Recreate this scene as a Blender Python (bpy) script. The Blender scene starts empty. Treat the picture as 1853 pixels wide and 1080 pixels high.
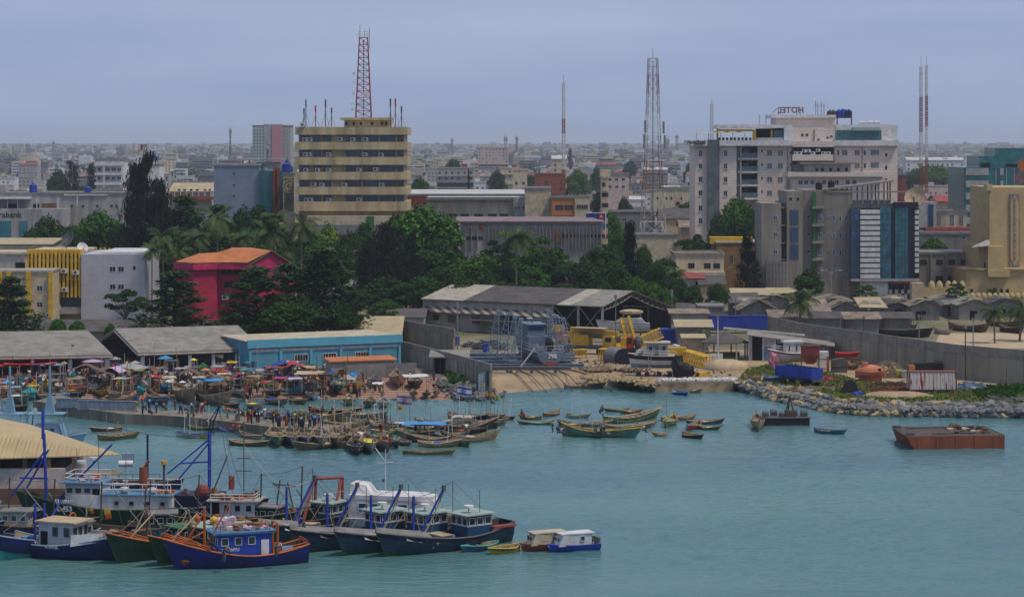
import bpy, bmesh, math, random
from mathutils import Vector, Matrix, noise
R = math.radians
SC = bpy.context.scene
COL = SC.collection
# ------------------------------------------------------------------ camera, light, exposure
F, CX, HY, H = 4200.0, 926.5, 262.0, 40.0        # focal length in photo pixels, vanishing point, eye height above the water
cam_d = bpy.data.cameras.new('camera')
cam = bpy.data.objects.new('camera', cam_d); COL.objects.link(cam)
cam.location = (0, 0, H); cam.rotation_euler = (R(90), 0, 0)
cam_d.sensor_width = 36; cam_d.lens = F/1853*36
cam_d.shift_y = -(540-HY)/1853
cam_d.clip_start = 1; cam_d.clip_end = 30000
SC.camera = cam
SUN_EL, SUN_AZ = 62, 118                          # azimuth clockwise from +Y (the view direction)
W = bpy.data.worlds.new('World'); SC.world = W; W.use_nodes = True
nt = W.node_tree; N = nt.nodes; L = nt.links; N.clear()
sky = N.new('ShaderNodeTexSky'); sky.sky_type = 'NISHITA'; sky.sun_disc = False
sky.sun_elevation = R(SUN_EL); sky.sun_rotation = R(SUN_AZ); sky.air_density = 1.2; sky.dust_density = 3.0
bg1 = N.new('ShaderNodeBackground'); bg1.inputs[1].default_value = 0.06
L.new(sky.outputs[0], bg1.inputs[0])
tc = N.new('ShaderNodeTexCoord'); mp = N.new('ShaderNodeMapping'); mp.inputs['Scale'].default_value = (2.2, 2.2, 16)
no = N.new('ShaderNodeTexNoise'); no.inputs['Scale'].default_value = 1.6; no.inputs['Detail'].default_value = 5; no.inputs['Roughness'].default_value = .5
L.new(tc.outputs['Generated'], mp.inputs[0]); L.new(mp.outputs[0], no.inputs[0])
cr = N.new('ShaderNodeValToRGB')
cr.color_ramp.elements[0].position = .3; cr.color_ramp.elements[0].color = (.235, .315, .505, 1)
cr.color_ramp.elements[1].position = .75; cr.color_ramp.elements[1].color = (.36, .435, .60, 1)
L.new(no.outputs[0], cr.inputs[0])
bg2 = N.new('ShaderNodeBackground'); bg2.inputs[1].default_value = 1.22
L.new(cr.outputs[0], bg2.inputs[0])
mx = N.new('ShaderNodeMixShader'); mx.inputs[0].default_value = .88
L.new(bg1.outputs[0], mx.inputs[1]); L.new(bg2.outputs[0], mx.inputs[2])
ow = N.new('ShaderNodeOutputWorld'); L.new(mx.outputs[0], ow.inputs[0])
sd = bpy.data.lights.new('sun', 'SUN'); sd.energy = 2.8; sd.angle = R(9); sd.color = (1, .88, .70)
sun = bpy.data.objects.new('sun', sd); COL.objects.link(sun)
sun.rotation_euler = (R(90-SUN_EL), 0, R(180-SUN_AZ)); sun.location = (0, 0, 200)
SC.view_settings.view_transform = 'Standard'; SC.view_settings.look = 'None'
SC.view_settings.exposure = 0.0; SC.view_settings.gamma = 1
try:
 SC.cycles.volume_bounces = 0; SC.cycles.max_bounces = 5; SC.cycles.caustics_reflective = False; SC.cycles.transparent_max_bounces = 12
except Exception: pass
rnd = random.Random(7)
U = rnd.uniform
HAZE_D = 0.9e-4
ZL = 1.5                                          # level of the quays and yards
def gz(Y): return ZL if Y < 1300 else ZL+(Y-1300)*.0042
def P(px, py, Y): return Vector(((px-CX)*Y/F, Y, H-(py-HY)*Y/F))
def G(px, py, z=0.0): return P(px, py, F*(H-z)/(py-HY))
def fx(px, Y): return (px-CX)*Y/F
def fz(py, Y): return H-(py-HY)*Y/F
# ------------------------------------------------------------------ materials
MATS = {}
def mat(name, c, rough=.75, var=.25, sc=.6, kind='', metal=0, spec=.3, c2=None, stz=.15, trans=0, bump=0):
 """procedural paint or stone: two scales of noise vary the colour; kind 'streak' adds run-down stains"""
 m = bpy.data.materials.new(name); m.use_nodes = True; MATS[name] = m; c = tuple(x*.84 for x in c)
 n = m.node_tree.nodes; l = m.node_tree.links
 b = n['Principled BSDF']; b.inputs['Roughness'].default_value = rough; b.inputs['Metallic'].default_value = metal
 b.inputs['Specular IOR Level'].default_value = spec
 if trans: b.inputs['Transmission Weight'].default_value = trans
 ge = n.new('ShaderNodeNewGeometry')
 mp = n.new('ShaderNodeMapping'); l.new(ge.outputs['Position'], mp.inputs[0])
 mp.inputs['Scale'].default_value = (sc, sc, sc*(stz if kind == 'streak' else 1))
 t = n.new('ShaderNodeTexNoise'); t.inputs['Scale'].default_value = 1; t.inputs['Detail'].default_value = 6; t.inputs['Roughness'].default_value = .62
 l.new(mp.outputs[0], t.inputs[0])
 r = n.new('ShaderNodeValToRGB'); e = r.color_ramp.elements
 lo = tuple(x*(1-var*1.3) for x in c); hi = tuple(min(1, x*(1+var*.7)) for x in c)
 if c2: lo = c2
 e[0].position = .32; e[0].color = (*lo, 1); e[1].position = .66; e[1].color = (*hi, 1)
 l.new(t.outputs[0], r.inputs[0])
 out = r.outputs[0]
 if kind == 'leaf':
  ri = n.new('ShaderNodeMath'); ri.operation = 'MULTIPLY_ADD'; ri.inputs[1].default_value = .9; ri.inputs[2].default_value = .55
  l.new(ge.outputs['Random Per Island'], ri.inputs[0])
  oi = n.new('ShaderNodeObjectInfo')
  hs = n.new('ShaderNodeHueSaturation'); l.new(out, hs.inputs['Color']); l.new(ri.outputs[0], hs.inputs['Value'])
  mh = n.new('ShaderNodeMapRange'); mh.inputs[3].default_value = .485; mh.inputs[4].default_value = .515
  l.new(oi.outputs['Random'], mh.inputs[0]); l.new(mh.outputs[0], hs.inputs['Hue'])
  out = hs.outputs[0]
 if kind in ('tile', 'corr', 'plank', 'panel'):
  wv = n.new('ShaderNodeTexWave') if kind in ('corr', 'plank') else n.new('ShaderNodeTexBrick')
  if kind in ('corr', 'plank'):
   wv.wave_type = 'BANDS'; wv.bands_direction = 'X' if kind == 'corr' else 'Z'
   wv.inputs['Scale'].default_value = 1.1 if kind == 'corr' else 2.2
   wv.inputs['Distortion'].default_value = 0.3
   l.new(ge.outputs['Position'], wv.inputs[0])
   f = wv.outputs['Fac']
  else:
   mp2 = n.new('ShaderNodeMapping'); mp2.inputs['Rotation'].default_value = (R(90), 0, 0); l.new(ge.outputs['Position'], mp2.inputs[0]); l.new(mp2.outputs[0], wv.inputs[0])
   wv.inputs['Scale'].default_value = .5 if kind == 'tile' else .3; wv.inputs['Mortar Size'].default_value = .025
   wv.inputs['Color1'].default_value = (1, 1, 1, 1); wv.inputs['Color2'].default_value = (.86, .86, .86, 1); wv.inputs['Mortar'].default_value = (.55, .55, .55, 1)
   f = wv.outputs[0]
  mr = n.new('ShaderNodeMapRange'); mr.inputs[3].default_value = .72 if kind in ('corr', 'plank') else .5; mr.inputs[4].default_value = 1
  l.new(f, mr.inputs[0])
  mu = n.new('ShaderNodeMix'); mu.data_type = 'RGBA'; mu.blend_type = 'MULTIPLY'; mu.inputs[0].default_value = 1
  l.new(out, mu.inputs[6]); l.new(mr.outputs[0], mu.inputs[7]); out = mu.outputs[2]
 if kind == 'rand':
  oi = n.new('ShaderNodeObjectInfo'); hs = n.new('ShaderNodeHueSaturation'); l.new(out, hs.inputs['Color'])
  mh = n.new('ShaderNodeMapRange'); mh.inputs[3].default_value = .7; mh.inputs[4].default_value = 1.25
  l.new(oi.outputs['Random'], mh.inputs[0]); l.new(mh.outputs[0], hs.inputs['Value']); out = hs.outputs[0]
 l.new(out, b.inputs['Base Color'])
 if bump:
  bp = n.new('ShaderNodeBump'); bp.inputs['Distance'].default_value = bump; bp.inputs['Strength'].default_value = .8
  l.new(t.outputs[0], bp.inputs['Height']); l.new(bp.outputs[0], b.inputs['Normal'])
 if kind == 'leaf':
  b.inputs['Transmission Weight'].default_value = 0
 return m
PAL = dict(
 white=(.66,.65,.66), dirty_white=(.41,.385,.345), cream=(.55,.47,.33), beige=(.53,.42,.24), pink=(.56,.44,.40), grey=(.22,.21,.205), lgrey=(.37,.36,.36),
 dgrey=(.10,.10,.11), black=(.012,.012,.014), concrete=(.27,.245,.21), red=(.45,.03,.03), orange=(.46,.11,.02), yellow=(.65,.40,.03), lemon=(.66,.60,.04),
 blue=(.02,.06,.40), sky=(.06,.30,.65), teal=(.02,.25,.27), green=(.03,.16,.06), dgreen=(.01,.05,.022), navy=(.008,.02,.10), brown=(.16,.09,.05), wood=(.33,.24,.15),
 dwood=(.085,.06,.042), tan=(.50,.38,.24), olive=(.20,.19,.08), rust=(.26,.075,.035), magenta=(.50,.05,.17), purple=(.18,.06,.28), lilac=(.55,.40,.60), aqua=(.05,.42,.36),
 steel=(.20,.27,.36), tblue=(.015,.06,.13), skin=(.07,.035,.022))
for k, c in PAL.items(): mat(k, c, .65, .22, .8)
for k in ('concrete', 'dirty_white', 'beige', 'grey', 'lgrey', 'cream', 'rust', 'white', 'pink', 'red'): mat('s_'+k, PAL[k], .85, .3, .45, 'streak')
mat('glass', (.02,.03,.045), .12, .3, .4, spec=.6); mat('bglass', (.015,.07,.16), .12, .3, .4, spec=.6); mat('tglass', (.01,.16,.20), .15, .35, .5, spec=.6)
mat('gglass', (.012,.15,.155), .15, .35, .5, spec=.6); mat('pglass', (.12,.17,.19), .2, .3, .5, spec=.5)
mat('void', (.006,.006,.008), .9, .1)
mat('asb', (.30,.285,.25), .9, .25, .5, 'corr'); mat('asb_dark', (.12,.108,.105), .9, .3, .4, 'corr'); mat('asb_light', (.46,.42,.34), .9, .2, .5, 'corr')
mat('tin_tan', (.52,.42,.25), .6, .15, .3, 'corr'); mat('tin_orange', (.62,.24,.10), .7, .2, .3, 'corr'); mat('tin_mauve', (.30,.22,.23), .8, .2, .3, 'corr')
mat('tin_white', (.62,.60,.58), .6, .15, .3, 'corr'); mat('rust_tin', (.26,.20,.15), .85, .5, .5, c2=(.10,.08,.07)); mat('red_tin', (.32,.07,.06), .7, .25, .5)
mat('bark', (.12,.09,.065), .95, .4, 2); mat('palmbark', (.19,.15,.11), .95, .3, 2)
mat('leaf_a', (.027,.076,.008), .7, .35, .25, 'leaf', spec=.12); mat('leaf_b', (.042,.125,.008), .7, .35, .25, 'leaf', spec=.12)
mat('leaf_c', (.010,.018,.010), .8, .3, .25, 'leaf', spec=.08); mat('leaf_d', (.12,.19,.02), .7, .35, .25, 'leaf', spec=.12)
mat('leaf_p', (.055,.092,.018), .6, .35, .25, 'leaf', spec=.2); mat('leaf_e', (.022,.058,.010), .7, .35, .25, 'leaf', spec=.12)
mat('rock', (.21,.21,.215), .9, .3, .7, 'rand', bump=.08); mat('rock_tan', (.44,.34,.18), .9, .3, .7, 'rand', bump=.08)
mat('net', (.26,.20,.14), .95, .5, 2.5); mat('netg', (.04,.22,.16), .95, .5, 2.5); mat('netb', (.02,.10,.20), .95, .5, 2.5)
mat('hullwood', (.32,.24,.15), .85, .45, 1.2, c2=(.09,.07,.05)); mat('mpanel', (.25,.31,.42), .4, .1, .3, 'tile')
mat('tilewhite', (.50,.50,.57), .5, .08, .3, 'tile'); mat('stone', (.12,.145,.15), .4, .5, .35, 'tile', c2=(.05,.065,.075)); mat('pinktile', (.76,.65,.58), .7, .1, .3, 'panel')
mat('pinkwall', (.44,.018,.075), .8, .15, .3, 'panel'); mat('pinkband', (.48,.02,.12), .7, .25, .6)
mat('twall', (.09,.30,.41), .8, .2, .4, 'streak'); mat('twall2', (.11,.40,.54), .6, .1)
mat('yardwall', (.31,.285,.225), .9, .3, .35, 'streak', stz=.12)
mat('hullblue', (.008,.014,.15), .45, .45, .5, 'streak', c2=(.006,.009,.05)); mat('hullteal', (.009,.045,.075), .55, .4, .6, c2=(.005,.022,.035)); mat('hullgreen', (.006,.038,.014), .5, .4, .6, c2=(.004,.02,.01))
mat('hulldark', (.008,.014,.05), .5, .4, .6); mat('navygrey', (.13,.175,.25), .55, .12, .6); mat('cabinroof', (.10,.24,.40), .6, .3, .8); mat('cabinblue', (.010,.065,.15), .55, .25, .8)
_e = mat('rusty_white', (.52,.50,.48), .75, .2, 2.2, 'streak', c2=(.27,.04,.03), stz=.12).node_tree.nodes['Color Ramp'].color_ramp.elements; _e[0].position = .40; _e[1].position = .46
mat('orange_roof', (.60,.21,.075), .75, .15, .5, 'corr')
# ------------------------------------------------------------------ mesh builder
def mw(o):
 m = o.matrix_basis.copy()
 while o.parent: o = o.parent; m = o.matrix_basis @ m
 return m
class MB:
 def __init__(s, T=None): s.v = []; s.f = []; s.m = []; s.T = T
 def add(s, vs, fs, m=0):
  n = len(s.v)
  s.v += [tuple(s.T @ Vector(v)) for v in vs] if s.T else [tuple(v) for v in vs]
  s.f += [tuple(i+n for i in f) for f in fs]; s.m += [m]*len(fs); return s
 def box(s, x0, y0, z0, x1, y1, z1, m=0):
  return s.add([(x0,y0,z0),(x1,y0,z0),(x1,y1,z0),(x0,y1,z0),(x0,y0,z1),(x1,y0,z1),(x1,y1,z1),(x0,y1,z1)],
                     [(0,3,2,1),(4,5,6,7),(0,1,5,4),(1,2,6,5),(2,3,7,6),(3,0,4,7)], m)
 def cb(s, c, sx, sy, sz, rz=0, m=0, rx=0, ry=0):
  M = Matrix.Translation(Vector(c)) @ Matrix.Rotation(rz,4,'Z') @ Matrix.Rotation(ry,4,'Y') @ Matrix.Rotation(rx,4,'X')
  q = [M @ Vector((a*sx/2, b*sy/2, d*sz/2)) for d in (-1,1) for a, b in ((-1,-1),(1,-1),(1,1),(-1,1))]
  return s.add(q, [(0,3,2,1),(4,5,6,7),(0,1,5,4),(1,2,6,5),(2,3,7,6),(3,0,4,7)], m)
 def tube(s, pts, r, n=5, m=0, r2=None):
  pts = [Vector(p) for p in pts]; k = len(pts); vs = []; up = Vector((0,0,1))
  for i, p in enumerate(pts):
   d = (pts[min(i+1,k-1)]-pts[max(i-1,0)]).normalized()
   a = d.cross(up if abs(d.z) < .9 else Vector((1,0,0))).normalized(); b = d.cross(a)
   rr = r if r2 is None else r+(r2-r)*i/(k-1)
   vs += [p+(a*math.cos(j*2*math.pi/n)+b*math.sin(j*2*math.pi/n))*rr for j in range(n)]
  fs = [(i*n+j, i*n+(j+1)%n, (i+1)*n+(j+1)%n, (i+1)*n+j) for i in range(k-1) for j in range(n)]
  fs += [tuple(range(n))[::-1], tuple((k-1)*n+j for j in range(n))]
  return s.add(vs, fs, m)
 def ext(s, pts, vec, m=0):
  pts = [Vector(p) for p in pts]; v = Vector(vec); n = len(pts)
  return s.add(pts+[p+v for p in pts], [tuple(range(n))[::-1], tuple(range(n,2*n))]+[(i,(i+1)%n,n+(i+1)%n,n+i) for i in range(n)], m)
 def slab(s, pts, t=.12, m=0): return s.ext(pts, (0,0,-t), m)
 def cyl(s, c, r, h, n=12, m=0, r2=None, ax='Z'):
  c = Vector(c); d = {'Z':Vector((0,0,h)),'X':Vector((h,0,0)),'Y':Vector((0,h,0))}[ax]
  return s.tube([c, c+d], r, n, m, r2)
 def sph(s, c, rx, ry, rz, n=8, k=5, m=0, top=0):
  vs = []; c = Vector(c)
  for i in range(k+1):
   th = math.pi*i/k*(.5 if top else 1)
   vs += [c+Vector((rx*math.sin(th)*math.cos(2*math.pi*j/n), ry*math.sin(th)*math.sin(2*math.pi*j/n), rz*math.cos(th))) for j in range(n)]
  return s.add(vs, [(i*n+j, (i+1)*n+j, (i+1)*n+(j+1)%n, i*n+(j+1)%n) for i in range(k) for j in range(n)], m)
 def lump(s, c, rx, ry, rz, m=0, a=.3, seed=0, n=12, k=7):
  o = len(s.v); s.sph(c, rx, ry, rz, n, k, m)
  C = s.T @ Vector(c) if s.T else Vector(c)
  for i in range(o, len(s.v)):
   d = Vector(s.v[i])-C; f = 1+a*noise.noise(d*1.6/max(.4,(rx+ry)/2)+Vector((seed*3.7,seed,1)))*1.6
   s.v[i] = tuple(C+d*f)
  return s
 def build(s, name, mats, parent=None, w=False, smooth=False):
  me = bpy.data.meshes.new(name)
  vs = s.v
  if w and parent is not None:
   inv = mw(parent).inverted(); vs = [tuple(inv @ Vector(v)) for v in vs]
  me.from_pydata(vs, [], s.f)
  if isinstance(mats, str): mats = [mats]
  for k in mats: me.materials.append(MATS[k])
  if len(mats) > 1: me.polygons.foreach_set('material_index', s.m)
  if smooth: me.polygons.foreach_set('use_smooth', [True]*len(s.f))
  me.update()
  o = bpy.data.objects.new(name, me); COL.objects.link(o)
  if parent is not None: o.parent = parent
  return o
def tag(o, label, cat, group=None):
 o['label'] = label; o['category'] = cat
 if group: o['group'] = group
 return o
def struct(o, kind='structure'): o['kind'] = kind; return o
def thing(name, label, cat, loc=(0,0,0), rz=0, group=None):
 o = bpy.data.objects.new(name, None); COL.objects.link(o); o.empty_display_size = .5
 o.location = loc; o.rotation_euler = (0,0,rz); return tag(o, label, cat, group)
def inst(src, parent, loc, rz=0, sc=None, name=None):
 """src: a mesh; a child copy sharing its data"""
 o = bpy.data.objects.new(name or src.name.split('.')[0], src); COL.objects.link(o); o.parent = parent
 o.location = loc; o.rotation_euler = (0,0,rz)
 if sc: o.scale = sc
 return o
def dup(root, loc, rz, label=None, group=None, sc=None):
 r = root.copy(); COL.objects.link(r); r.location = loc; r.rotation_euler = (0,0,rz)
 if sc: r.scale = (sc,)*3 if not isinstance(sc, tuple) else sc
 if label: r['label'] = label
 if group: r['group'] = group
 for ch in KIDS(root):
  c = ch.copy(); COL.objects.link(c); c.parent = r
  for g in KIDS(ch): d = g.copy(); COL.objects.link(d); d.parent = c
 return r
def KIDS(o): return list(o.children)
WC = {}
def winmesh(w, h, fr='white', gl='glass', nm=2, sill=False, t=.07, hm=0):
 k = (round(w,2), round(h,2), fr, gl, nm, sill, hm)
 if k not in WC:
  b = MB(); a = max(.05, min(w,h)*.07)
  b.box(-w/2+a*.5, -.03, a*.5, w/2-a*.5, .05, h-a*.5, 1)
  b.box(-w/2, -t, 0, w/2, .04, a); b.box(-w/2, -t, h-a, w/2, .04, h)
  b.box(-w/2, -t, a, -w/2+a, .04, h-a); b.box(w/2-a, -t, a, w/2, .04, h-a)
  for i in range(1, nm): x = -w/2+w*i/nm; b.box(x-a*.35, -t+.01, a, x+a*.35, .03, h-a)
  for i in range(1, hm+1): z = h*i/(hm+1); b.box(-w/2+a, -t+.015, z-a*.3, w/2-a, .03, z+a*.3)
  if sill: b.box(-w/2-a*1.5, -t-.12, -a*1.2, w/2+a*1.5, .02, -.002)
  o = b.build('window', [fr, gl]); WC[k] = o.data; bpy.data.objects.remove(o)
 return WC[k]
def grid(root, Y, xs, ys, wp, hp, fr='white', gl='glass', nm=2, sill=False, name='window', skip=(), hm=0):
 """windows on the plane y=Y of a thing without rotation; pixel centres"""
 me = winmesh(wp*Y/F, hp*Y/F, fr, gl, nm, sill, hm=hm); L0 = root.location
 for j, py in enumerate(ys):
  for i, px in enumerate(xs):
   if (i, j) in skip: continue
   p = P(px, py+hp/2, Y)-L0
   inst(me, root, (p.x, Y-L0.y, p.z), name=name)
def rng(a, b, n): return [a+(b-a)*i/max(1,n-1) for i in range(n)]
def acunit():
 if 'ac' not in WC:
  b = MB(); b.box(-.45,-.38,0,.45,-.0,.65); b.tube([(-.1,-.385,.32),(-.1,-.40,.32)], .24, 10, 1); b.box(-.4,-.3,-.08,-.3,0,0,1); b.box(.3,-.3,-.08,.4,0,0,1)
  o = b.build('air_conditioner', ['white','dgrey']); WC['ac'] = o.data; bpy.data.objects.remove(o)
 return WC['ac']
def acs(root, Y, pts, sc=1.3):
 for px, py in pts: p = P(px, py, Y)-root.location; inst(acunit(), root, (p.x, Y-root.location.y, p.z), sc=(sc,sc,sc))
def bthing(name, label, cat, x0, x1, Y, group=None): return thing(name, label, cat, (fx((x0+x1)/2,Y), Y, gz(Y)), 0, group)
def wbox(b, x0, x1, yt, yb, Y, d, m=0, z0=None):
 """box whose front is seen between pixels x0..x1, yt..yb at distance Y"""
 return b.box(fx(x0,Y), Y, (fz(yb,Y) if z0 is None else z0), fx(x1,Y), Y+d, fz(yt,Y), m)
def text_part(s, size, m, parent, loc, rot=(R(90),0,0), name='lettering', ext=.02, bold=0, mir=1):
 cu = bpy.data.curves.new(name, 'FONT'); cu.body = s; cu.size = size; cu.extrude = ext; cu.align_x = 'CENTER'; cu.align_y = 'CENTER'; cu.resolution_u = 2; cu.offset = bold
 t = bpy.data.objects.new(name, cu); COL.objects.link(t)
 me = bpy.data.meshes.new_from_object(t.evaluated_get(bpy.context.evaluated_depsgraph_get())); bpy.data.objects.remove(t)
 me.name = name; me.materials.clear(); me.materials.append(MATS[m])
 o = bpy.data.objects.new(name, me); COL.objects.link(o); o.parent = parent; o.location = loc; o.rotation_euler = rot; o.scale = (mir,1,1)
 return o
# ------------------------------------------------------------------ water
m = bpy.data.materials.new('sea'); MATS['sea'] = m; m.use_nodes = True
n = m.node_tree.nodes; l = m.node_tree.links; b = n['Principled BSDF']
ge = n.new('ShaderNodeNewGeometry')
def nz(scale, sc, det=3, rough=.55):
 mp = n.new('ShaderNodeMapping'); mp.inputs['Scale'].default_value = scale; l.new(ge.outputs['Position'], mp.inputs[0])
 t = n.new('ShaderNodeTexNoise'); t.inputs['Scale'].default_value = sc; t.inputs['Detail'].default_value = det; t.inputs['Roughness'].default_value = rough
 l.new(mp.outputs[0], t.inputs[0]); return t
big = nz((.012,.03,1), 1, 3)
r = n.new('ShaderNodeValToRGB'); r.color_ramp.elements[0].color = (.045,.13,.155,1); r.color_ramp.elements[1].color = (.08,.185,.18,1)
r.color_ramp.elements[0].position = .35; r.color_ramp.elements[1].position = .65
l.new(big.outputs[0], r.inputs[0]); l.new(r.outputs[0], b.inputs['Base Color'])
b.inputs['Roughness'].default_value = .16; b.inputs['IOR'].default_value = 1.42; b.inputs['Specular IOR Level'].default_value = .6
w1 = nz((.30,.8,1), 1, 5, .62); w2 = nz((1.3,2.6,1), 1.2, 3, .6); w3 = nz((.06,.16,1), 1, 3)
a1 = n.new('ShaderNodeMath'); a1.operation = 'MULTIPLY_ADD'; a1.inputs[1].default_value = .3
l.new(w2.outputs[0], a1.inputs[0]); l.new(w1.outputs[0], a1.inputs[2])
a2 = n.new('ShaderNodeMath'); a2.operation = 'MULTIPLY_ADD'; a2.inputs[1].default_value = .8
l.new(w3.outputs[0], a2.inputs[0]); l.new(a1.outputs[0], a2.inputs[2])
bp = n.new('ShaderNodeBump'); bp.inputs['Distance'].default_value = .22; bp.inputs['Strength'].default_value = 1
l.new(a2.outputs[0], bp.inputs['Height']); l.new(bp.outputs[0], b.inputs['Normal'])
b = MB(); X0_, X1_, Y0_, Y1_ = -104, 104, 196, 386; nx_, ny_ = 400, 470
for j in range(ny_+1):
 y = Y0_+(Y1_-Y0_)*j/ny_
 for i in range(nx_+1):
  x = X0_+(X1_-X0_)*i/nx_; g_ = .55+.6*noise.noise(Vector((x*.02,y*.035,7)))
  b.v.append((x, y, g_*(.34*(.3-abs(noise.noise(Vector((x*.30,y*.72,0)))))+.12*noise.noise(Vector((x*.8+3,y*1.7,5))))))
b.f = [(j*(nx_+1)+i, j*(nx_+1)+i+1, (j+1)*(nx_+1)+i+1, (j+1)*(nx_+1)+i) for j in range(ny_) for i in range(nx_)]
for q_ in ((-900,20,900,196),(-900,386,900,460),(-900,196,-104,386),(104,196,900,386)): n_ = len(b.v); b.v += [(q_[0],q_[1],0),(q_[2],q_[1],0),(q_[2],q_[3],0),(q_[0],q_[3],0)]; b.f.append((n_,n_+1,n_+2,n_+3))
struct(b.build('water', 'sea', smooth=True))
# ------------------------------------------------------------------ ground
mat('sand', (.38,.275,.165), .95, .22, .22, c2=(.20,.15,.10)); mat('earth', (.22,.18,.12), .95, .4, .05, c2=(.07,.09,.035)); mat('beach', (.50,.38,.25), .95, .12, .2)
mat('bank', (.24,.19,.12), .95, .5, .5, bump=.2); mat('quay', (.24,.205,.155), .9, .35, .5, 'streak', c2=(.10,.09,.075))
mat('grass', (.11,.19,.02), .9, .35, .5, 'leaf', c2=(.18,.16,.05)); mat('cityground', (.20,.18,.16), .95, .4, .01, c2=(.05,.075,.04))
mat('market', (.17,.135,.11), .95, .5, .6, c2=(.07,.055,.05))
m = mat('ramp', (.30,.19,.14), .9, .3, .5); n = m.node_tree.nodes; l = m.node_tree.links
wv = n.new('ShaderNodeTexWave'); wv.bands_direction = 'Y'; wv.inputs['Scale'].default_value = .22; wv.inputs['Distortion'].default_value = .3
ge = n.new('ShaderNodeNewGeometry'); l.new(ge.outputs['Position'], wv.inputs[0])
r = n.new('ShaderNodeValToRGB'); r.color_ramp.elements[0].color = (.16,.055,.05,1); r.color_ramp.elements[1].color = (.40,.29,.21,1); r.color_ramp.elements[0].position = .25; r.color_ramp.elements[1].position = .6
l.new(wv.outputs[0], r.inputs[0])
mu = n.new('ShaderNodeMix'); mu.data_type = 'RGBA'; mu.blend_type = 'MULTIPLY'; mu.inputs[0].default_value = .55
old = n['Principled BSDF'].inputs['Base Color'].links[0].from_socket
l.new(r.outputs[0], mu.inputs[6]); l.new(old, mu.inputs[7])
hs = n.new('ShaderNodeHueSaturation'); hs.inputs['Value'].default_value = 1.6; l.new(mu.outputs[2], hs.inputs['Color']); l.new(hs.outputs[0], n['Principled BSDF'].inputs['Base Color'])
# edge of the land at level ZL, left to right (photo pixels)
E = [(-500,683),(150,683),(500,683),(815,683),(822,684),(868,688),(890,692),(900,680),(1000,676),(1100,679),(1135,690),(1185,695),(1187,691),(1327,691),(1332,694),(1345,691),(1450,706),(1520,724),(1600,730),(1700,731),(1853,733),(2600,736)]
top = [G(x, y, ZL) for x, y in E]
BT = [(-500,729),(150,729),(500,729),(800,729),(806,733),(868,718),(892,716),(905,718),(1010,706),(1100,700),(1150,704),(1186,711),(1187,711.5),(1327,711.5),(1332,707),(1340,706),(1425,733),(1520,750),(1600,755),(1700,756),(1853,757),(2600,760)]
bot = [G(x, y, -.25) for x, y in BT]
def strip(name, i0, i1, m, kind='structure'):
 vs = []; fs = []
 K = 8
 for i in range(i0, i1+1):
  for k in range(K+1): vs.append(tuple(bot[i].lerp(top[i], k/K)))
 for i in range(i1-i0):
  for k in range(K): a = i*(K+1)+k; fs.append((a, a+K+1, a+K+2, a+1))
 o = MB().add(vs, fs).build(name, m); struct(o, kind); return o
strip('slipway', 0, 4, 'ramp'); strip('bank', 4, 6, 'bank'); strip('beach', 6, 10, 'sand'); strip('bank', 10, 12, 'bank'); strip('bank', 12, 21, 'bank')
# yard and land behind
vs = []; fs = []
YB = [436, 600, 1300, 2500, 4500, 12000]
for p in top:
 vs.append((p.x, p.y, ZL))
 for k, Y in enumerate(YB): x = p.x*(1+(Y-p.y)/p.y*(.0 if k == 0 else 1.0)); vs.append((x, Y, gz(Y)))
n1 = len(YB)+1
mi = []
for i in range(len(top)-1):
 for k in range(n1-1):
  a = i*n1+k; fs.append((a, a+n1, a+n1+1, a+1)); mi.append((1 if i < 6 else 0) if k == 0 else (2 if k < 3 else 3))
g = MB(); g.v = vs; g.f = fs; g.m = mi
struct(g.build('ground', ['sand', 'market', 'earth', 'cityground']))
for k, (a, b_) in enumerate(((G(1187,691,ZL), G(1327,691,ZL)),)):
 q = MB(); q.add([(a.x,a.y-.05,-1.2),(b_.x,b_.y-.05,-1.2),(b_.x,b_.y+2,-1.2),(a.x,a.y+2,-1.2),(a.x,a.y-.05,ZL+.03),(b_.x,b_.y-.05,ZL+.03),(b_.x,b_.y+2,ZL+.03),(a.x,a.y+2,ZL+.03)], [(0,3,2,1),(4,5,6,7),(0,1,5,4),(1,2,6,5),(2,3,7,6),(3,0,4,7)])
 struct(q.build('quay_edge', 'quay'))
# pier with people
pf = [(60,727),(109,735),(225,751),(300,754),(364,759),(494,775),(590,781)]
ptz = 1.3
A = [G(x, y, ptz) for x, y in pf]
back = [Vector((p.x+1.5, p.y+(7.5 if i else 12), ptz)) for i, p in enumerate(A)]
q = MB(); nA = len(A)
q.add([tuple(p) for p in A]+[tuple(p) for p in back]+[(p.x,p.y,-1.5) for p in A]+[(p.x,p.y,-1.5) for p in back],
      [(i,i+1,nA+i+1,nA+i) for i in range(nA-1)]+[(2*nA+i,2*nA+i+1,i+1,i) for i in range(nA-1)]+[(nA+i,nA+i+1,3*nA+i+1,3*nA+i) for i in range(nA-1)]+[(nA-1,2*nA-1,4*nA-1,3*nA-1)])
for i in range(nA-1):   # kerb
 d = (A[i+1]-A[i]); q.cb((A[i]+A[i+1])/2+Vector((0,.25,.1)), d.length, .45, .2, math.atan2(d.y,d.x))
struct(q.build('pier', 'quay'))
PF_, PB_ = A, back
def pierpt(t, u):
 """t 0..1 along the pier, u 0..1 across"""
 f = t*(len(PF_)-1); i = min(int(f), len(PF_)-2); a = PF_[i].lerp(PF_[i+1], f-i); b_ = PB_[i].lerp(PB_[i+1], f-i); return a.lerp(b_, u)
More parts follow.
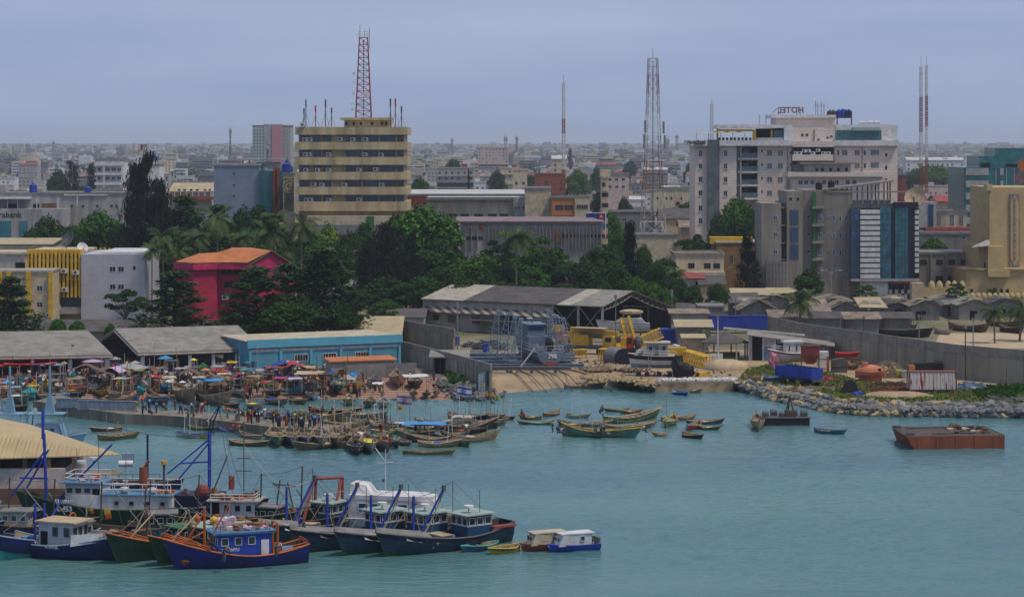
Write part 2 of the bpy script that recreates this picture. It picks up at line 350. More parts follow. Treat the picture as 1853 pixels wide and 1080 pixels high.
# ------------------------------------------------------------------ perimeter wall: pale panels on the yard side, coping band
def panelwall(name, label, pts, h, t=.35, mats=('yardwall','concrete'), pw=3.1, post=True, cat='wall'):
 """pts: base pixel points at level ZL"""
 w = [G(x, y, ZL) if len(p) == 2 else G(x, y, p[2]) for p in pts for x, y in (p[:2],)]
 root = thing(name, label, cat, w[0])
 b = MB(); c = MB()
 for a, d in zip(w, w[1:]):
  v = d-a; Lg = Vector((v.x,v.y,0)).length; u = Vector((v.x,v.y,0))/Lg; ang = math.atan2(u.y,u.x); k = max(1, round(Lg/pw))
  for i in range(k):
   s = a.lerp(d, (i+.5)/k)
   hh = h*.72
   b.cb(s+Vector((0,0,hh/2)), Lg/k-.14, t, hh, ang)
   b.cb(a.lerp(d, i/k)+Vector((0,0,hh/2)), .18, t*1.5+.01*(i%3), hh+.05, ang)
  mid = (a+d)/2
  c.cb(mid+Vector((0,0,h*.86+.03)), Lg+t, t*.8, h*.28, ang)
  for i in range(k//2+1): c.cb(a.lerp(d, min(1,(i*2)/k))+Vector((0,0,h*.86+.03)), .12, t*.8+.14, h*.28+.04, ang)
 b.build('panel', mats[0], root, w=True); c.build('coping', mats[1], root, w=True)
 return root
panelwall('perimeter_wall', 'long pale grey concrete panel wall running along the right side of the shipyard', [(1392,625),(1455,641),(1560,657),(1640,671),(1730,685),(1853,697),(2100,722)], 5.6)
panelwall('perimeter_wall', 'brown grey concrete wall between the fish market ramp and the naval slipway', [(712,650),(764,664),(830,682),(888,700)], 3.6, pw=2)
panelwall('perimeter_wall', 'tall grey block wall in front of the tan hipped roof beside the dock shed', [(716,620),(822,640)], 4.6, pw=5)
g0 = [G(866,716,.2), G(889,706,.8), G(889,718,0)]
rt = thing('metal_gate', 'blue grey sheet metal screen closing the seaward end of the brown wall', 'screen', (g0[0].x,g0[0].y,0))
q = MB(); q.ext([g0[0], g0[1], g0[1]+Vector((0,0,3.3)), g0[0]+Vector((0,0,3.4))], (0,.1,0)); q.build('sheet', 'steel', rt, w=True)
q = MB()
for i in range(6): p = g0[0].lerp(g0[1], i/5); q.cb(p+Vector((0,-.06,1.75)), .09, .08, 3.6)
q.build('post', 'steel', rt, w=True)
# ------------------------------------------------------------------ grass, sand heaps, rubble (uncountable)
def tufts(name, area, k, m, h=(.12,.4), z=ZL, seed=0):
 rr = random.Random(seed); b = MB(); xs = [p[0] for p in area]; ys = [p[1] for p in area]
 def inside(x, y):
  c = False; j = len(area)-1
  for i in range(len(area)):
   if (area[i][1] > y) != (area[j][1] > y) and x < (area[j][0]-area[i][0])*(y-area[i][1])/(area[j][1]-area[i][1])+area[i][0]: c = not c
   j = i
  return c
 cnt = 0
 while cnt < k:
  x = rr.uniform(min(xs), max(xs)); y = rr.uniform(min(ys), max(ys))
  if not inside(x, y): cnt += .15; continue
  cnt += 1
  if noise.noise(Vector((x*.03, y*.09, seed))) < -.4: continue
  p = G(x, y, z); a = rr.uniform(0, 3.14); s = rr.uniform(.1,.28); hh = rr.uniform(*h); dx, dy = math.cos(a)*s, math.sin(a)*s
  b.add([(p.x-dx,p.y-dy,z),(p.x+dx,p.y+dy,z),(p.x+dx*.6+rr.uniform(-.1,.1),p.y+dy,z+hh),(p.x-dx*.7,p.y-dy+rr.uniform(-.1,.1),z+hh*.8)], [(0,1,2,3)])
 return struct(b.build(name, m), 'stuff')
tufts('grass', [(1335,690),(1352,668),(1420,655),(1560,690),(1853,712),(1853,733),(1700,731),(1600,728),(1520,722),(1450,704)], 15000, 'grass', seed=1)
tufts('grass', [(1750,702),(1853,698),(1900,735),(1770,722)], 2600, 'leaf_b', (.2,.7), seed=2)
tufts('grass', [(806,678),(840,676),(846,694),(815,696)], 420, 'leaf_b', (.4,1.1), seed=3)
def heap(name, label, cat, x, y, rx, h, m, seed=1, a=.25, z=ZL):
 p = G(x, y, z); b = MB(); b.lump((0,0,-.1), rx, rx*.7, h, 0, a, seed, 20, 10); o = b.build(name, m, smooth=True); o.location = p; return tag(o, label, cat)
heap('sand_heap', 'heap of orange sand by the open thatched shelter', 'sand heap', 1312, 668, 4.2, 1.9, 'tan', 2, .12)
heap('sand_heap', 'low pale sand mound in front of the rusty white container', 'sand heap', 1625, 716, 6, .7, 'sand', 4, .1)
# ------------------------------------------------------------------ armour rocks
def rockmesh(seed):
 b = MB(); rr = random.Random(seed); b.sph((0,0,0), 1, .8, .62, 8, 5)
 for i, v in enumerate(b.v):
  f = 1+.38*noise.noise(Vector(v)*1.1+Vector((seed*5,2,3))); v = Vector(v)*f; v = Vector([round(c_*3.2)/3.2*.5+c_*.5 for c_ in v])
  b.v[i] = (max(-.85,min(.85,v.x)), max(-.66,min(.66,v.y)), max(-.5,min(.5,v.z)))
 o = b.build('rock', 'rock'); m2 = o.data.copy(); m2.materials.clear(); m2.materials.append(MATS['rock_tan']); me = o.data; bpy.data.objects.remove(o); return me, m2
RK = [rockmesh(s) for s in range(7)]
def polyat(pts, t):
 f = t*(len(pts)-1); i = min(int(f), len(pts)-2); return pts[i].lerp(pts[i+1], f-i)
rr = random.Random(3)
Tp = [G(x,y,ZL) for x, y in ((1338,690),(1400,697),(1450,704),(1520,723),(1600,728),(1700,729),(1780,731),(1875,733))]
Bp = [G(x,y,0) for x, y in ((1334,704),(1400,726),(1450,737),(1520,750),(1600,754),(1700,755),(1780,756),(1875,757))]
small = MB()
cnt = 0
for i in range(96):
 for j in range(3):
  t = (i+rr.uniform(-.35,.35))/95; t = min(1,max(0,t)); u = (j+.5+rr.uniform(-.3,.3))/3
  p = polyat(Bp, t).lerp(polyat(Tp, t), u)+Vector((0,0,rr.uniform(0,.2)))
  me = RK[rr.randrange(7)][1 if (p.x < 62 and rr.random() < .35) or rr.random() < .06 else 0]
  o = bpy.data.objects.new('rock', me); COL.objects.link(o); o.location = p
  s = rr.uniform(.6,1.05); o.scale = (s*rr.uniform(.9,1.3), s, s*rr.uniform(.8,1.15)); o.rotation_euler = (rr.uniform(-.5,.5), rr.uniform(-.5,.5), rr.uniform(0,6.28))
  tag(o, 'angular boulder of the rock embankment at the water line below the grassy yard' if j == 0 else 'angular boulder in the middle of the rock embankment' if j == 1 else 'angular boulder at the grassy top of the rock embankment', 'rock', 'boulders of the rock embankment'); cnt += 1
def rubble(name, pts, k, s0, s1, m, seed, spread, z0=0.):
 r2 = random.Random(seed); b = MB()
 for i in range(k):
  p = polyat(pts, r2.random())+Vector((r2.gauss(0,spread*.5), r2.gauss(0,spread), 0)); s = r2.uniform(s0, s1)
  b.cb(p+Vector((0,0,s*.3+z0)), s*r2.uniform(.8,1.6), s, s*.7, r2.uniform(0,3), 0, r2.uniform(-.6,.6), r2.uniform(-.6,.6))
 return struct(b.build(name, m), 'stuff')
rubble('small_rocks', [p.lerp(q_, .5) for p, q_ in zip(Bp, Tp)], 1500, .25, .6, 'rock', 5, 1.4, .1)
rubble('rubble', [G(818,690,1.3),G(835,700,1),G(850,712,.4),(G(875,720,.1))], 420, .3, .9, 'rock', 6, 3, .0)
rubble('rubble', [G(1062,684,ZL),G(1100,686,ZL),G(1150,690,ZL),G(1180,697,1)], 420, .2, .6, 'rock_tan', 7, 1.6)
rubble('rubble', [G(1195,688,ZL),G(1260,687,ZL),G(1330,687,ZL)], 500, .15, .4, 'white', 8, .8)
rubble('scrap', [G(900,668,ZL),G(1000,650,ZL),G(1090,664,ZL),G(1200,676,ZL),G(1300,680,ZL)], 420, .1, .35, 'dwood', 19, 5)
rubble('scrap', [G(1420,685,ZL),G(1560,705,ZL),G(1760,715,ZL)], 260, .1, .35, 'dwood', 20, 3)
rubble('scrap_timber', [G(1070,672,ZL),G(1105,668,ZL),G(1150,672,ZL)], 330, .2, .8, 'wood', 9, 1.6, .3)
# ================================================================== CITY
def lab_part(t, name, m, *boxes):
 if name == 'glazing_bars' or len(boxes) == 1:
  b = MB()
  for x0, x1, yt, yb, y_, d in boxes: wbox(b, x0, x1, yt, yb, y_, d)
  return b.build(name, m, t, w=True)
 for q in boxes: o = lab_part(t, name, m, q)
 return o
# ---- beige tower with the roof mast
Y = 600
t = bthing('office_tower', 'beige office tower of stacked concrete bands with long stained balcony strips', 'office building', 534, 737, Y)
b = MB(); wbox(b, 541, 731, 240, 0, Y+1.2, 20, z0=ZL); b.build('wall', 's_beige', t, w=True)
bands = [(230,244),(257,271),(284.5,298.5),(311.5,325.5),(338.5,352.5),(365,382)]
for a, c in bands:
 b = MB(); wbox(b, 534, 737, a, c, Y-.6, 23); b.build('balcony_band', 's_beige', t, w=True)
gl = winmesh(26*Y/F, 12.5*Y/F, 'dgrey', 'bglass', 4, t=.15)
for j, py in enumerate((257,284,311,338,365)):
 for i, px in enumerate((553,584,613.5,645,675,704.5,727)):
  w_ = (19,15,16,26,26,26,10)[i]
  me = winmesh((17,15,14,28,26,27,12)[i]*Y/F, 12.2*Y/F, 'dgrey', 'bglass' if (i+j) % 3 else 'glass', (3,3,3,4,4,4,2)[i], t=.12)
  p = P((550,575,592,639,670.5,701,725)[i], py-.3, Y)-t.location; inst(me, t, (p.x, 1.15, p.z), name='window')
 for px in (541.5,561.5,583,601,624,655,686,717,731.5): lab_part(t, 'pillar', 's_beige', (px-1.2, px+1.2, py-13.6, py+.2, Y+.9, .6))
acs(t, Y+.9, [(552,256),(561,256),(616,256),(639,256),(662,256),(553,283),(560,283),(595,283),(661,283),(690,284),(554,311),(575,311),(595,311),(650,311),(680,310),(568,337),(583,338),(624,338),(691,338),(555,365),(562,365),(595,365),(650,365)], 1.5)
b = MB(); wbox(b, 558, 700, 383, 392, Y+2, 16); b.build('window_strip', 'glass', t, w=True)
b = MB(); wbox(b, 556, 708, 391, 420, Y-3, 20); b.build('podium', 'cream', t, w=True)
b = MB(); wbox(b, 556, 708, 407, 425, Y-3.2, 19); b.build('podium_band', 'grey', t, w=True)
b = MB(); wbox(b, 664, 677, 391, 412, Y-3.3, .2); b.build('green_panel', 'green', t, w=True)
b = MB(); wbox(b, 623, 706, 217, 231, Y+6, 9); b.build('penthouse', 's_beige', t, w=True)
b = MB(); wbox(b, 615, 709, 213, 217.5, Y+5, 11); b.build('penthouse_roof', 's_beige', t, w=True)
grid(t, Y+6, [627,640,653,673,691,699], [224], 4, 6, 'brown', 'void', 1)
acs(t, Y-.6, [(548,229)], 1.4)
# lattice mast builder
def lattice(name, label, cat, px, y0, y1, w0, w1, Y, cols=('rust','white'), nb=10, r=.09, base=None, waist=None, group=None, z0=None, extra=None):
 zb = fz(y1, Y) if z0 is None else z0
 root = thing(name, label, cat, (fx(px,Y), Y+w0*Y/F/2, zb), .35 if w0 < 12 else .12, group)
 zt = fz(y0, Y)-zb; prof = [(0, w0*Y/F/2)]+([(fz(waist[0],Y)-zb, waist[1]*Y/F/2)] if waist else [])+[(zt, w1*Y/F/2)]
 def hw(z):
  for (a, ra), (c, rc) in zip(prof, prof[1:]):
   if z <= c+1e-6: return ra+(rc-ra)*(z-a)/(c-a)
  return prof[-1][1]
 zs = [0]; 
 tot = 0; ws = []
 for i in range(nb): ws.append(1.0 if not waist else (hw(zt*i/nb)+.6))
 S = sum(ws); z = 0
 for w_ in ws: z += zt*w_/S; zs.append(z)
 segs = {}
 for i in range(nb):
  a, c = hw(zs[i]), hw(zs[i+1]); k = (i*len(cols)*2//nb) % len(cols) if len(cols) > 1 else 0
  bb = segs.setdefault(k, MB())
  C0 = [(-a,-a),(a,-a),(a,a),(-a,a)]; C1 = [(-c,-c),(c,-c),(c,c),(-c,c)]
  for q in range(4):
   e = (q+1) % 4
   bb.tube([(*C0[q],zs[i]),(*C1[q],zs[i+1])], r*1.3, 4); bb.tube([(*C0[q],zs[i]),(*C1[e],zs[i+1])], r*.75, 3); bb.tube([(*C0[e],zs[i]),(*C1[q],zs[i+1])], r*.75, 3)
   bb.tube([(*C1[q],zs[i+1]),(*C1[e],zs[i+1])], r*.8, 3)
 for k, bb in segs.items(): bb.build('frame', cols[k], root)
 if w0 > 12: b = MB(); b.box(-r*1.3,-r*1.3,0,r*1.3,r*1.3,zt*.97); b.build('ladder', 'dgrey', root)
 return root, zt, hw
def dishes(root, lst, m='white'):
 for x, y, z, r_ in lst:
  b = MB(); b.cyl((x,y,z), r_*.9, -.35*r_, 12, 0, r_, 'Y'); b.build('dish_antenna', m, root)
rt, zt, hw = lattice('roof_mast', 'tall red and white lattice mast with dishes on the roof of the beige tower', 'radio mast', 657, 68, 213, 28, 15, Y+8, ('rust','red'), 12, .075)
b = MB(); zz = zt; w_ = 1.2
b.box(-w_,-w_,zz,w_,w_,zz+.15); 
for s in (-1,1):
 for q in (-1,1): b.tube([(s*w_,q*w_,zz),(s*w_,q*w_,zz+1.6)], .06, 4)
 b.tube([(s*w_,-w_,zz+1.6),(s*w_,w_,zz+1.6)], .06, 4); b.tube([(-w_,s*w_,zz+1.6),(w_,s*w_,zz+1.6)], .06, 4); b.tube([(-w_,s*w_,zz+.8),(w_,s*w_,zz+.8)], .05, 4)
b.build('platform', 'white', rt)
b = MB(); b.tube([(-1.0,-1,zz),(-1.0,-1,zz+3.4)], .06, 4); b.tube([(1.5,-1,zz-3),(1.5,-1,zz+2.6)], .07, 4); b.tube([(.3,0,zz),(.3,0,zz+2.2)], .07, 4); b.build('whip_antenna', 'grey', rt)
dishes(rt, [(.6,-2.2,zt*.28,.95),(-2.6,-1.5,zt*.55,.4),(-2.7,-1.5,zt*.44,.3),(-2.8,-1.7,zt*.3,.4),(-3,-1.7,zt*.17,.4),(-3,-1.7,zt*.1,.4)])
for px, y0, c in ((550,196,'dgrey'),(553.5,180,'steel'),(571,191,'red'),(589,180,'dgrey'),(600,195,'dgrey'),(706.5,178,'dgrey'),(715.5,178,'red'),(726.5,192,'dgrey')):
 o = thing('antenna_pole', {'steel':'pale grey','red':'red and white','dgrey':'dark'}[c]+' guyed aerial pole on the flat roof of the beige tower', 'antenna', (fx(px,Y+3), Y+3, fz(231,Y+3)), group='aerials on the beige tower')
 hh = fz(y0,Y)-fz(231,Y); b = MB(); b.tube([(0,0,0),(0,0,hh)], .13, 5); b.box(-.2,-.15,hh*.72,.2,.15,hh*.98); b.build('pole', c, o)
 b = MB()
 for s in (-1,1): b.tube([(0,0,hh*.55),(s*1.1,.5,0)], .05, 3)
 b.build('guy_wire', 'grey', o)
# ---- generic facade building
def bldg(name, label, x0, x1, yt, Y, d, m='s_lgrey', wins=(), roof='grey', par=.5, cat='building', group=None, ov=0, yb=None, roofm=None):
 t = bthing(name, label, cat, x0, x1, Y, group)
 b = MB(); wbox(b, x0, x1, yt, yb, Y, d, z0=None if yb else gz(Y)-.2); b.build('wall', m, t, w=True)
 b = MB(); e = .25+ov; X0, X1, Z = fx(x0,Y), fx(x1,Y), fz(yt,Y)
 b.box(X0-e, Y-e, Z, X1+e, Y+d+e, Z+.35)
 if par:
  for q in ((X0-e,Y-e,X1+e,Y-e+.3),(X0-e,Y+d+e-.3,X1+e,Y+d+e),(X0-e,Y-e+.3,X0-e+.3,Y+d+e-.3),(X1+e-.3,Y-e+.3,X1+e,Y+d+e-.3)): b.box(q[0],q[1],Z+.35,q[2],q[3],Z+.35+par)
 b.build('roof', roofm or roof, t, w=True)
 for w_ in wins: grid(t, Y, *w_)
 return t
def tankblue(px, py, Y, m='blue', s=1.0, label='blue plastic water tank standing on a flat roof'):
 o = thing('water_tank', label, 'water tank', P(px, py, Y), group='rooftop water tanks'); b = MB(); b.cyl((0,0,0), .75*s, 1.5*s, 12); b.cyl((0,0,1.5*s), .75*s, .3*s, 12, 0, .25*s)
 for i in range(3): b.cyl((0,0,.3*s+i*.45*s), .79*s, .08*s, 12)
 b.build('tank', m, o); b = MB(); b.cyl((0,0,1.8*s), .22*s, .12*s, 8); b.build('lid', 'black', o); return o
# white tower with green and pink stripes
Y = 1500
t = bldg('apartment_tower', 'distant white slab tower with a pink central stripe left of the beige tower', 457, 526, 229, Y, 20, 'lgrey')
mat('pinkstripe', (.50,.22,.26), .8, .1); lab_part(t, 'pink_stripe', 'pinkstripe', (492,510,227,300,Y-1.5,2))
lab_part(t, 'green_bay', 'lgrey', (477,510,225,300,Y-.9,6))
mat('pgreen', (.32,.42,.38), .8, .1); lab_part(t, 'green_bay', 'pgreen', (458,477,230,300,Y-.7,1))
grid(t, Y-.7, [461,466,471,476], rng(236,290,10), 2.2, 2.4, 'lgrey', 'glass', 1); grid(t, Y-.1, [514,520], rng(236,290,10), 2.2, 2.0, 'lgrey', 'grey', 1)
# blue grey panel building with teal glass
Y = 640
t = bldg('office_building', 'windowless blue grey panel clad office block beside teal glazing', 387, 469, 300, Y, 22, 'mpanel', par=.2, roof='lgrey')
grid(t, Y, [423.5], [314,334.5,354.5], 4, 2.6, 'grey', 'void', 1)
lab_part(t, 'glass_wing', 'tglass', (469,512,309,400,Y-.8,14)); lab_part(t, 'orange_fin', 's_rust', (494,506,303,400,Y-1.6,3)); lab_part(t, 'fin_slot', 'void', (499,501,308,372,Y-1.75,.3))
lab_part(t, 'roof_canopy', 'lgrey', (430,510,287,290,Y+3,10)); lab_part(t, 'roof_block', 'lgrey', (464,510,294,303,Y+4,9),(438,440,290,300,Y+5,.6),(450,452,290,300,Y+5,.6))
b = MB()
for i in range(12): wbox(b, 469, 512, 313+i*7.5, 313.5+i*7.5, Y-.86, .1)
for i in range(8): wbox(b, 469.5+i*5.6, 470+i*5.6, 309, 400, Y-.86, .1)
b.build('glazing_bars', 'dgrey', t, w=True)
t = bldg('billboard_building', 'narrow olive drab block with faded painted emblem beside the beige tower', 513, 534, 315, 630, 10, 'cream', par=0); lab_part(t, 'painted_panel', 'olive', (514,532,322,382,629.85,.2)); text_part('@', 4, 'tan', t, (0,-.3,fz(336,630)-t.location.z)); 
b = MB()
for i in range(6): wbox(b, 517, 529-(i%3)*2, 350+i*4, 351+i*4, 629.7, .1)
b.build('lettering', 'dgrey', t, w=True)
lab_part(t, 'white_edge', 'white', (532,541,324,386,628,2))
tankblue(518, 313, 632, 'blue', 1.6, 'bright blue tank on the narrow olive block beside the beige tower')
# grey bank building far left
Y = 720
t = bldg('bank_building', 'long low grey bank headquarters with stepped roof and dark glazing at far left', -40, 236, 352, Y, 30, 's_lgrey', par=.3)
lab_part(t, 'front_block', 's_lgrey', (-40,120,378,460,Y-7,7)); lab_part(t, 'canopy', 'white', (-40,50,357.5,360.5,Y-6,6),(116,195,352,354,Y-.4,1))
lab_part(t, 'entrance_glass', 'tglass', (-10,20,400,430,Y-7.15,.2),(35,50,400,428,Y-7.15,.2))
lab_part(t, 'veranda_opening', 'void', (14,31,369,379,Y-.15,.2),(60,71,369,378,Y-.15,.2)); lab_part(t, 'wooden_screen', 'brown', (76,102,368,378,Y-.2,.25))
lab_part(t, 'column', 'white', (13,14,360,379,Y-5,.3),(31,32,360,379,Y-5,.3),(66,67,360,379,Y-5,.3),(104,105,360,379,Y-5,.3),(139,140,354,372,Y-3,.3))
grid(t, Y, [130,150,176,202,211], [373,374.5], 4.5, 5, 'grey', 'glass', 1, skip=[(i,1) for i in range(5)])
text_part('Orabank', 2.6, 'black', t, (fx(12,Y-7)-t.location.x, -7.05, fz(389,Y-7)-t.location.z), bold=.03)
tankblue(60, 349, Y+3, 'blue', 1.6, 'tall blue tank on the roof of the grey bank building'); tankblue(159, 353, Y+2, 'blue', 1.5, 'square set blue tank on the right end of the grey bank roof')
lab_part(t, 'roof_hut', 'dirty_white', (0,10,337,352,Y+8,5),(65,77,341,352,Y+8,5)); 
# white house with blue arched windows and its tower
Y = 1050
t = bldg('apartment_house', 'white apartment house with rows of blue shuttered windows behind the grey bank', 174, 222, 292, Y, 16, 'white', par=1)
lab_part(t, 'balcony', 'white', (171,226,295,300,Y-2.5,2.6),(171,226,313,317,Y-2.5,2.6),(171,228,330,335,Y-2.5,2.6))
grid(t, Y, [180], [306.5,323], 7, 7, 'dirty_white', 'brown', 3); grid(t, Y, [195,205.5,216], [306.5,323], 8, 6.5, 'white', 'bglass', 2)
lab_part(t, 'pillar', 'white', (187,189,292,340,Y-2.4,.8),(219,221,292,340,Y-2.4,.8))
t = bldg('white_tower_house', 'plain white block with a slender stair tower carrying a boxed red roof tank', 246, 288, 300, 1000, 14, 'white', par=.3)
lab_part(t, 'stair_tower', 'white', (246,264,281,300,1001,9)); lab_part(t, 'tank_frame', 'dirty_white', (250,252,261,281,1001,.5),(264,266,261,281,1001,.5),(250,266,261,262,1001,5),(250,266,272,274,1001,5)); lab_part(t, 'tank_box', 'red', (254,258,262,273,1001.5,2)); lab_part(t, 'tank_box', 'white', (258,263,262,273,1001.6,2))
tankblue(277, 292, 1003, 'blue', 1.7, 'blue tank on the plain white block with the stair tower')
# pitched roof building
def gable(name, label, x0, x1, ye, yr, Y, d, m, rm, wins=(), yb=None, ov=.6, cat='house', ridge='x'):
 """walls plus pitched roof; ridge parallel to the picture"""
 t = bthing(name, label, cat, x0, x1, Y)
 X0, X1, Ze = fx(x0,Y), fx(x1,Y), fz(ye,Y); Zr = fz(yr,Y+d/2)
 b = MB(); b.box(X0, Y, gz(Y)-.2, X1, Y+d, Ze)
 if ridge == 'x':
  b.ext([(X0,Y,Ze),(X0,Y+d,Ze),(X0,Y+d/2,Zr-.1)], (X1-X0,0,0))
 b.build('wall', m, t, w=True)
 b = MB(); s = (Zr-Ze)/(d/2)
 for k in (-1,1):
  ye_ = Y-ov if k < 0 else Y+d+ov
  q = [(X0-ov,ye_,Ze-ov*s+.1),(X1+ov,ye_,Ze-ov*s+.1),(X1+ov,Y+d/2,Zr+.1),(X0-ov,Y+d/2,Zr+.1)]
  b.ext(q if k < 0 else q[::-1], (0,0,.14))
 b.build('roof', rm, t, w=True)
 for w_ in wins: grid(t, Y, *w_)
 return t
t = gable('hall', 'long hall with pale shallow roof over a pinkish verandah behind the tall dark tree', 308, 383, 347, 332, 760, 22, 'dirty_white', 'tin_tan', [([324,334,346,357,371,380],[345],5,6,'dirty_white','void',2)])
lab_part(t, 'terrace', 'rust', (306,388,356,362,757,3)); lab_part(t, 'column', 'white', *[(315+i*11,316+i*11,339,358,758,.4) for i in range(7)])
# yellow fin building
Y = 500
t = bthing('office_building', 'office block with yellow vertical fins beside a windowless grey white tiled end', 'office building', 45, 262, Y)
b = MB(); wbox(b, 147, 262, 460, 0, Y, 22, z0=ZL); b.build('tiled_wing', 'tilewhite', t, w=True)
lab_part(t, 'parapet', 'white', (181,262,456,460,Y+1,20))
grid(t, Y, [204,219], [487,519], 11.5, 10, 'white', 'glass', 2); grid(t, Y, [243], [484.5], 4.5, 6, 'dgrey', 'void', 1)
b = MB(); wbox(b, 47, 147, 454, 0, Y+3, 19, z0=ZL); b.build('wall', 'cream', t, w=True)
fins = rng(50, 144, 14)
for i, px in enumerate(fins):
 b = MB(); wbox(b, px-1.9, px+1.9, 452, 538 if i > 5 else 492, Y+.3, 3.2); b.build('fin', 'yellow', t, w=True)
grid(t, Y+3, [(a+c)/2 for a, c in zip(fins, fins[1:])], [485,517], 2.6, 11, 'brown', 'glass', 1)
lab_part(t, 'floor_band', 'cream', (47,146,500,507,Y+1,1.6),(47,146,468,475,Y+1,1.7))
lab_part(t, 'ground_glazing', 'bglass', (98,146,541,556,Y+2,1.5)); lab_part(t, 'balcony', 'lgrey', (95,147,556,568,Y+.6,3))
for i, px in enumerate(rng(100, 254, 20)):
 if 140 < px < 158: continue
 b = MB(); b.ext([P(px-2,457,Y+20),P(px+2,457,Y+20),P(px+1,449,Y+20),P(px-1,449,Y+20)], (0,1,0)); b.build('roof_tooth', 'yellow', t, w=True)
acs(t, Y+.2, [(73,494),(95,496),(117,494),(138,497),(96,526),(118,528),(104,560)], 1.5)
b = MB(); wbox(b, -60, 92, 492, 0, Y-9, 12, z0=ZL); b.build('front_wing', 'cream', t, w=True); lab_part(t, 'front_parapet', 'dirty_white', (-60,93,489,492.5,Y-9.3,12.5))
for px, wd in ((15,7),(51,8.5),(91,7),(1,4)): b = MB(); wbox(b, px-wd/2, px+wd/2, 492, 575, Y-9.8, .9); b.build('pilaster', 'yellow', t, w=True)
grid(t, Y-9, [30,72], [521.5,551], 11, 10.5, 'white', 'glass', 2, skip=[(0,1)]); acs(t, Y-9, [(89,574)], 1.5)
b = MB(); wbox(b, -60, 46, 459, 492, Y-1, 10); b.build('upper_wing', 'dirty_white', t, w=True); lab_part(t, 'cornice', 'cream', (-60,48,456,460,Y-1.5,11)); lab_part(t, 'opening', 'void', (28,45,475,487,Y-1.2,.3))
def dish(px, py, Y, r, label, m='white', rz=.6):
 p = P(px, py, Y); o = thing('satellite_dish', label, 'satellite dish', p, rz)
 b = MB(Matrix.Rotation(-.5,4,'X')); n_ = 16; vs = [(0,.25*r,1.2*r)]; 
 for k in (1,2):
  for j in range(n_): a = j*2*math.pi/n_; rr_ = r*k/2; vs.append((rr_*math.cos(a), .25*r-.25*r*(k/2)**2*1.2, 1.2*r+rr_*math.sin(a)))
 b.add(vs, [(0,1+j,1+(j+1)%n_) for j in range(n_)]+[(1+j,1+n_+j,1+n_+(j+1)%n_,1+(j+1)%n_) for j in range(n_)]); b.build('reflector', m, o)
 b = MB(); b.tube([(0,.3*r,0),(0,.3*r,1.1*r)], .08*r, 6); b.tube([(0,.3*r,.5*r),(0,-.5*r,1.3*r)], .03*r, 4); b.build('mount', 'grey', o); return o
dish(152, 459, Y+8, 1.25, 'large cream dish on the roof between the yellow fins and the tiled wing')
dish(116, 449, Y+14, 1.9, 'big dark mesh dish on the roof behind the yellow fins', 'dgrey', -.7)
gable('hipped_roof_house', 'tan tiled shallow roof of a house at the far left above the yellow fins', -60, 92, 443, 432, 560, 26, 'cream', 'tin_tan')
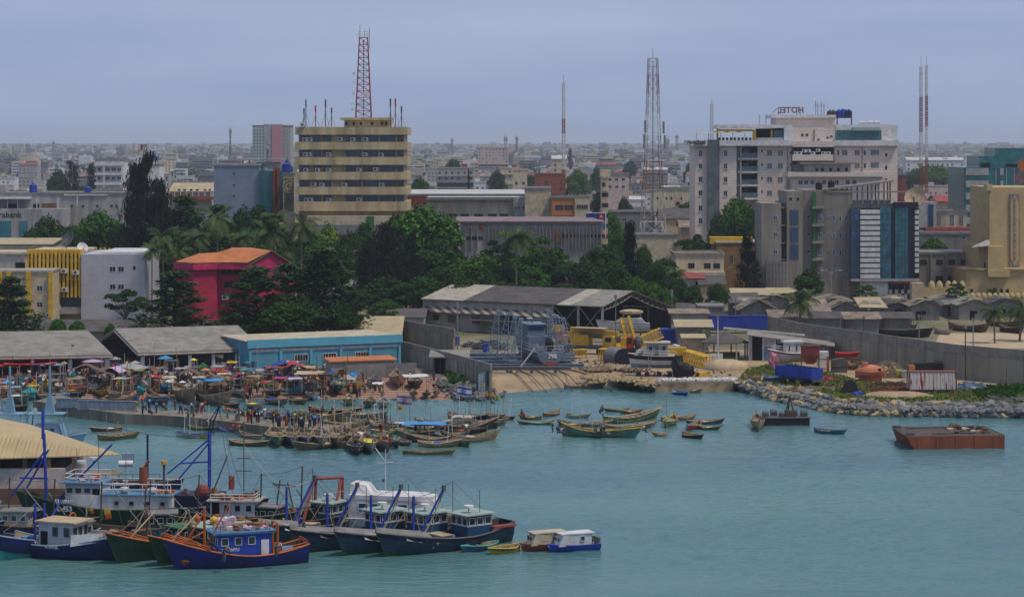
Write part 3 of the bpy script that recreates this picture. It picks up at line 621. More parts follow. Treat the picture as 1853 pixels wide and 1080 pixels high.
# ---- red house
def red_house():
 Y = 470; t = bthing('red_house', 'crimson three storey house with an orange metal roof', 'house', 316, 525, Y)
 # plan: left block (octagonal front) and right gabled block
 zb = ZL; ze = fz(487, Y)
 L_ = [(fx(317,Y),Y+4),(fx(352,Y+1),Y-1),(fx(391,Y),Y+1.5),(fx(391,Y),Y+14),(fx(317,Y),Y+14)]
 b = MB(); b.ext([(x,y,zb) for x, y in L_], (0,0,ze-zb)); b.build('wall', 'pinkwall', t, w=True)
 b = MB(); b.box(fx(391,Y), Y+3, zb, fx(456,Y), Y+16, ze); b.build('wall', 'pinkwall', t, w=True)
 a0 = (fx(450,Y),Y+1.0); a1 = (fx(526,Y),Y+7)
 b = MB(); b.ext([(a0[0],a0[1],zb),(a1[0],a1[1],zb),(a1[0]-5,a1[1]+12,zb),(a0[0]-5,a0[1]+12,zb)], (0,0,ze-zb)); b.build('wall', 'pinkwall', t, w=True)
 mid = ((a0[0]+a1[0])/2-.2, (a0[1]+a1[1])/2); zr = fz(454, Y+4)
 b = MB(); b.ext([(a0[0],a0[1]-.1,ze),(a1[0],a1[1]-.1,ze),(mid[0],mid[1]-.1,zr-.2)], (0,.3,0)); b.build('gable_wall', 'pinkband', t, w=True)
 # fascia
 for q, r_ in (((fx(309,Y),Y+3.6),(fx(352,Y+1),Y-1.9)),((fx(352,Y),Y-1.9),(fx(391,Y),Y+.8)),((fx(391,Y),Y+.8),(fx(455,Y),Y+.6))):
  b = MB(); v = Vector((r_[0]-q[0], r_[1]-q[1], 0)); b.ext([(q[0],q[1],ze-.1),(r_[0],r_[1],ze-.1),(r_[0],r_[1],ze+1.15),(q[0],q[1],ze+1.15)], (0,.5,0)); b.build('fascia', 'pinkband', t, w=True)
 # roofs
 zl = fz(476,Y)+.1; zq = fz(458.5,Y+6)
 A_ = Vector((fx(313,Y),Y+3.4,zl)); B_ = Vector((fx(352,Y),Y-1.6,zl)); C_ = Vector((fx(390,Y),Y+1,zl)); D_ = Vector((fx(448,Y),Y+.2,zl)); R1 = Vector((fx(360,Y+6),Y+6,zq)); R2 = Vector((fx(393,Y+6),Y+6,zq+.2)); A2 = Vector((fx(313,Y),Y+14,zl)); R3 = Vector((fx(412,Y+6),Y+6,fz(451,Y+6))); M_ = Vector((mid[0]+.2,mid[1]-.6,zr+.1)); back = Vector((mid[0]-5.5,mid[1]+12.5,zr+.1))
 b = MB()
 for q in ((A_,B_,R1),(B_,C_,R2,R1),(A2,A_,R1),(C_,D_,M_,R3,R2),(A2,R1,R2,Vector((fx(391,Y),Y+15,zl)))): b.add(list(q), [tuple(range(len(q)))])
 b.add([R3,M_,back,Vector((R3.x,R3.y+8,R3.z))], [(0,1,2,3)])
 e1 = Vector((a1[0]+.6,a1[1]-.4,ze+.1)); b.add([M_,e1,e1+Vector((-5,12,0)),back], [(0,1,2,3)])
 b.build('roof', 'orange_roof', t, w=True)
 b = MB(); b.tube([Vector((a0[0]-.5,a0[1]-.5,ze+.3)),M_+Vector((0,-.1,-.1)),e1], .22, 4); b.build('barge_board', 'dwood', t, w=True)
 u = Vector((a1[0]-a0[0],a1[1]-a0[1],0)); ang = math.atan2(u.y,u.x)
 for z_, ks in ((fz(499,Y+3),(.09,.36,.63,.87)),(fz(522,Y+3),(.2,.5,.8))):
  for k, f in enumerate(ks):
   p = Vector((a0[0],a0[1],0))+u*f; inst(winmesh(2.1,1.35,'brown','pglass' if k % 2 else 'glass',2), t, (p.x-t.location.x, p.y-t.location.y-.05, z_-t.location.z), ang, name='window')
 for z_, xs in ((fz(499,Y),(410,432)),(fz(523,Y),(415,435))):
  for px in xs: inst(winmesh(2.3,1.4,'brown','void',2), t, (fx(px,Y+3)-t.location.x, 2.95, z_-t.location.z), name='window')
 acs(t, Y+3, [(408,542)], 1.5); 
red_house()
# ---- turquoise building, small sheds near the market
def ptbox(name, label, cat, base, h, d, m, rm, rot=None, z=ZL, over=.4, rmth=.2, rise=0):
 """building whose front base line runs between two photo pixels"""
 a, c = G(*base[0], z), G(*base[1], z); v = c-a; Lg = v.length; ang = math.atan2(v.y, v.x); t = thing(name, label, cat, a, ang)
 b = MB(); b.box(0,0,-.2,Lg,d,h); b.build('wall', m, t)
 b = MB(); o = over; b.ext([(-o,-o,h+.02),(Lg+o,-o,h+.02),(Lg+o,d+o,h+.02+rise),(-o,d+o,h+.02+rise)], (0,0,rmth)); b.build('roof', rm, t)
 return t, Lg
t, Lg = ptbox('turquoise_building', 'long turquoise flat roofed building behind the fish market', 'building', ((452,672),(722,660)), 4.9, 14, 'twall', 'cream')
b = MB(); b.box(-.5,-.5,3.95,Lg+.5,-.1,5.35); b.build('fascia', 'twall2', t); b = MB(); b.box(-.3,-.08,3.2,Lg+.3,-.02,3.7); b.build('stripe', 'white', t)
for i in range(6): b = MB(); b.box(Lg*i/5-.2,-.3,0,Lg*i/5+.25,-.02,3.95); b.build('pilaster', 'twall2', t)
for x in (9.3,14.5,20.5): inst(winmesh(2.5,1.25,'white','glass',5), t, (x,-.02,1.35), name='window')
dish(577, 611, 424, .6, 'small white dish on the roof edge of the turquoise building')
t, Lg = ptbox('orange_roof_shed', 'small white washed shed with an orange sheet roof in front of the turquoise building', 'shed', ((599,684),(714,680)), 2.6, 3.5, 'dirty_white', 'orange_roof', rise=.3)
for x in (2.2,5.5): b = MB(); b.box(x,-.1,0,x+1,-.02,2.1); b.build('door', 'steel', t)
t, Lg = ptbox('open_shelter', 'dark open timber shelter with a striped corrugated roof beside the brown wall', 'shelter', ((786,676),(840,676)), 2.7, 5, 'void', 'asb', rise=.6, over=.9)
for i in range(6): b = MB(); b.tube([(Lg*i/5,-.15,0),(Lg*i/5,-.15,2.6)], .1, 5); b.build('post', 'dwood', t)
panelwall('block_wall', 'rough grey block wall behind the boats drawn up on the ramp', [(628,686),(700,683),(752,682)], 2.3, .3, ('grey','grey'), 3, cat='wall')
gable('hipped_shed', 'shed with a pale tan shallow roof behind the tall grey block wall', 655, 722, 608, 574, 438, 20, 'dirty_white', 'tin_tan', cat='shed')
gable('low_shed', 'low shed with dark grey corrugated roof left of the dock shed', 682, 766, 575, 560, 470, 16, 'dirty_white', 'asb_dark', cat='shed')
gable('roadside_shed', 'long low grey roofed shed behind the market roofs in front of the yellow fin block', 20, 240, 600, 580, 445, 14, 'concrete', 'asb_dark', cat='shed')
gable('roadside_shed', 'grey roofed shed between the market roof and the crimson house', 330, 400, 597, 582, 450, 12, 'concrete', 'asb_dark', cat='shed')
# ---- two market halls, open, big asbestos roofs
def market_hall(label, fe, re_, be, fr, rr_, ze, zr):
 """front eave left, ridge left, back eave left, then the right ends"""
 f0, r0, b0 = G(*fe, ze), G(*re_, zr), G(*be, ze); f1, r1 = G(*fr, ze), G(*rr_, zr); b1 = b0+(f1-f0)
 t = thing('market_hall', label, 'market hall', (f0.x, f0.y, ZL))
 b = MB(); b.ext([f0,f1,r1,r0], (0,0,.18)); b.ext([r0,r1,b1,b0], (0,0,.18)); b.build('roof', 'asb', t, w=True)
 b = MB()
 for p, q in ((f0,r0),(r0,b0),(f1,r1),(f0,f1)): b.tube([p+Vector((0,0,-.25)),q+Vector((0,0,-.25))], .22, 4)
 for k in range(1,6):
  p = f0.lerp(f1,k/6); q = r0.lerp(r1,k/6); o = b0.lerp(b1,k/6); b.tube([p,q,o], .15, 4)
 b.build('truss', 'concrete', t, w=True)
 b = MB(); b.ext([b0+Vector((0,0,ZL-ze)),b1+Vector((0,0,ZL-ze)),b1,b0], (0,-.3,0)); b.build('dark_back_wall', 'dgrey', t, w=True)  # dark wall added at the back to keep the open hall's inside dark
 for side in (f0, b0):
  for k in range(6):
   p = side.lerp(side+(f1-f0), (k+.15)/5.3); b = MB(); b.box(p.x-.28,p.y+.4,ZL,p.x+.28,p.y+.9,ze-.2); b.build('pillar', 'white', t, w=True)
 return t
market_hall('left market hall with a broad corrugated grey roof whose right end slopes forward', (-160,650), (-160,604), (-160,640), (204,643.5), (158,599), 4.6, 7.4)
market_hall('right market hall with a broad corrugated grey roof and dark open gable', (250,640), (207,596), (181,616), (476,632), (430,590), 4.6, 7.5)
# tan roofed hall in the lower left corner
t = thing('fish_hall', 'pinkish walled quay hall under a huge ribbed tan hipped roof in the lower left corner', 'hall', G(0, 890, ZL))
e1 = G(219,824,5.3); e0 = G(-500,845,5.3); r1 = G(-120,735,9.8); r0 = G(-500,730,9.8); eb = e1+Vector((-16,28,0))
mat('tin_tan2', (.50,.385,.215), .6, .12, .3); b = MB()
b.ext([e0,e1,r1,r0], (0,0,.12)); b.ext([e1,eb,r1], (0,0,.12))
b.build('roof', 'tin_tan2', t, w=True)
b = MB()
for i in range(90):
 f = i/90; p = e0.lerp(e1, f); dx = (r1-e1); ff = max(0, (p.x-r1.x)/(e1.x-r1.x)); q = p+Vector((0,(r1.y-e1.y)*(1-ff),(r1.z-e1.z)*(1-ff))) if ff > 0 else Vector((p.x, r1.y, r1.z))
 b.tube([p+Vector((0,0,.14)), q+Vector((0,0,.14))], .055, 3)
b.build('roof_rib', 'tin_tan', t, w=True)
b = MB(); a, c = G(-500,890,ZL), G(116,890,ZL); b.box(a.x, a.y, .1, c.x, a.y+14, 4.1); b.build('wall', 'pink', t, w=True)
b = MB(); b.box(a.x, a.y-.15, .1, c.x+.1, a.y+.1, 1.9); b.build('plinth', 'brown', t, w=True)
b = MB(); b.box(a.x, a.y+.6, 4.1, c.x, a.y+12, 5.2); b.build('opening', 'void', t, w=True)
for px in (-40,10,58,100,146): p = G(px,880,ZL); b = MB(); b.box(p.x-.25,a.y+.2,0,p.x+.25,a.y+.7,5.2); b.build('pillar', 'brown', t, w=True)
struct(MB().box(G(-500,890,ZL).x, 258-1.2, -1.5, G(150,890,ZL).x, 285, .1).build('hall_quay', 'quay'))
# ---- long industrial blocks in the middle
Y = 720
t = bldg('warehouse', 'long grey stained warehouse with vertical ribs under a mauve roof', 833, 1089, 404, 640, 26, 's_lgrey', par=0, ov=.6, roofm='tin_mauve')
r_ = MB(); Yw = 640; X0, X1 = fx(826,Yw), fx(1091,Yw); Z0 = fz(404,Yw)+.4; Z1 = fz(393,Yw+26); r_.ext([(X0,Yw-1,Z0),(X1,Yw-1,Z0),(fx(1069,Yw+26),Yw+26,Z1),(fx(826,Yw+26),Yw+26,Z1)], (0,0,.15)); r_.build('sloping_roof', 'tin_mauve', t, w=True)
for px in [842,853,864]+rng(884,1088,32): b = MB(); wbox(b, px-.7, px+.7, 411, 452, Yw-.7, .8); b.build('rib', 'concrete', t, w=True)
grid(t, Yw, [848,858,870], [431], 9, 7, 'grey', 'void', 2); grid(t, Yw, rng(1020,1084,10), [427], 5, 7, 'grey', 'void', 1); grid(t, Yw, rng(880,1070,9), [408.5], 3, 3, 'white', 'void', 1)
lab_part(t, 'orange_panel', 'orange', (867,873,405,415,Yw-.2,.3)); lab_part(t, 'brown_panel', 'brown', (1005,1016,418,438,Yw-.9,.3))
t = bldg('assembly_hall', 'long pale grey hall with white roof strip behind the mauve roofed warehouse', 772, 949, 360, 690, 20, 's_cream', par=0, roof='tin_white')
grid(t, 690, [820,841,866,891,912], [390], 16, 7, 'dirty_white', 'glass', 4); lab_part(t, 'rib', 'cream', *[(px,px+1,364,395,689.7,.4) for px in (784,809,831,853,880,902,929)])
lab_part(t, 'eave', 'grey', (770,950,357,362,688.5,2)); lab_part(t, 'stair_bay', 's_lgrey', (929,950,357,394,688.4,2)); grid(t, 688.4, [933,938,947], [376], 3.5, 5, 'white','void',1)
t = bldg('white_roofed_hall', 'orange walled hall under a broad white roof right of the beige tower', 732, 949, 354, 720, 26, 'tan', par=0, roof='white', ov=.5)
lab_part(t, 'orange_wall', 'orange', (734,783,355,372,719.8,.3)); r_ = MB(); r_.ext([(fx(730,720),719,fz(354,720)+.4),(fx(950,720),719,fz(354,720)+.4),(fx(950,746),746,fz(344,746)),(fx(738,746),746,fz(344,746))], (0,0,.2)); r_.build('sloping_roof', 'tin_white', t, w=True)
grid(t, 719.8, [744,757,769], [367.5], 8, 4, 'tan','void',2)
bldg('olive_block', 'tall windowless olive beige block between the pale hall and the orange block', 950, 997, 343, 684, 26, 'cream', par=.2)
mat('s_orange', (.50,.20,.07), .85, .2, .4, 'streak')
t = bldg('orange_block', 'orange and cream two tone office block left of the lattice mast', 998, 1067, 359, 678, 14, 's_orange', par=.3, roof='concrete')
lab_part(t, 'cream_wing', 'cream', (1040,1067,360,394,677.6,.6)); grid(t, 678, [1012,1029], [375.5], 15, 9, 'brown','glass',3); grid(t, 677.6, [1053.5], [374.5], 22, 9, 'cream','glass',5); grid(t, 678, [1012,1029,1053], [392], 15, 3, 'brown','glass',3)
# billboard
o = thing('billboard', 'blue billboard with a red and white panel right of the orange block', 'billboard', P(1078,430,660))
b = MB(); wbox(b, 1060, 1096, 386, 400, 660, .4); b.build('panel', 'blue', o, w=True); b = MB(); wbox(b, 1084, 1092, 385.5, 399, 659.8, .2); b.build('red_panel', 'red', o, w=True); lab_part(o, 'lower_panel', 'sky', (1089,1095,400,415,659.9,.4)); lab_part(o, 'frame', 'white', (1059,1097,385,386.2,659.7,.6),(1095,1097,386,430,659.7,.6),(1059,1060.5,386,430,659.9,.4)); text_part('A', 1.2, 'white', o, (fx(1088,660)-o.location.x,-.35,fz(392,660)-o.location.z))
# ---- hotel
Y = 690
t = bthing('hotel', 'large pale pink hotel with white roof terraces and a grey stone stripe', 'hotel', 1258, 1624, Y)
b = MB()
wbox(b, 1258, 1302, 264, 0, Y, 22, z0=ZL); wbox(b, 1302, 1333, 264, 0, Y, 22, z0=ZL); wbox(b, 1371, 1432, 264, 0, Y+1, 22, z0=ZL); wbox(b, 1333, 1371, 264, 0, Y+5, 18, z0=ZL)
b.build('wall', 'pinktile', t, w=True)
lab_part(t, 'stone_stripe', 'stone', (1280,1302,253,420,Y-1,1.2)); lab_part(t, 'terrace_slab', 'white', (1248,1280,254,264,Y-3,24),(1302,1436,254,264,Y-1.5,22))
b = MB(); b.ext([P(1246,254,Y-3.1),P(1280,254,Y-3.1),P(1280,264,Y-3.1),P(1250,264,Y-3.1)], (0,.4,0)); b.build('sign_board', 'white', t, w=True)
text_part('m-n\u00f4tel', 1.7, 'black', t, (fx(1260,Y-3)-t.location.x, -3.2, fz(257.3,Y-3)-t.location.z), bold=.05); text_part('COTONOU', .5, 'black', t, (fx(1264,Y-3)-t.location.x, -3.2, fz(261.8,Y-3)-t.location.z), bold=.02)
grid(t, Y, [1267.5], [277.5,301,325,349.5,377,400], 7, 10.5, 'white', 'glass', 2, True); grid(t, Y, [1313], [277.5,301,325,350], 7, 10.5, 'white', 'glass', 2, True)
for j, py in enumerate((288,312,336,360)):
 lab_part(t, 'balcony_slab', 'white', (1335,1372,py-2,py+1.5,Y+.5,5)); lab_part(t, 'balcony_glass', 'pglass', (1336,1371,py-11,py-2,Y+.7,.1)); lab_part(t, 'balcony_opening', 'void', (1341,1370,py-20,py-2,Y+4.8,.3)); lab_part(t, 'balcony_door', 'glass', (1345,1355,py-17,py-2,Y+4.6,.2))
lab_part(t, 'column', 'lgrey', (1339,1342,264,420,Y+.2,.5))
grid(t, Y+1, [1392.5,1412], [277,300.5,325,349.5], 10, 10.5, 'pinktile', 'pglass', 2); grid(t, Y+1, [1379], [274,298,322.5,347], 3, 5, 'pink', 'void', 1); grid(t, Y+1, [1431], [277,298,322], 3, 6, 'pink', 'void', 1)
# roof restaurant
lab_part(t, 'restaurant_roof', 'white', (1297,1434,226,232,Y+2,12)); lab_part(t, 'restaurant_wall', 'white', (1419,1435,232,254,Y+2,12)); lab_part(t, 'restaurant_wall', 'yellow', (1297,1300,232,254,Y+3,1),(1363,1368,235,254,Y+3,2),(1395,1398,235,254,Y+3,2),(1297,1363,234,238,Y+2.5,1)); lab_part(t, 'restaurant_back', 'void', (1368,1419,233,254,Y+6,.5)); lab_part(t, 'restaurant_glass', 'tglass', (1400,1418,236,250,Y+4,.1)); lab_part(t, 'planter', 'lgrey', (1369,1418,249.5,254,Y+1.6,.8)); lab_part(t, 'furniture', 'dwood', *[(1300+i*7,1304+i*7,249,254,Y+3+(i%2),1) for i in range(9)])
for i in range(4):
 xa = 1260+i*22; b = MB(); c = P(xa+11,237.5,Y+4); p = [P(xa,241,Y+1),P(xa+22,241,Y+1),P(xa+22,240.5,Y+7),P(xa,240.5,Y+7)]; b.add([c]+p, [(0,1,2),(0,2,3),(0,3,4),(0,4,1)]); b.build('awning', 'tin_tan2', t, w=True); b = MB(); 
 for q in p[:2]: b.tube([q, Vector((q.x,q.y,fz(254,Y)))], .07, 4)
 b.build('awning_post', 'dwood', t, w=True)
# centre tower block
lab_part(t, 'centre_wall', 'pinktile', (1404,1512,212,240,Y+8,14),(1434,1512,230,420,Y+3,18)); lab_part(t, 'centre_roof', 'white', (1396,1513,208,213.5,Y+7,16))
text_part('HOTEL', 2.5, 'rust', t, (fx(1431,Y+8)-t.location.x, 8, fz(200,Y+8)-t.location.z), mir=-1, bold=.07, name='roof_lettering')
b = MB(); 
for px in (1409,1413,1442,1448): b.tube([P(px,195,Y+8.3),P(px,209,Y+8.3)], .1, 4)
b.tube([P(1408,195,Y+8.4),P(1448,195,Y+8.4)], .1, 4); b.tube([P(1398,204,Y+8.4),P(1409,195,Y+8.4)], .1, 4); b.build('sign_frame', 'dgrey', t, w=True)
grid(t, Y+3, [1452,1460.5], [244.5], 5, 5, 'pink','void',1); lab_part(t, 'service_balcony', 'pinktile', (1434,1510,256,266,Y-.5,4),(1434,1508,280,291,Y-.5,4)); lab_part(t, 'service_opening', 'void', (1436,1508,268,280,Y+2.7,.4),(1436,1508,292,297,Y+2.7,.4)); lab_part(t, 'pipe', 'grey', (1473,1474.5,234,256,Y+2.6,.3),(1425,1426,266,360,Y+.6,.3),(1560,1561,266,330,Y+1.7,.3))
acs(t, Y+.2, [(1440,280),(1447,280),(1455,276),(1463,276),(1471,280),(1480,275),(1490,280),(1499,280),(1481,256),(1498,252),(1505,250)], 1.4)
# lower centre
lab_part(t, 'annex_roof', 'concrete', (1448,1546,294,297,Y-7,9)); lab_part(t, 'annex_wall', 'dirty_white', (1456,1540,297,312,Y-5,6)); grid(t, Y-5, [1478,1488,1503,1517,1532], [307], 5, 6, 'dgrey','void',1)
lab_part(t, 'curved_band', 'pinktile', (1426,1600,312,320,Y-8,6),(1434,1600,320,420,Y-6,8)); grid(t, Y-6, [1448.5,1459,1470,1491,1503,1514,1534,1546], [330], 8, 8.5, 'pinktile', 'bglass', 2)
# right wing
lab_part(t, 'right_wall', 'pinktile', (1510,1624,264,420,Y+2,20)); lab_part(t, 'right_slab', 'white', (1510,1626,254,264,Y+.5,21)); lab_part(t, 'right_upper', 'white', (1513,1596,226,254,Y+3,12),(1596,1624,226,254,Y+6,.3)); lab_part(t, 'sun_room', 'gglass', (1514,1595,236,253,Y+2.6,.3)); lab_part(t, 'sun_awning', 'pgreen', (1543,1594,231,236.5,Y+1.5,1.4))
lab_part(t, 'glazing_bars', 'dgrey', *[(1514+i*6.7,1514.5+i*6.7,236,253,Y+2.5,.1) for i in range(13)])
grid(t, Y+2, [1517,1565,1565], [276.5,300], 4, 9, 'pink','glass',1, skip=[(0,1),(2,0),(2,1)]); grid(t, Y+2, [1528.5,1551], [276.5,300], 10, 10, 'pink','pglass',2, skip=[(0,1)]); grid(t, Y+2, [1583], [276,299], 16, 10.5, 'pink','pglass',3); grid(t, Y+2, [1603.5], [280.5,303.5,326], 4, 7, 'pink','void',1)
for px, py, m_ in ((1502,214,'dwood'),(1508,214,'dwood'),(1518,213,'blue'),(1525,212,'blue'),(1530,213,'navy'),(1536,213,'navy')): tankblue(px, py, Y+10, m_, 1.3, {'dwood':'brown','blue':'bright blue','navy':'dark blue'}[m_]+' tank in the row on top of the pink hotel')
lab_part(t, 'tank_stand', 'dwood', (1499,1542,211.5,214,Y+8,4),(1514,1516,214,226,Y+8,.4),(1540,1542,214,226,Y+8,.4)); 
for px, y0 in ((1476,182),(1480,186),(1486,184),(1491,187),(1374,207),(1386,207)):
 o = thing('roof_aerial', 'thin aerial on the pink hotel roof', 'antenna', P(px, 210 if px > 1400 else 226, Y+9), group='aerials on the hotel'); b = MB(); hh = fz(y0,Y)-fz(210 if px > 1400 else 226,Y); b.tube([(0,0,0),(0,0,hh)], .08, 4); b.box(-.5,-.04,hh*.7,.5,.04,hh*.72); b.build('pole','dgrey',o)
for px in (1556,1570,1580): b = MB(); b.cyl((0,0,0), .5, 2, 10, ax='X'); o = b.build('solar_boiler', 'white'); o.location = P(px,222,Y+9); tag(o, 'white horizontal solar boiler on the right wing roof of the pink hotel', 'boiler', 'solar boilers on the hotel')
# ---- unfinished concrete block and its glass front
Y = 560
t = bthing('concrete_tower', 'bare concrete apartment block joined to a striped white and blue glass front', 'apartment building', 1378, 1664, Y)
b = MB(); wbox(b, 1378, 1414, 368, 0, Y+.6, 16, z0=ZL); wbox(b, 1414, 1424, 366, 0, Y+3, 14, z0=ZL); wbox(b, 1424, 1453, 346, 0, Y, 17, z0=ZL); wbox(b, 1453, 1540, 344, 0, Y+1.2, 16, z0=ZL); wbox(b, 1540, 1662, 368, 0, Y+2, 16, z0=ZL); b.build('wall', 's_concrete', t, w=True)
lab_part(t, 'lower_wall', 's_grey', (1386,1424,473,540,Y-.2,.5))
grid(t, Y+.6, [1403], [394,424.5,456], 8, 9, 'white','bglass',2); lab_part(t, 'balcony_slab', 'concrete', *[(1414,1426,y,y+2,Y+.4,3) for y in (375,407,439,469)])
for py in (393.5,425,456): inst(winmesh(15.5*Y/F, 27*Y/F, 'dgrey','bglass',3,hm=2), t, (fx(1437,Y)-t.location.x, -.02, fz(py+13.5,Y)-t.location.z), name='window')
grid(t, Y, [1431,1444], [360], 5, 5, 'concrete','void',1); grid(t, Y+1.2, [1463,1463], [392.5,423.5,455], 7, 4.5, 'white','void',1, skip=[(1,0),(1,1),(1,2)]); 
lab_part(t, 'green_drainpipe', 'green', (1471,1477,348,540,Y-.2,1)); lab_part(t, 'balcony', 'concrete', *[(1470,1492,y-3,y+1,Y-1,2.4) for y in (377,409,440,471)])
ys = [395,426.5,457.5,490]
grid(t, Y+1.2, [1484], ys, 8, 9.5, 'white','bglass',2); grid(t, Y+1.2, [1500], [y-2 for y in ys], 7, 4, 'white','glass',2); grid(t, Y+1.2, [1509], ys, 5, 10, 'white','bglass',2); grid(t, Y+1.2, [1520.5], ys, 4, 10, 'white','glass',1); grid(t, Y+1.2, [1531.5], ys, 6, 10, 'white','glass',2)
tankblue(1482, 344, Y+4, 'black', 1.1, 'black tank left of its twin on the bare concrete block'); tankblue(1504, 341, Y+6, 'black', 1.1, 'black tank beside the roof frame of the bare concrete block')
b = MB(); b.ext([P(1490,345,Y+1),P(1618,329,Y+1),P(1618,327,Y+12),P(1490,343.5,Y+12)], (0,0,.4)); b.build('roof_frame_slab', 'concrete', t, w=True)
lab_part(t, 'roof_frame_beam', 'concrete', (1495,1640,346,348.5,Y+1,.8)); b = MB()
for px in (1497,1515,1541,1561,1578,1590,1600,1611): yt = 345-(px-1490)*.125; wbox(b, px-1.2, px+1.2, yt, 370, Y+1.4, .6)
b.build('roof_frame_column', 'concrete', t, w=True); b = MB()
for px in (1506,1524,1533,1551,1570,1584,1606): yt = 345-(px-1490)*.125; b.tube([P(px,yt,Y+6),P(px+.5,370,Y+6)], .16, 4)
b.build('roof_frame_prop', 'dwood', t, w=True); lab_part(t, 'roof_terrace_wall', 'concrete', (1495,1612,362,369,Y+2.2,1))
yt0, yt1 = 377, 505
for i in range(13): y = 380+i*9.7; b = MB(); wbox(b, 1557, 1592.5, y, y+7.2, Y-1.2, 2); b.build('white_band', 'white', t, w=True)
lab_part(t, 'band_recess', 'void', (1557,1592.5,377,508,Y+.2,1)); 
for x0, x1, m_ in ((1540,1557,'bglass'),(1593,1612,'tglass'),(1620,1643,'tglass')):
 lab_part(t, 'glass_wall', m_, (x0,x1,376,505,Y-.6,2)); b = MB()
 for i in range(13): y = 386+i*9.8; wbox(b, x0, x1, y, y+.5, Y-.68, .1)
 for i in range(1,4): x = x0+(x1-x0)*i/4; wbox(b, x-.25, x+.25, 376, 505, Y-.68, .1)
 b.build('glazing_bars', 'dgrey', t, w=True)
for px, py in ((1550,393),(1544,424),(1600.5,393),(1604,425),(1600.5,457),(1604,489),(1632,425)):
 b = MB(); b.cb(P(px,py,Y-1.1), 5.5*Y/F, .08, 8*Y/F, 0, 0, .35); b.build('open_window', 'sky', t, w=True)
mat('blackpanel', (.012,.012,.03), .35, .1); lab_part(t, 'black_panel', 'blackpanel', (1612,1620,376,505,Y-.4,2),(1643,1655,367,505,Y-.4,2),(1620,1662,366,376,Y-.9,3)); lab_part(t, 'band_recess', 'void', (1655,1663,377,505,Y+.5,1))
for i in range(12): y = 380+i*9.7; b = MB(); wbox(b, 1655.5, 1663, y, y+7, Y-.1, 2); b.build('white_band', 'white', t, w=True)
lab_part(t, 'sill_band', 'lgrey', (1540,1664,505,509,Y-1.5,3)); lab_part(t, 'ground_front', 'white', (1557,1608,509,545,Y-.5,2)); lab_part(t, 'chequered_front', 'blackpanel', (1608,1653,512,545,Y-.8,2)); lab_part(t, 'orange_fascia', 'orange', (1610,1653,509.5,513,Y-1,1))
b = MB()
for i in range(8):
 for j in range(3):
  if (i+j) % 2: wbox(b, 1609+i*5.5, 1614+i*5.5, 516+j*8, 523+j*8, Y-.88, .1)
b.build('chequer_tile', 'lgrey', t, w=True); grid(t, Y-.9, [1617,1628,1640], [520], 5, 11, 'dgrey','void',1)
b = MB()
for i in range(7): px = 1424+i*4.7 if 0 else 1386+i*6; b.tube([P(px,473,Y-1.6),P(px,545,Y-1.6)], .05, 3)
for i in range(5): b.tube([P(1386,480+i*13,Y-1.6),P(1424,480+i*13,Y-1.6)], .05, 3)
for px in (1530,1537): b.tube([P(px,395,Y-1.2),P(px,545,Y-1.2)], .05, 3)
for i in range(18): b.tube([P(1530,398+i*8,Y-1.2),P(1537,398+i*8,Y-1.2)], .05, 3)
b.build('scaffold', 'dwood', t, w=True)
dish(1652, 366, Y+8, 2.7, 'large cream dish on the roof behind the striped glass front', 'tan', -.5).location.z -= 1.6
# ---- right hand buildings
Y = 640
t = bldg('shop_house', 'cream two storey block with tall dark windows right of the striped glass front', 1663, 1749, 385, Y, 18, 's_cream', [([1676,1699,1722.5,1739],[399],9,21,'cream','pglass',2)], par=.4)
lab_part(t, 'step_block', 'lgrey', (1663,1694,366,412,Y-1,5)); lab_part(t, 'glass_strip', 'bglass', (1680,1689,370,410,Y-1.2,.3)); lab_part(t, 'red_canopy', 'red_tin', (1676,1770,412,421,Y-3,5))
t = bldg('grey_house', 'grey rendered house under the red canopy in front of the glass office', 1668, 1790, 424, 625, 14, 's_grey', [([1744,1760,1774,1787],[430],6,8,'white','void',2)], par=.3)
t = bldg('unfinished_building', 'roofless grey concrete shell building left of the big yellow hall', 1664, 1772, 460, 575, 16, 's_concrete', [([1671,1700,1722,1744],[474.5],12,10,'dgrey','void',3),([1700,1722,1744],[505],14,12,'dgrey','void',3)], par=.2)
lab_part(t, 'column', 'concrete', *[(x,x+2.5,460,540,574.4,.6) for x in (1684,1711,1734,1760)])
gable('rusty_roof_house', 'house with long rusty orange roof left of the green glass office', 1697, 1745, 365, 354, 800, 18, 'tan', 'red_tin')
t = bldg('old_brick_house', 'dark red arcaded old building behind the striped glass front', 1625, 1640, 318, 760, 14, 'red_tin', [([1628,1632,1636],rng(325,360,4),2.5,5,'pink','void',1)])
Y = 720
t = bldg('glass_office', 'green glass office with grey panel bands behind the yellow hall', 1744, 1880, 305, Y, 26, 'gglass', par=0, roof='tglass')
for i in range(5): b = MB(); wbox(b, 1748, 1789, 305+i*22, 317+i*22, Y-.5, .6); b.build('panel_band', 'lgrey', t, w=True)
for i in range(5): b = MB(); wbox(b, 1810, 1816, 305+i*22, 317+i*22, Y-.5, .6); b.build('panel_band', 'lgrey', t, w=True)
lab_part(t, 'upper_storey', 'gglass', (1772,1880,282,304,Y+2,20),(1800,1880,268,282,Y+4,16)); lab_part(t, 'upper_opening', 'void', (1775,1792,295,304,Y+1.8,.3),(1820,1848,297,304,Y+1.8,.3)); lab_part(t, 'glazing_bars', 'white', *[(x,x+.6,305,410,Y-.2,.3) for x in (1802,1821,1835)])
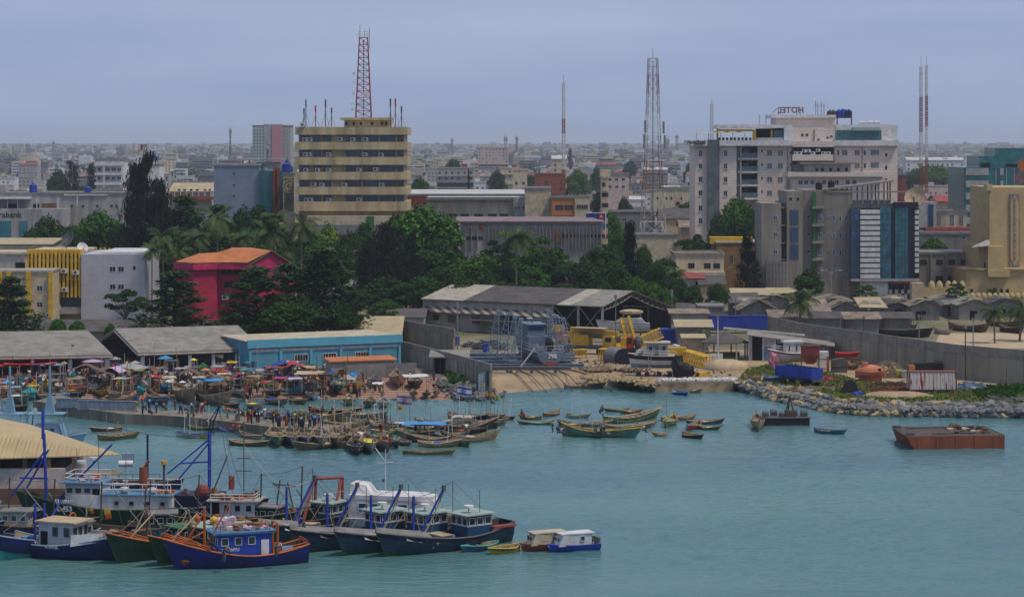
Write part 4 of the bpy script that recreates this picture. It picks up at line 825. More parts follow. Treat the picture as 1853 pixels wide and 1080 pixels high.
# red flame emblem on a lattice drum
o = thing('rooftop_emblem', 'red flame shaped emblem above a red lattice drum over the yellow hall', 'sign', P(1848,332,600))
b = MB(); pts = [P(1848+dx,py,600) for dx, py in ((0,287),(4,293),(6,300),(4,308),(0,313),(-4,308),(-6,300),(-4,293))]; b.ext(pts, (0,.8,0)); b.build('flame', 'orange', o, w=True)
b = MB()
for i in range(14):
 a = i*2*math.pi/14; b.tube([P(1848,316,600)+Vector((1.5*math.cos(a),1.5*math.sin(a)+.5,0)), P(1848,332,600)+Vector((1.5*math.cos(a+1),1.5*math.sin(a+1)+.5,0))], .08, 3); b.tube([P(1848,316,600)+Vector((1.5*math.cos(a),1.5*math.sin(a)+.5,0)), P(1848,332,600)+Vector((1.5*math.cos(a-1),1.5*math.sin(a-1)+.5,0))], .08, 3)
b.build('lattice', 'red', o, w=True)
# yellow hall
Y = 560; mat('ochre', (.52,.385,.19), .8, .12, .5)
t = bthing('yellow_hall', 'stepped ochre yellow hall with a tall diamond relief panel at the right edge', 'hall', 1748, 1900, Y)
b = MB(); wbox(b, 1791, 1950, 339, 0, Y, 24, z0=ZL); wbox(b, 1770, 1792, 445, 0, Y-1, 20, z0=ZL); wbox(b, 1748, 1950, 488, 0, Y-3, 20, z0=ZL); b.build('wall', 'ochre', t, w=True)
lab_part(t, 'cornice', 'ochre', (1786,1796,334,345,Y-.8,4),(1744,1950,485.5,488.5,Y-3.6,4),(1788,1828,490,501,Y-4.6,2)); lab_part(t, 'projecting_block', 'ochre', (1788,1817,446,490,Y-4,4))
b = MB(); b.ext([P(1827,351,Y-.3),P(1845,351,Y-.3),P(1845,484,Y-.3),P(1827,484,Y-.3)], (0,.5,0)); b.build('relief_panel', 'grey', t, w=True)
b = MB(); b.ext([P(x,y,Y-.4) for x, y in ((1829,367),(1836,352.5),(1843.5,367),(1843.5,468),(1836,482),(1829,468))], (0,.2,0)); b.build('relief_inset', 'ochre', t, w=True)
b = MB()
for i in range(11): y = 363+i*10.5; b.ext([P(1836,y-6,Y-.5),P(1838.5,y,Y-.5),P(1836,y+6,Y-.5),P(1833.5,y,Y-.5)], (0,.2,0))
b.build('diamond_relief', 'grey', t, w=True)
grid(t, Y-1, [1783.5], [481], 7, 13, 'white','glass',2); grid(t, Y-3.9, [1803], [481], 8, 14, 'white','glass',2,hm=1); grid(t, Y-3, [1758,1812,1823], [527], 6, 9, 'ochre','void',1); grid(t, Y-3, [1800], [528], 8, 15, 'ochre','void',1)
b = MB(); b.ext([P(1757,448,Y-6),P(1791,445,Y-6),P(1791,432,Y+2),P(1775,440,Y+2)], (0,0,.1)); b.build('white_canopy', 'lgrey', t, w=True)
# arcaded garden wall
t = bthing('arcade_wall', 'low ochre garden wall with a row of rounded arches below the yellow hall', 'wall', 1680, 1750, 545)
b = MB(); wbox(b, 1672, 1750, 520, 0, 545, .8, z0=ZL); b.build('wall', 'ochre', t, w=True); b = MB()
for px in (1686,1700,1716,1727,1741): b.sph(P(px,520,545.4), .85, .5, 1.6, 10, 6)
b.build('arch', 'ochre', t, w=True)
t = bthing('arcade_wall', 'front garden wall with small rounded arches above the shanty roofs at the right', 'wall', 1750, 1850, 530)
b = MB(); wbox(b, 1755, 1870, 538, 0, 530, .8, z0=ZL); b.build('wall', 'ochre', t, w=True); b = MB()
for px in rng(1760,1862,11): b.sph(P(px,538,530.4), .7, .5, 1.1, 10, 6)
b.build('arch', 'ochre', t, w=True)
lab_part(t, 'gatehouse', 'tan', (1650,1672,512,545,541,3)); 
# ---- houses around the pylon
t = bldg('yellow_house', 'flat roofed pale yellow house below the lattice pylon', 1222, 1310, 463, 560, 14, 's_cream', [([1251,1280,1297],[481],12,10,'dgrey','void',3)], par=.4, roof='s_concrete'); lab_part(t, 'terrace', 'cream', (1216,1312,492,500,557,3))
t = gable('red_roof_bungalow', 'white bungalow with a long dull red roof under the yellow house', 1178, 1272, 504, 494, 548, 12, 'dirty_white', 'red_tin', [([1186,1262],[513],8,9,'white','void',1)])
t = gable('gable_bungalow', 'low tan bungalow with dark pitched roof right of the red roof', 1268, 1310, 515, 500, 545, 10, 'tan', 'asb_dark')
mat('ochre_dark', (.30,.17,.06), .8, .2, .5); t = bldg('colonial_house', 'ochre mansion with yellow parapet and white framed tall windows', 1297, 1390, 440, 590, 16, 'ochre_dark', [([1324,1342,1356],[469],6,16,'white','void',2)], par=0, roof='dirty_white')
lab_part(t, 'parapet', 'yellow', (1285,1362,429,441,593,4)); 
t = bldg('cream_block', 'low cream flat block behind the lattice pylon', 1145, 1225, 427, 600, 12, 'cream', par=.2)
t = bldg('dark_roofed_hall', 'broad low hall with a dark roof behind the lattice pylon', 1090, 1185, 385, 800, 26, 's_grey', [([1100,1115,1130,1165],[397],8,5,'white','void',2)], par=0, roof='asb_dark')
gable('dark_roof_row', 'house with a dark corrugated roof left of the hotel', 1197, 1256, 396, 378, 780, 24, 'tan', 'asb_dark')
gable('brown_roof_house', 'house with a rusty brown pitched roof against the hotel base', 1232, 1262, 412, 400, 720, 14, 'tan', 'rust_tin')
t = bldg('flat_cream_house', 'cream flat roofed house with a row of small windows left of the hotel', 1182, 1256, 344, 900, 16, 's_cream', [([1190,1206,1215,1233],[359],3,5,'brown','void',1)], par=.6)
t = bldg('balcony_house', 'white house with a deep shaded balcony left of the lattice pylon', 1094, 1138, 318, 980, 14, 'pink', [([1104,1116,1128],[325,338],6,5,'white','void',2)], par=.8)
gable('long_pale_shed', 'long whitewashed shed with pale tan roof behind the shanty huts', 1328, 1400, 534, 523, 525, 12, 'dirty_white', 'tin_tan', cat='shed')
gable('long_pale_shed', 'pale roofed shed next to the bare concrete block', 1395, 1440, 532, 522, 530, 12, 'white', 'tin_tan', cat='shed')
gable('white_cottage', 'small white house glimpsed among the trees above the crimson house roof', 560, 585, 459, 452, 560, 10, 'white', 'asb_dark'); gable('white_cottage', 'white walled house with dark roof between dark trees right of the palms', 592, 640, 456, 450, 556, 12, 'white', 'asb_dark')
gable('workshop_roof', 'grey workshop roofs right of the dock shed', 1210, 1290, 560, 549, 500, 14, 'concrete', 'asb_dark'); gable('workshop_roof', 'long workshop with worn pale roof right of the dock shed', 1215, 1280, 568, 560, 478, 10, 'dirty_white', 'rust_tin')
bldg('grey_block', 'plain grey block wall building behind the blue container', 1265, 1310, 556, 492, 8, 's_grey', par=0)
# shanty huts behind the wall
hr = random.Random(11)
huts = [(1325,1375,548,534,470,'asb_dark'),(1340,1405,560,540,455,'rust_tin'),(1370,1440,545,533,480,'asb_dark'),(1440,1500,566,545,452,'rust_tin'),(1490,1545,548,538,482,'asb_dark'),(1500,1560,560,543,460,'rust_tin'),(1560,1600,556,542,470,'tin_tan'),(1600,1650,555,545,478,'asb_dark'),(1650,1700,553,541,468,'rust_tin'),(1705,1740,552,544,484,'asb_dark'),(1735,1790,551,539,470,'asb'),(1790,1850,548,538,482,'asb_dark'),(1590,1640,543,536,505,'asb_dark'),(1690,1750,540,534,505,'asb'),(1480,1540,543,535,505,'asb'),(1750,1800,540,533,510,'asb_dark'),(1800,1870,544,536,500,'asb'),(1420,1480,541,535,505,'rust_tin')]
for i, (x0, x1, ye, yr, Yh, rm) in enumerate(huts):
 Yh = 497+(Yh-452)*.75
 t = bthing('shanty_hut', {'asb_dark':'dark','rust_tin':'patched brown','tin_tan':'yellowish','asb':'pale grey'}[rm]+' roofed shanty hut of grey blocks behind the long wall', 'hut', x0, x1, Yh, 'shanty huts behind the long wall')
 X0, X1, Ze, Zr, d = fx(x0,Yh), fx(x1,Yh), fz(ye,Yh), fz(yr,Yh+5), 10
 b = MB(); b.box(X0,Yh,ZL-.2,X1,Yh+d,Ze)
 if i % 3: b.ext([(X0,Yh,Ze),(X1,Yh,Ze),((X0+X1)/2,Yh,Zr)], (0,d,0))
 b.build('wall', 's_grey' if i % 2 else 's_concrete', t, w=True)
 b = MB(); m_ = (X0+X1)/2
 if i % 3:
  b.ext([(X0-.7,Yh-.8,Ze-.2),(m_,Yh-.8,Zr+.08),(m_,Yh+d,Zr+.08),(X0-.7,Yh+d,Ze-.2)], (0,0,.1)); b.ext([(m_,Yh-.8,Zr+.08),(X1+.7,Yh-.8,Ze-.2),(X1+.7,Yh+d,Ze-.2),(m_,Yh+d,Zr+.08)], (0,0,.1))
 else:
  b.ext([(X0-.7,Yh-1,Ze),(X1+.7,Yh-1.2,Ze-.1),(X1+.5,Yh+d,Zr+.2),(X0-.5,Yh+d,Zr+.1)], (0,0,.1))
 rf = b.build('roof', rm, t, w=True)
 for k in range(6):
  b = MB(); x = hr.uniform(X0,X1-2); y = hr.uniform(Yh-.5,Yh+5); f = (y-Yh)/d; zz = Ze+(Zr-Ze)*(1-abs((x+1-m_)/(m_-X0)) if i % 3 else f)+.3; b.cb((x+1,y,zz), 2.2, 1.4, .06, hr.uniform(-.1,.1), 0, (.2 if i % 3 == 0 else 0), 0); b.build('roof_patch', hr.choice(['asb','tin_tan','rust_tin','grey']), rf, w=True)
 b = MB(); xd = hr.uniform(X0+.5,X1-2); b.box(xd,Yh-.06,ZL,xd+1.1,Yh+.02,ZL+2); b.build('door', 'void', t, w=True)
 b = MB(); xd = hr.uniform(X0+.5,X1-2); b.box(xd,Yh-.08,ZL+1.3,xd+.9,Yh+.02,ZL+2); b.build('window', 'void', t, w=True)
panelwall('yard_fence', 'low grey block fence in front of the shanty huts', [(1440,590),(1540,594),(1640,596)], 2.0, .3, ('s_grey','grey'), 4, cat='fence')
for i, (x0, x1, ye, yr) in enumerate(((1395,1450,574,562),(1455,1520,576,565),(1530,1590,577,566),(1600,1650,576,566))): gable('shanty_lean_to', ['patched','brown','sagging','worn'][i]+' low lean-to roof directly behind the long wall', x0, x1, ye, yr, 462+i*3, 7, 's_grey', ['rust_tin','asb_dark'][i%2], cat='hut')
struct(MB().add([(fx(1690,440),440,ZL+.01),(fx(2300,436),436,ZL+.01),(fx(2300,478),478,ZL+.01),(fx(1700,474),474,ZL+.01)], [(0,1,2,3)]).build('sand_lot', 'beach'))
# ---- the hazy city beyond: counted houses near, one mass far
CW = [('white','white'),('dirty_white','off white'),('lgrey','light grey'),('grey','grey'),('cream','cream'),('pink','pale pink'),('s_concrete','bare concrete'),('tan','tan'),('s_rust','reddish'),('rust','brick red')]
def zone(px): return ('behind the grey bank' if px < 240 else 'left of the beige tower' if px < 534 else 'behind the white roofed hall' if px < 800 else 'over the mauve roofed warehouse' if px < 1000 else 'left of the lattice pylon' if px < 1180 else 'between pylon and hotel' if px < 1270 else 'right of the pink hotel')
def citybox(b, x, Y, w, d, h, z, r, wm=1, rich=1):
 b.box(x-w/2, Y, z-1, x+w/2, Y+d, z+h)
 fl = max(1, int(h/3.1)); k = max(2, int(w/3.2))
 for f in range(fl):
  zz = z+f*3.1+1.1
  if r.random() < .3: b.box(x-w/2+.3, Y-.9, zz-1.3, x+w/2-.3, Y+.0, zz-.9); b.box(x-w/2+.5, Y-.1, zz-.9, x+w/2-.5, Y-.02, zz+1.2, 1) if r.random() < .4 else None
  for i in range(k):
   if r.random() < .8: xx = x-w/2+(i+.5)*w/k; b.box(xx-.55, Y-.08, zz, xx+.55, Y+.02, zz+1.2, 1)
 b.box(x-w/2-.2, Y-.25, z+h, x+w/2+.2, Y+.15, z+h+.7); b.box(x-w/2-.2, Y+.15, z+h, x-w/2+.15, Y+d, z+h+.7); b.box(x+w/2-.15, Y+.15, z+h, x+w/2+.2, Y+d, z+h+.7)
 if r.random() < .7: xx = x+r.uniform(-.3,.3)*w; b.box(xx-1.6, Y+2, z+h, xx+1.6, Y+6, z+h+2.4, 2 if r.random() < .3 else 0)
 if r.random() < .35: b.cyl((x+r.uniform(-.4,.4)*w, Y+2, z+h), .8, 1.6, 8, 3)
 if r.random() < .2: b.ext([(x-w/2,Y-.5,z+h+.7),(x+w/2,Y-.5,z+h+.7),(x+w/2,Y+d/2,z+h+2.6),(x-w/2,Y+d/2,z+h+2.6)], (0,0,.15), 4)
r = random.Random(21)
Ys = []; cnt = 0
mat('farwin', (.035,.04,.055), .4, .2)
for Yb in (760, 830, 900, 980, 1070, 1170, 1290, 1420, 1570, 1750, 1960, 2200, 2500):
 px = -30+r.uniform(0,30); 
 while px < 1890:
  wp = r.uniform(9, 24)*F/Yb; hide = (530 < px < 740 and Yb < 1200) or (1255 < px < 1640) or (px > 1745 and Yb < 1500) or (px < 420 and Yb < 800)
  if not hide and r.random() < .84 and cnt < 268:
   Yq = Yb+r.uniform(-25,25); h = r.choice([4,4.5,7,7,7.5,10,10,13])*r.uniform(.9,1.1)*(1.12 if Yb > 1400 else 1); wm, wn = CW[min(9, int(abs(r.gauss(3,2.6))))]
   b = MB(); x = fx(px+wp/2, Yq); w_ = wp*Yq/F*.9; z = gz(Yq)
   citybox(b, x-x, Yq-Yq, w_, r.uniform(9,16), h, 0, r)
   o = b.build('house', [wm, 'farwin', 'red_tin', 'blue', r.choice(['tin_white','red_tin','asb'])]); o.location = (x, Yq, z)
   tag(o, f"{wn} {['one','two','three','four','five','six'][min(5,int(h/3.1)-0 if h>3.1 else 0)]} storey flat roofed city house {zone(px)}", 'house', 'houses of the city'); cnt += 1
  px += wp*r.uniform(1.0,1.35)
b = [MB() for _ in range(4)]
for i in range(2300):
 Yq = 2300*(4.0**r.random()); px = r.uniform(-40,1890); s_ = 1.25
 h = r.choice([4,7,7,10,10,13,16])*r.uniform(.8,1.2)*(1+.25*noise.noise(Vector((px*.012,Yq*.002,0)))); w_ = r.uniform(9,26)
 q = b[r.randrange(4)]; x = fx(px,Yq); z = gz(Yq); q.box(x-w_/2, Yq, z-1, x+w_/2, Yq+14, z+h)
 for f in range(int(h/3.1)): q.box(x-w_/2+1, Yq-.1, z+f*3.1+1.2, x+w_/2-1, Yq+.1, z+f*3.1+2.3, 1) if r.random() < .75 else None
 if r.random() < .5: q.box(x-2, Yq+2, z+h, x+1.5, Yq+6, z+h+2.5)
for q, m_ in zip(b, ('white','grey','lgrey','cream')): struct(q.build('distant_city', [m_,'farwin']), 'stuff')
big = [(865,920,268,2300,'pink','wide pale pink block rising above the far city roofs'),(905,940,305,1500,'cream','cream housing block with rows of small windows in mid city'),(790,858,305,1250,'lgrey','pale grey three storey block in the middle of the city'),(928,954,308,1100,'cream','tall cream block with arched window columns'),(998,1026,290,1350,'cream','yellowish block above the brick red building'),(968,1022,316,1120,'rust','brick red low building behind the warehouse'),(1640,1745,292,1600,'white','long white apartment block right of the pink hotel'),(1740,1775,284,1650,'white','white office block left of the green glass office'),(1090,1100,322,700,'cream','narrow cream end wall left of the pylon')]
for x0, x1, yt, Yq, m_, lb in big:
 b = MB(); w_ = (x1-x0)*Yq/F; citybox(b, 0, 0, w_, 14, fz(yt,Yq)-gz(Yq), 0, random.Random(x0)); o = b.build('city_block', [m_,'farwin','red_tin','blue','tin_white']); o.location = (fx((x0+x1)/2,Yq), Yq, gz(Yq)); tag(o, lb, 'building')
# ---- masts
lattice('lattice_pylon', 'tall rusty white lattice pylon with antenna panels left of the hotel', 'radio mast', 1183, 105, 500, 50, 16, 620, ('white','dirty_white','s_rust','lgrey'), 17, .08, waist=(285,26))
rt = bpy.data.objects['lattice_pylon']; 
for dx, z0, z1 in ((-1.9,218,240),(1.9,220,242),(-2.2,243,268),(2.2,245,270)):
 b = MB(); b.box(dx-.25+(-.6 if dx < 0 else .6), -2.4, fz(z1,620)-rt.location.z, dx+.25+(-.6 if dx < 0 else .6), -2, fz(z0,620)-rt.location.z); b.build('panel_antenna', 'grey', rt)
b = MB(); b.tube([(0,0,fz(105,620)-rt.location.z),(0,0,fz(86,620)-rt.location.z)], .09, 4, r2=.03); b.build('spike', 'grey', rt)
dishes(rt, [(-4.6,-3,fz(328,620)-rt.location.z,.5)])
MS = [(1020,150,345,5,900,('rust','white','white'),'slim guyed red and white mast right of centre'),(1288,188,254,5,720,('lgrey',),'grey slim mast behind the hotel terrace'),(1667,120,360,5,800,('rust','white'),'left of two tall red and white masts right of the hotel'),(1677,118,350,4,1000,('rust','white'),'right and thinner of two tall masts right of the hotel'),(50,260,283,4,2200,('lgrey',),'small mast on the far left skyline'),(96,256,283,2.5,2000,('lgrey',),'thin mast on the left skyline'),(416.5,233,282,2.5,1600,('dgrey',),'mast on the skyline left of the pink striped tower'),(818,251,276,3,2200,('lgrey',),'mast on the skyline right of the beige tower'),(915,247,292,4,1900,('lgrey',),'mast in front of the wide pink far block'),(935,248,276,3,1900,('grey',),'mast right of the wide pink far block'),(1207,250,300,5,1500,('lgrey',),'pale mast just right of the pylon'),(1225,245,272,3.5,1800,('lgrey',),'short pale mast between pylon and hotel'),(484,262,300,3,660,('dwood',),'dark mast in front of the teal glazed office'),(131,282,335,1.6,1100,('dgrey',),'dark pole in the city at the left'),(218,266,290,6,1000,('lgrey',),'pale antenna frame beside the top of the tall dark tree'),(242,262,285,2,1400,('lgrey',),'faint mast behind the tall dark tree')]
for px, y0, y1, w_, Yq, cols, lb in MS:
 rt, zt, hw = lattice('mast', lb, 'radio mast', px, y0, y1, w_, w_*.75, Yq, cols, max(4,int((y1-y0)/9)), (.06 if y1-y0 > 100 else .036)*Yq/700)
 b = MB(); b.tube([(0,0,zt),(0,0,zt*1.05+1)], .06*Yq/700, 4); b.build('spike', 'grey', rt)
 if y1-y0 < 60 or Yq > 1500: 
  b = MB(); 
  for a in (0,2.1,4.2): b.box(math.cos(a)*w_*Yq/F*.8-.3, math.sin(a)*w_*Yq/F*.8-.3, zt*.8, math.cos(a)*w_*Yq/F*.8+.3, math.sin(a)*w_*Yq/F*.8+.3, zt*.95)
  b.build('panel_antenna', 'lgrey', rt)
# ================================================================== TREES
TM = {}
def leafquad(b, p, n_, s, rr, asp=.6):
 n_ = n_.normalized(); a = n_.cross(Vector((rr.uniform(-1,1),rr.uniform(-1,1),rr.uniform(-1,1)))).normalized(); c = n_.cross(a)
 a *= s; c *= s*asp
 n0 = len(b.v); b.v += [tuple(p-a), tuple(p-c*.9), tuple(p+a), tuple(p+c)]; b.f.append((n0,n0+1,n0+2,n0+3)); b.m.append(0)
def blob_crown(blobs, k, s, seed, up=.5):
 """leaf faces spread through the outer part of several ragged clumps; clumps leave gaps"""
 rr = random.Random(seed); b = MB(); tot = sum(r[3]*r[4] for r in blobs)
 for (x,y,z,r1,r2) in blobs:
  for i in range(int(k*r1*r2/tot)):
   d = Vector((rr.gauss(0,1),rr.gauss(0,1),rr.gauss(0,1))).normalized()
   if d.z < -.35: d.z *= -.6
   f = rr.uniform(.62,1.0)**.6*(1+.42*noise.noise(d*2.6+Vector((x,y,z))*.7+Vector((seed,0,0))))
   p = Vector((x+d.x*r1*f, y+d.y*r1*f, z+d.z*r2*f))
   leafquad(b, p, d*(1-up)+Vector((0,0,up))+Vector((rr.uniform(-.7,.7),rr.uniform(-.7,.7),rr.uniform(-.4,.4))), s*rr.uniform(.6,1.35), rr)
 return b
def mk(name, crown, trunk, lm, bm='bark'):
 o = crown.build('crown', lm); t = trunk.build('trunk', bm); TM[name] = (o.data, t.data); bpy.data.objects.remove(o); bpy.data.objects.remove(t)
def branch_trunk(h, r, blobs, seed):
 rr = random.Random(seed); b = MB(); top = Vector((rr.uniform(-.03,.03)*h,0,h*.5)); b.tube([(0,0,-.5),(rr.uniform(-.02,.02)*h,0,h*.25),top], r, 7, 0, r*.7)
 for (x,y,z,r1,r2) in blobs: b.tube([Vector((0,0,h*.28)).lerp(top,rr.random()), Vector((x*.5,y*.5,(z+h*.4)/2)), (x,y,z)], r*.42, 5, 0, r*.12)
 return b
# unit height 10 trees
def round_blobs(seed, n_=15, rx=4.2, z0=4.2, zt=8.3):
 rr = random.Random(seed); out = []
 for i in range(n_):
  a = i*2.4+rr.uniform(-.4,.4); f = (i+.5)/n_; z = z0+(zt-z0)*f; q = math.sqrt(max(.05,1-(max(0,f-.25)/.8)**2))*rx*.72*rr.uniform(.65,1.1)
  out.append((q*math.cos(a), q*math.sin(a), z, rr.uniform(1.2,1.9), rr.uniform(1.0,1.45)))
 out.append((0,0,zt+.3,1.7,1.3)); out.append((0,0,(z0+zt)/2,2.6,2.2)); return out
for i, (lm, nn) in enumerate((('leaf_a',15),('leaf_b',17),('leaf_a',13),('leaf_e',15))):
 bl = round_blobs(i+1, nn); mk('round%d' % i, blob_crown(bl, 8600, .23, i+1), branch_trunk(10, .38, bl, i), lm)
bl = round_blobs(9, 12); mk('pale', blob_crown(bl, 6000, .22, 9), branch_trunk(10, .3, bl, 9), 'leaf_d')
# tropical almond: flat tiers
def tier_crown(seed, tiers, s=.27, k=8200, cone=.9):
 rr = random.Random(seed); b = MB(); tr = MB(); tr.tube([(0,0,-.5),(.1,0,5),(0,.1,9.8)], .34, 7, 0, .06)
 for q in range(tiers):
  f = q/(tiers-1); z = 2.0+7.4*f; R_ = (1-f)**.75*4.6*cone+.5; nb = max(4, int(9*(1-f*.5)))
  for j in range(nb):
   a = j*6.283/nb+q*.7+rr.uniform(-.25,.25); L_ = R_*rr.uniform(.7,1.12); tip = Vector((math.cos(a)*L_, math.sin(a)*L_, z+.12*L_+rr.uniform(-.25,.35)))
   tr.tube([(0,0,z-.5),tip], .09, 4, 0, .03)
   for i in range(int(k/tiers/nb)):
    t_ = rr.random()**.6; c = Vector((0,0,z-.3)).lerp(tip, .25+.8*t_); w_ = .42+.5*(1-abs(t_-.6))
    p = c+Vector((rr.gauss(0,w_*.62), rr.gauss(0,w_*.62), rr.gauss(0,.16)+.1)); leafquad(b, p, Vector((rr.uniform(-.5,.5),rr.uniform(-.5,.5),1)), s*rr.uniform(.6,1.3), rr)
 return b, tr
for i in range(3): c, t_ = tier_crown(20+i, (8,9,7)[i]); mk('almond%d' % i, c, t_, ('leaf_a','leaf_e','leaf_a')[i])
# umbrella shaped acacia
def umb(seed, m_, name):
 rr = random.Random(seed); bl = []
 for i in range(17): a = i*2.4; q = 5.6*math.sqrt((i+.5)/17); bl.append((q*math.cos(a), q*math.sin(a), 7.6-.075*q*q*rr.uniform(.7,1.5)+rr.uniform(-.7,.6), rr.uniform(1.1,1.9), .5))
 mk(name, blob_crown(bl, 7600, .22, seed, .8), branch_trunk(9, .3, bl, seed), m_)
umb(31, 'leaf_e', 'umb0'); umb(32, 'leaf_b', 'umb1')
# casuarina: feathery drooping needles
def casu(seed, name, cone=False):
 rr = random.Random(seed); b = MB(); tr = MB(); tr.tube([(0,0,-.5),(.25,0,4),(-.1,0,9.6)], .3, 6, 0, .06)
 for i in range(60 if not cone else 70):
  f = rr.random(); z = 1.6+f*8; R_ = ((1-f)**.55*3.0+.35) if not cone else (1-f)*2.2+.2; a = rr.uniform(0,6.28); L_ = R_*rr.uniform(.45,1.15); tip = Vector((math.cos(a)*L_, math.sin(a)*L_, z+rr.uniform(-.1,.7)))
  tr.tube([(0,0,z-.6),tip], .06, 3, 0, .02)
  for j in range(70):
   c = Vector((0,0,z-.4)).lerp(tip, .35+.7*rr.random())+Vector((rr.gauss(0,.32),rr.gauss(0,.32),rr.gauss(0,.22)))
   d = Vector((rr.uniform(-.35,.35),rr.uniform(-.35,.35),-rr.uniform(.25,.6))); w_ = Vector((rr.uniform(-1,1),rr.uniform(-1,1),0)).normalized()*.07
   n0 = len(b.v); b.v += [tuple(c-w_), tuple(c+w_), tuple(c+d)]; b.f.append((n0,n0+1,n0+2)); b.m.append(0)
 mk(name, b, tr, 'leaf_c')
casu(41, 'casu0'); casu(42, 'casu1'); casu(43, 'cone', True)
# coconut palm
def palm(seed, name, fan=False):
 rr = random.Random(seed); b = MB(); tr = MB(); lean = rr.uniform(-.5,.5); tr.tube([(0,0,-.3),(lean*.3,0,3),(lean,0,7.6)], .2, 7, 0, .13)
 for i in range(24):
  a = i*2.4; e = rr.uniform(-.3,1.25); L_ = rr.uniform(2.9,3.7); p = Vector((lean,0,7.6)); d = Vector((math.cos(a)*math.cos(e), math.sin(a)*math.cos(e), math.sin(e))); side = d.cross(Vector((0,0,1))).normalized(); K = 12
  for k in range(K):
   q = p+d*(L_/K); 
   for s_ in (-1,1):
    w_ = .75*math.sin(math.pi*(k+1.2)/(K+2)); t_ = p+side*s_*w_+d*.3+Vector((0,0,-w_*.75))
    n0 = len(b.v); b.v += [tuple(p), tuple(p.lerp(q,.75)), tuple(t_+d*.12), tuple(t_)]; b.f.append((n0,n0+1,n0+2,n0+3)); b.m.append(0)
   p = q; d = (d+Vector((0,0,-.13-.05*abs(math.cos(e))))).normalized()
 mk(name, b, tr, 'leaf_p', 'palmbark')
for i in range(3): palm(50+i, 'palm%d' % i)
SPC = {'round':'leafy round headed','pale':'light yellow green','almond':'tiered dark green','umb':'flat topped spreading','casu':'dark feathery','cone':'dark conical','palm':'coconut'}
def tree(kind, px, yt, w, Y, label=None, base=None, group=None, name=None, wide=None):
 """px centre, yt top pixel, w crown width in pixels, Y distance"""
 key = ''.join(c for c in kind if not c.isdigit()); z0 = gz(Y); hh = fz(yt,Y)-z0
 UH = {'round':10.0,'pale':9.8,'almond':9.9,'umb':8.6,'casu':9.9,'cone':9.9,'palm':9.6}[key]; UW = {'round':8.8,'pale':8.6,'almond':8.6,'umb':13.5,'casu':6.2,'cone':4.2,'palm':6.6}[key]
 sz = hh/UH; sx = (w*Y/F)/UW
 nm = name or ('palm_tree' if key == 'palm' else 'conifer_tree' if key == 'cone' else 'casuarina_tree' if key == 'casu' else 'almond_tree' if key == 'almond' else 'acacia_tree' if key == 'umb' else 'broadleaf_tree')
 o = thing(nm, label or SPC[key]+(' palm' if key == 'palm' else ' tree')+' '+where(px, yt, Y), 'palm' if key == 'palm' else 'tree', (fx(px,Y),Y,z0), 0, group or 'trees of the town')
 cm, tm = TM[kind]
 rz = rnd.uniform(0,6.28)
 sc = (sx, sx, sz)
 if key == 'palm':      # keep fronds in proportion: crown scaled by width, trunk by height
  k = sx; c = inst(cm, o, (0,0,hh-k*9.4), rz, (k,k,k), 'crown'); inst(tm, o, (0,0,0), rz, (k,k,max(.05,(hh-k*9.4+7.6*k)/7.6)), 'trunk'); return o
 inst(cm, o, (0,0,0), rz, sc, 'crown'); inst(tm, o, (0,0,0), rz, sc, 'trunk'); return o
LAND = [(-200,60,'at the far left edge'),(60,150,'before the grey bank'),(150,240,'between bank and tall dark tree'),(240,330,'beside the tall feathery tree'),(330,400,'left of the crimson gable'),(400,470,'behind the crimson roof'),(470,530,'behind the gable of the crimson house'),(530,590,'below the beige tower'),(590,660,'right of the palm pair under the beige tower'),(660,730,'at the foot of the beige tower'),(730,840,'before the pale grey hall'),(840,930,'before the mauve roofed warehouse'),(930,1030,'behind the dock shed roof'),(1030,1100,'right of the mauve roofed warehouse'),(1100,1180,'beside the lattice pylon'),(1180,1260,'right of the lattice pylon'),(1260,1400,'below the pink hotel'),(1400,1500,'before the bare concrete block'),(1500,1640,'under the striped glass front'),(1640,1760,'right of the striped glass front'),(1760,2100,'below the yellow hall')]
def where(px, yt, Y):
 for a, c, s in LAND:
  if a <= px < c: w_ = s; break
 return w_
T_ = tree
T_('casu0',262,274,96,560,'tall very dark feathery casuarina tree left of centre rising above the skyline'); T_('casu1',290,322,66,566); T_('casu1',246,296,76,563); T_('casu0',284,345,110,557); T_('casu0',702,404,118,520,'huge dark feathery tree behind the big almond trees'); T_('casu1',668,440,70,515); T_('casu1',742,430,60,530); T_('cone',1140,402,46,520,'dark conical tree left of the lattice pylon legs'); T_('casu1',1352,425,50,575,'dark thin tree against the ochre mansion'); T_('casu0',1368,470,40,560)
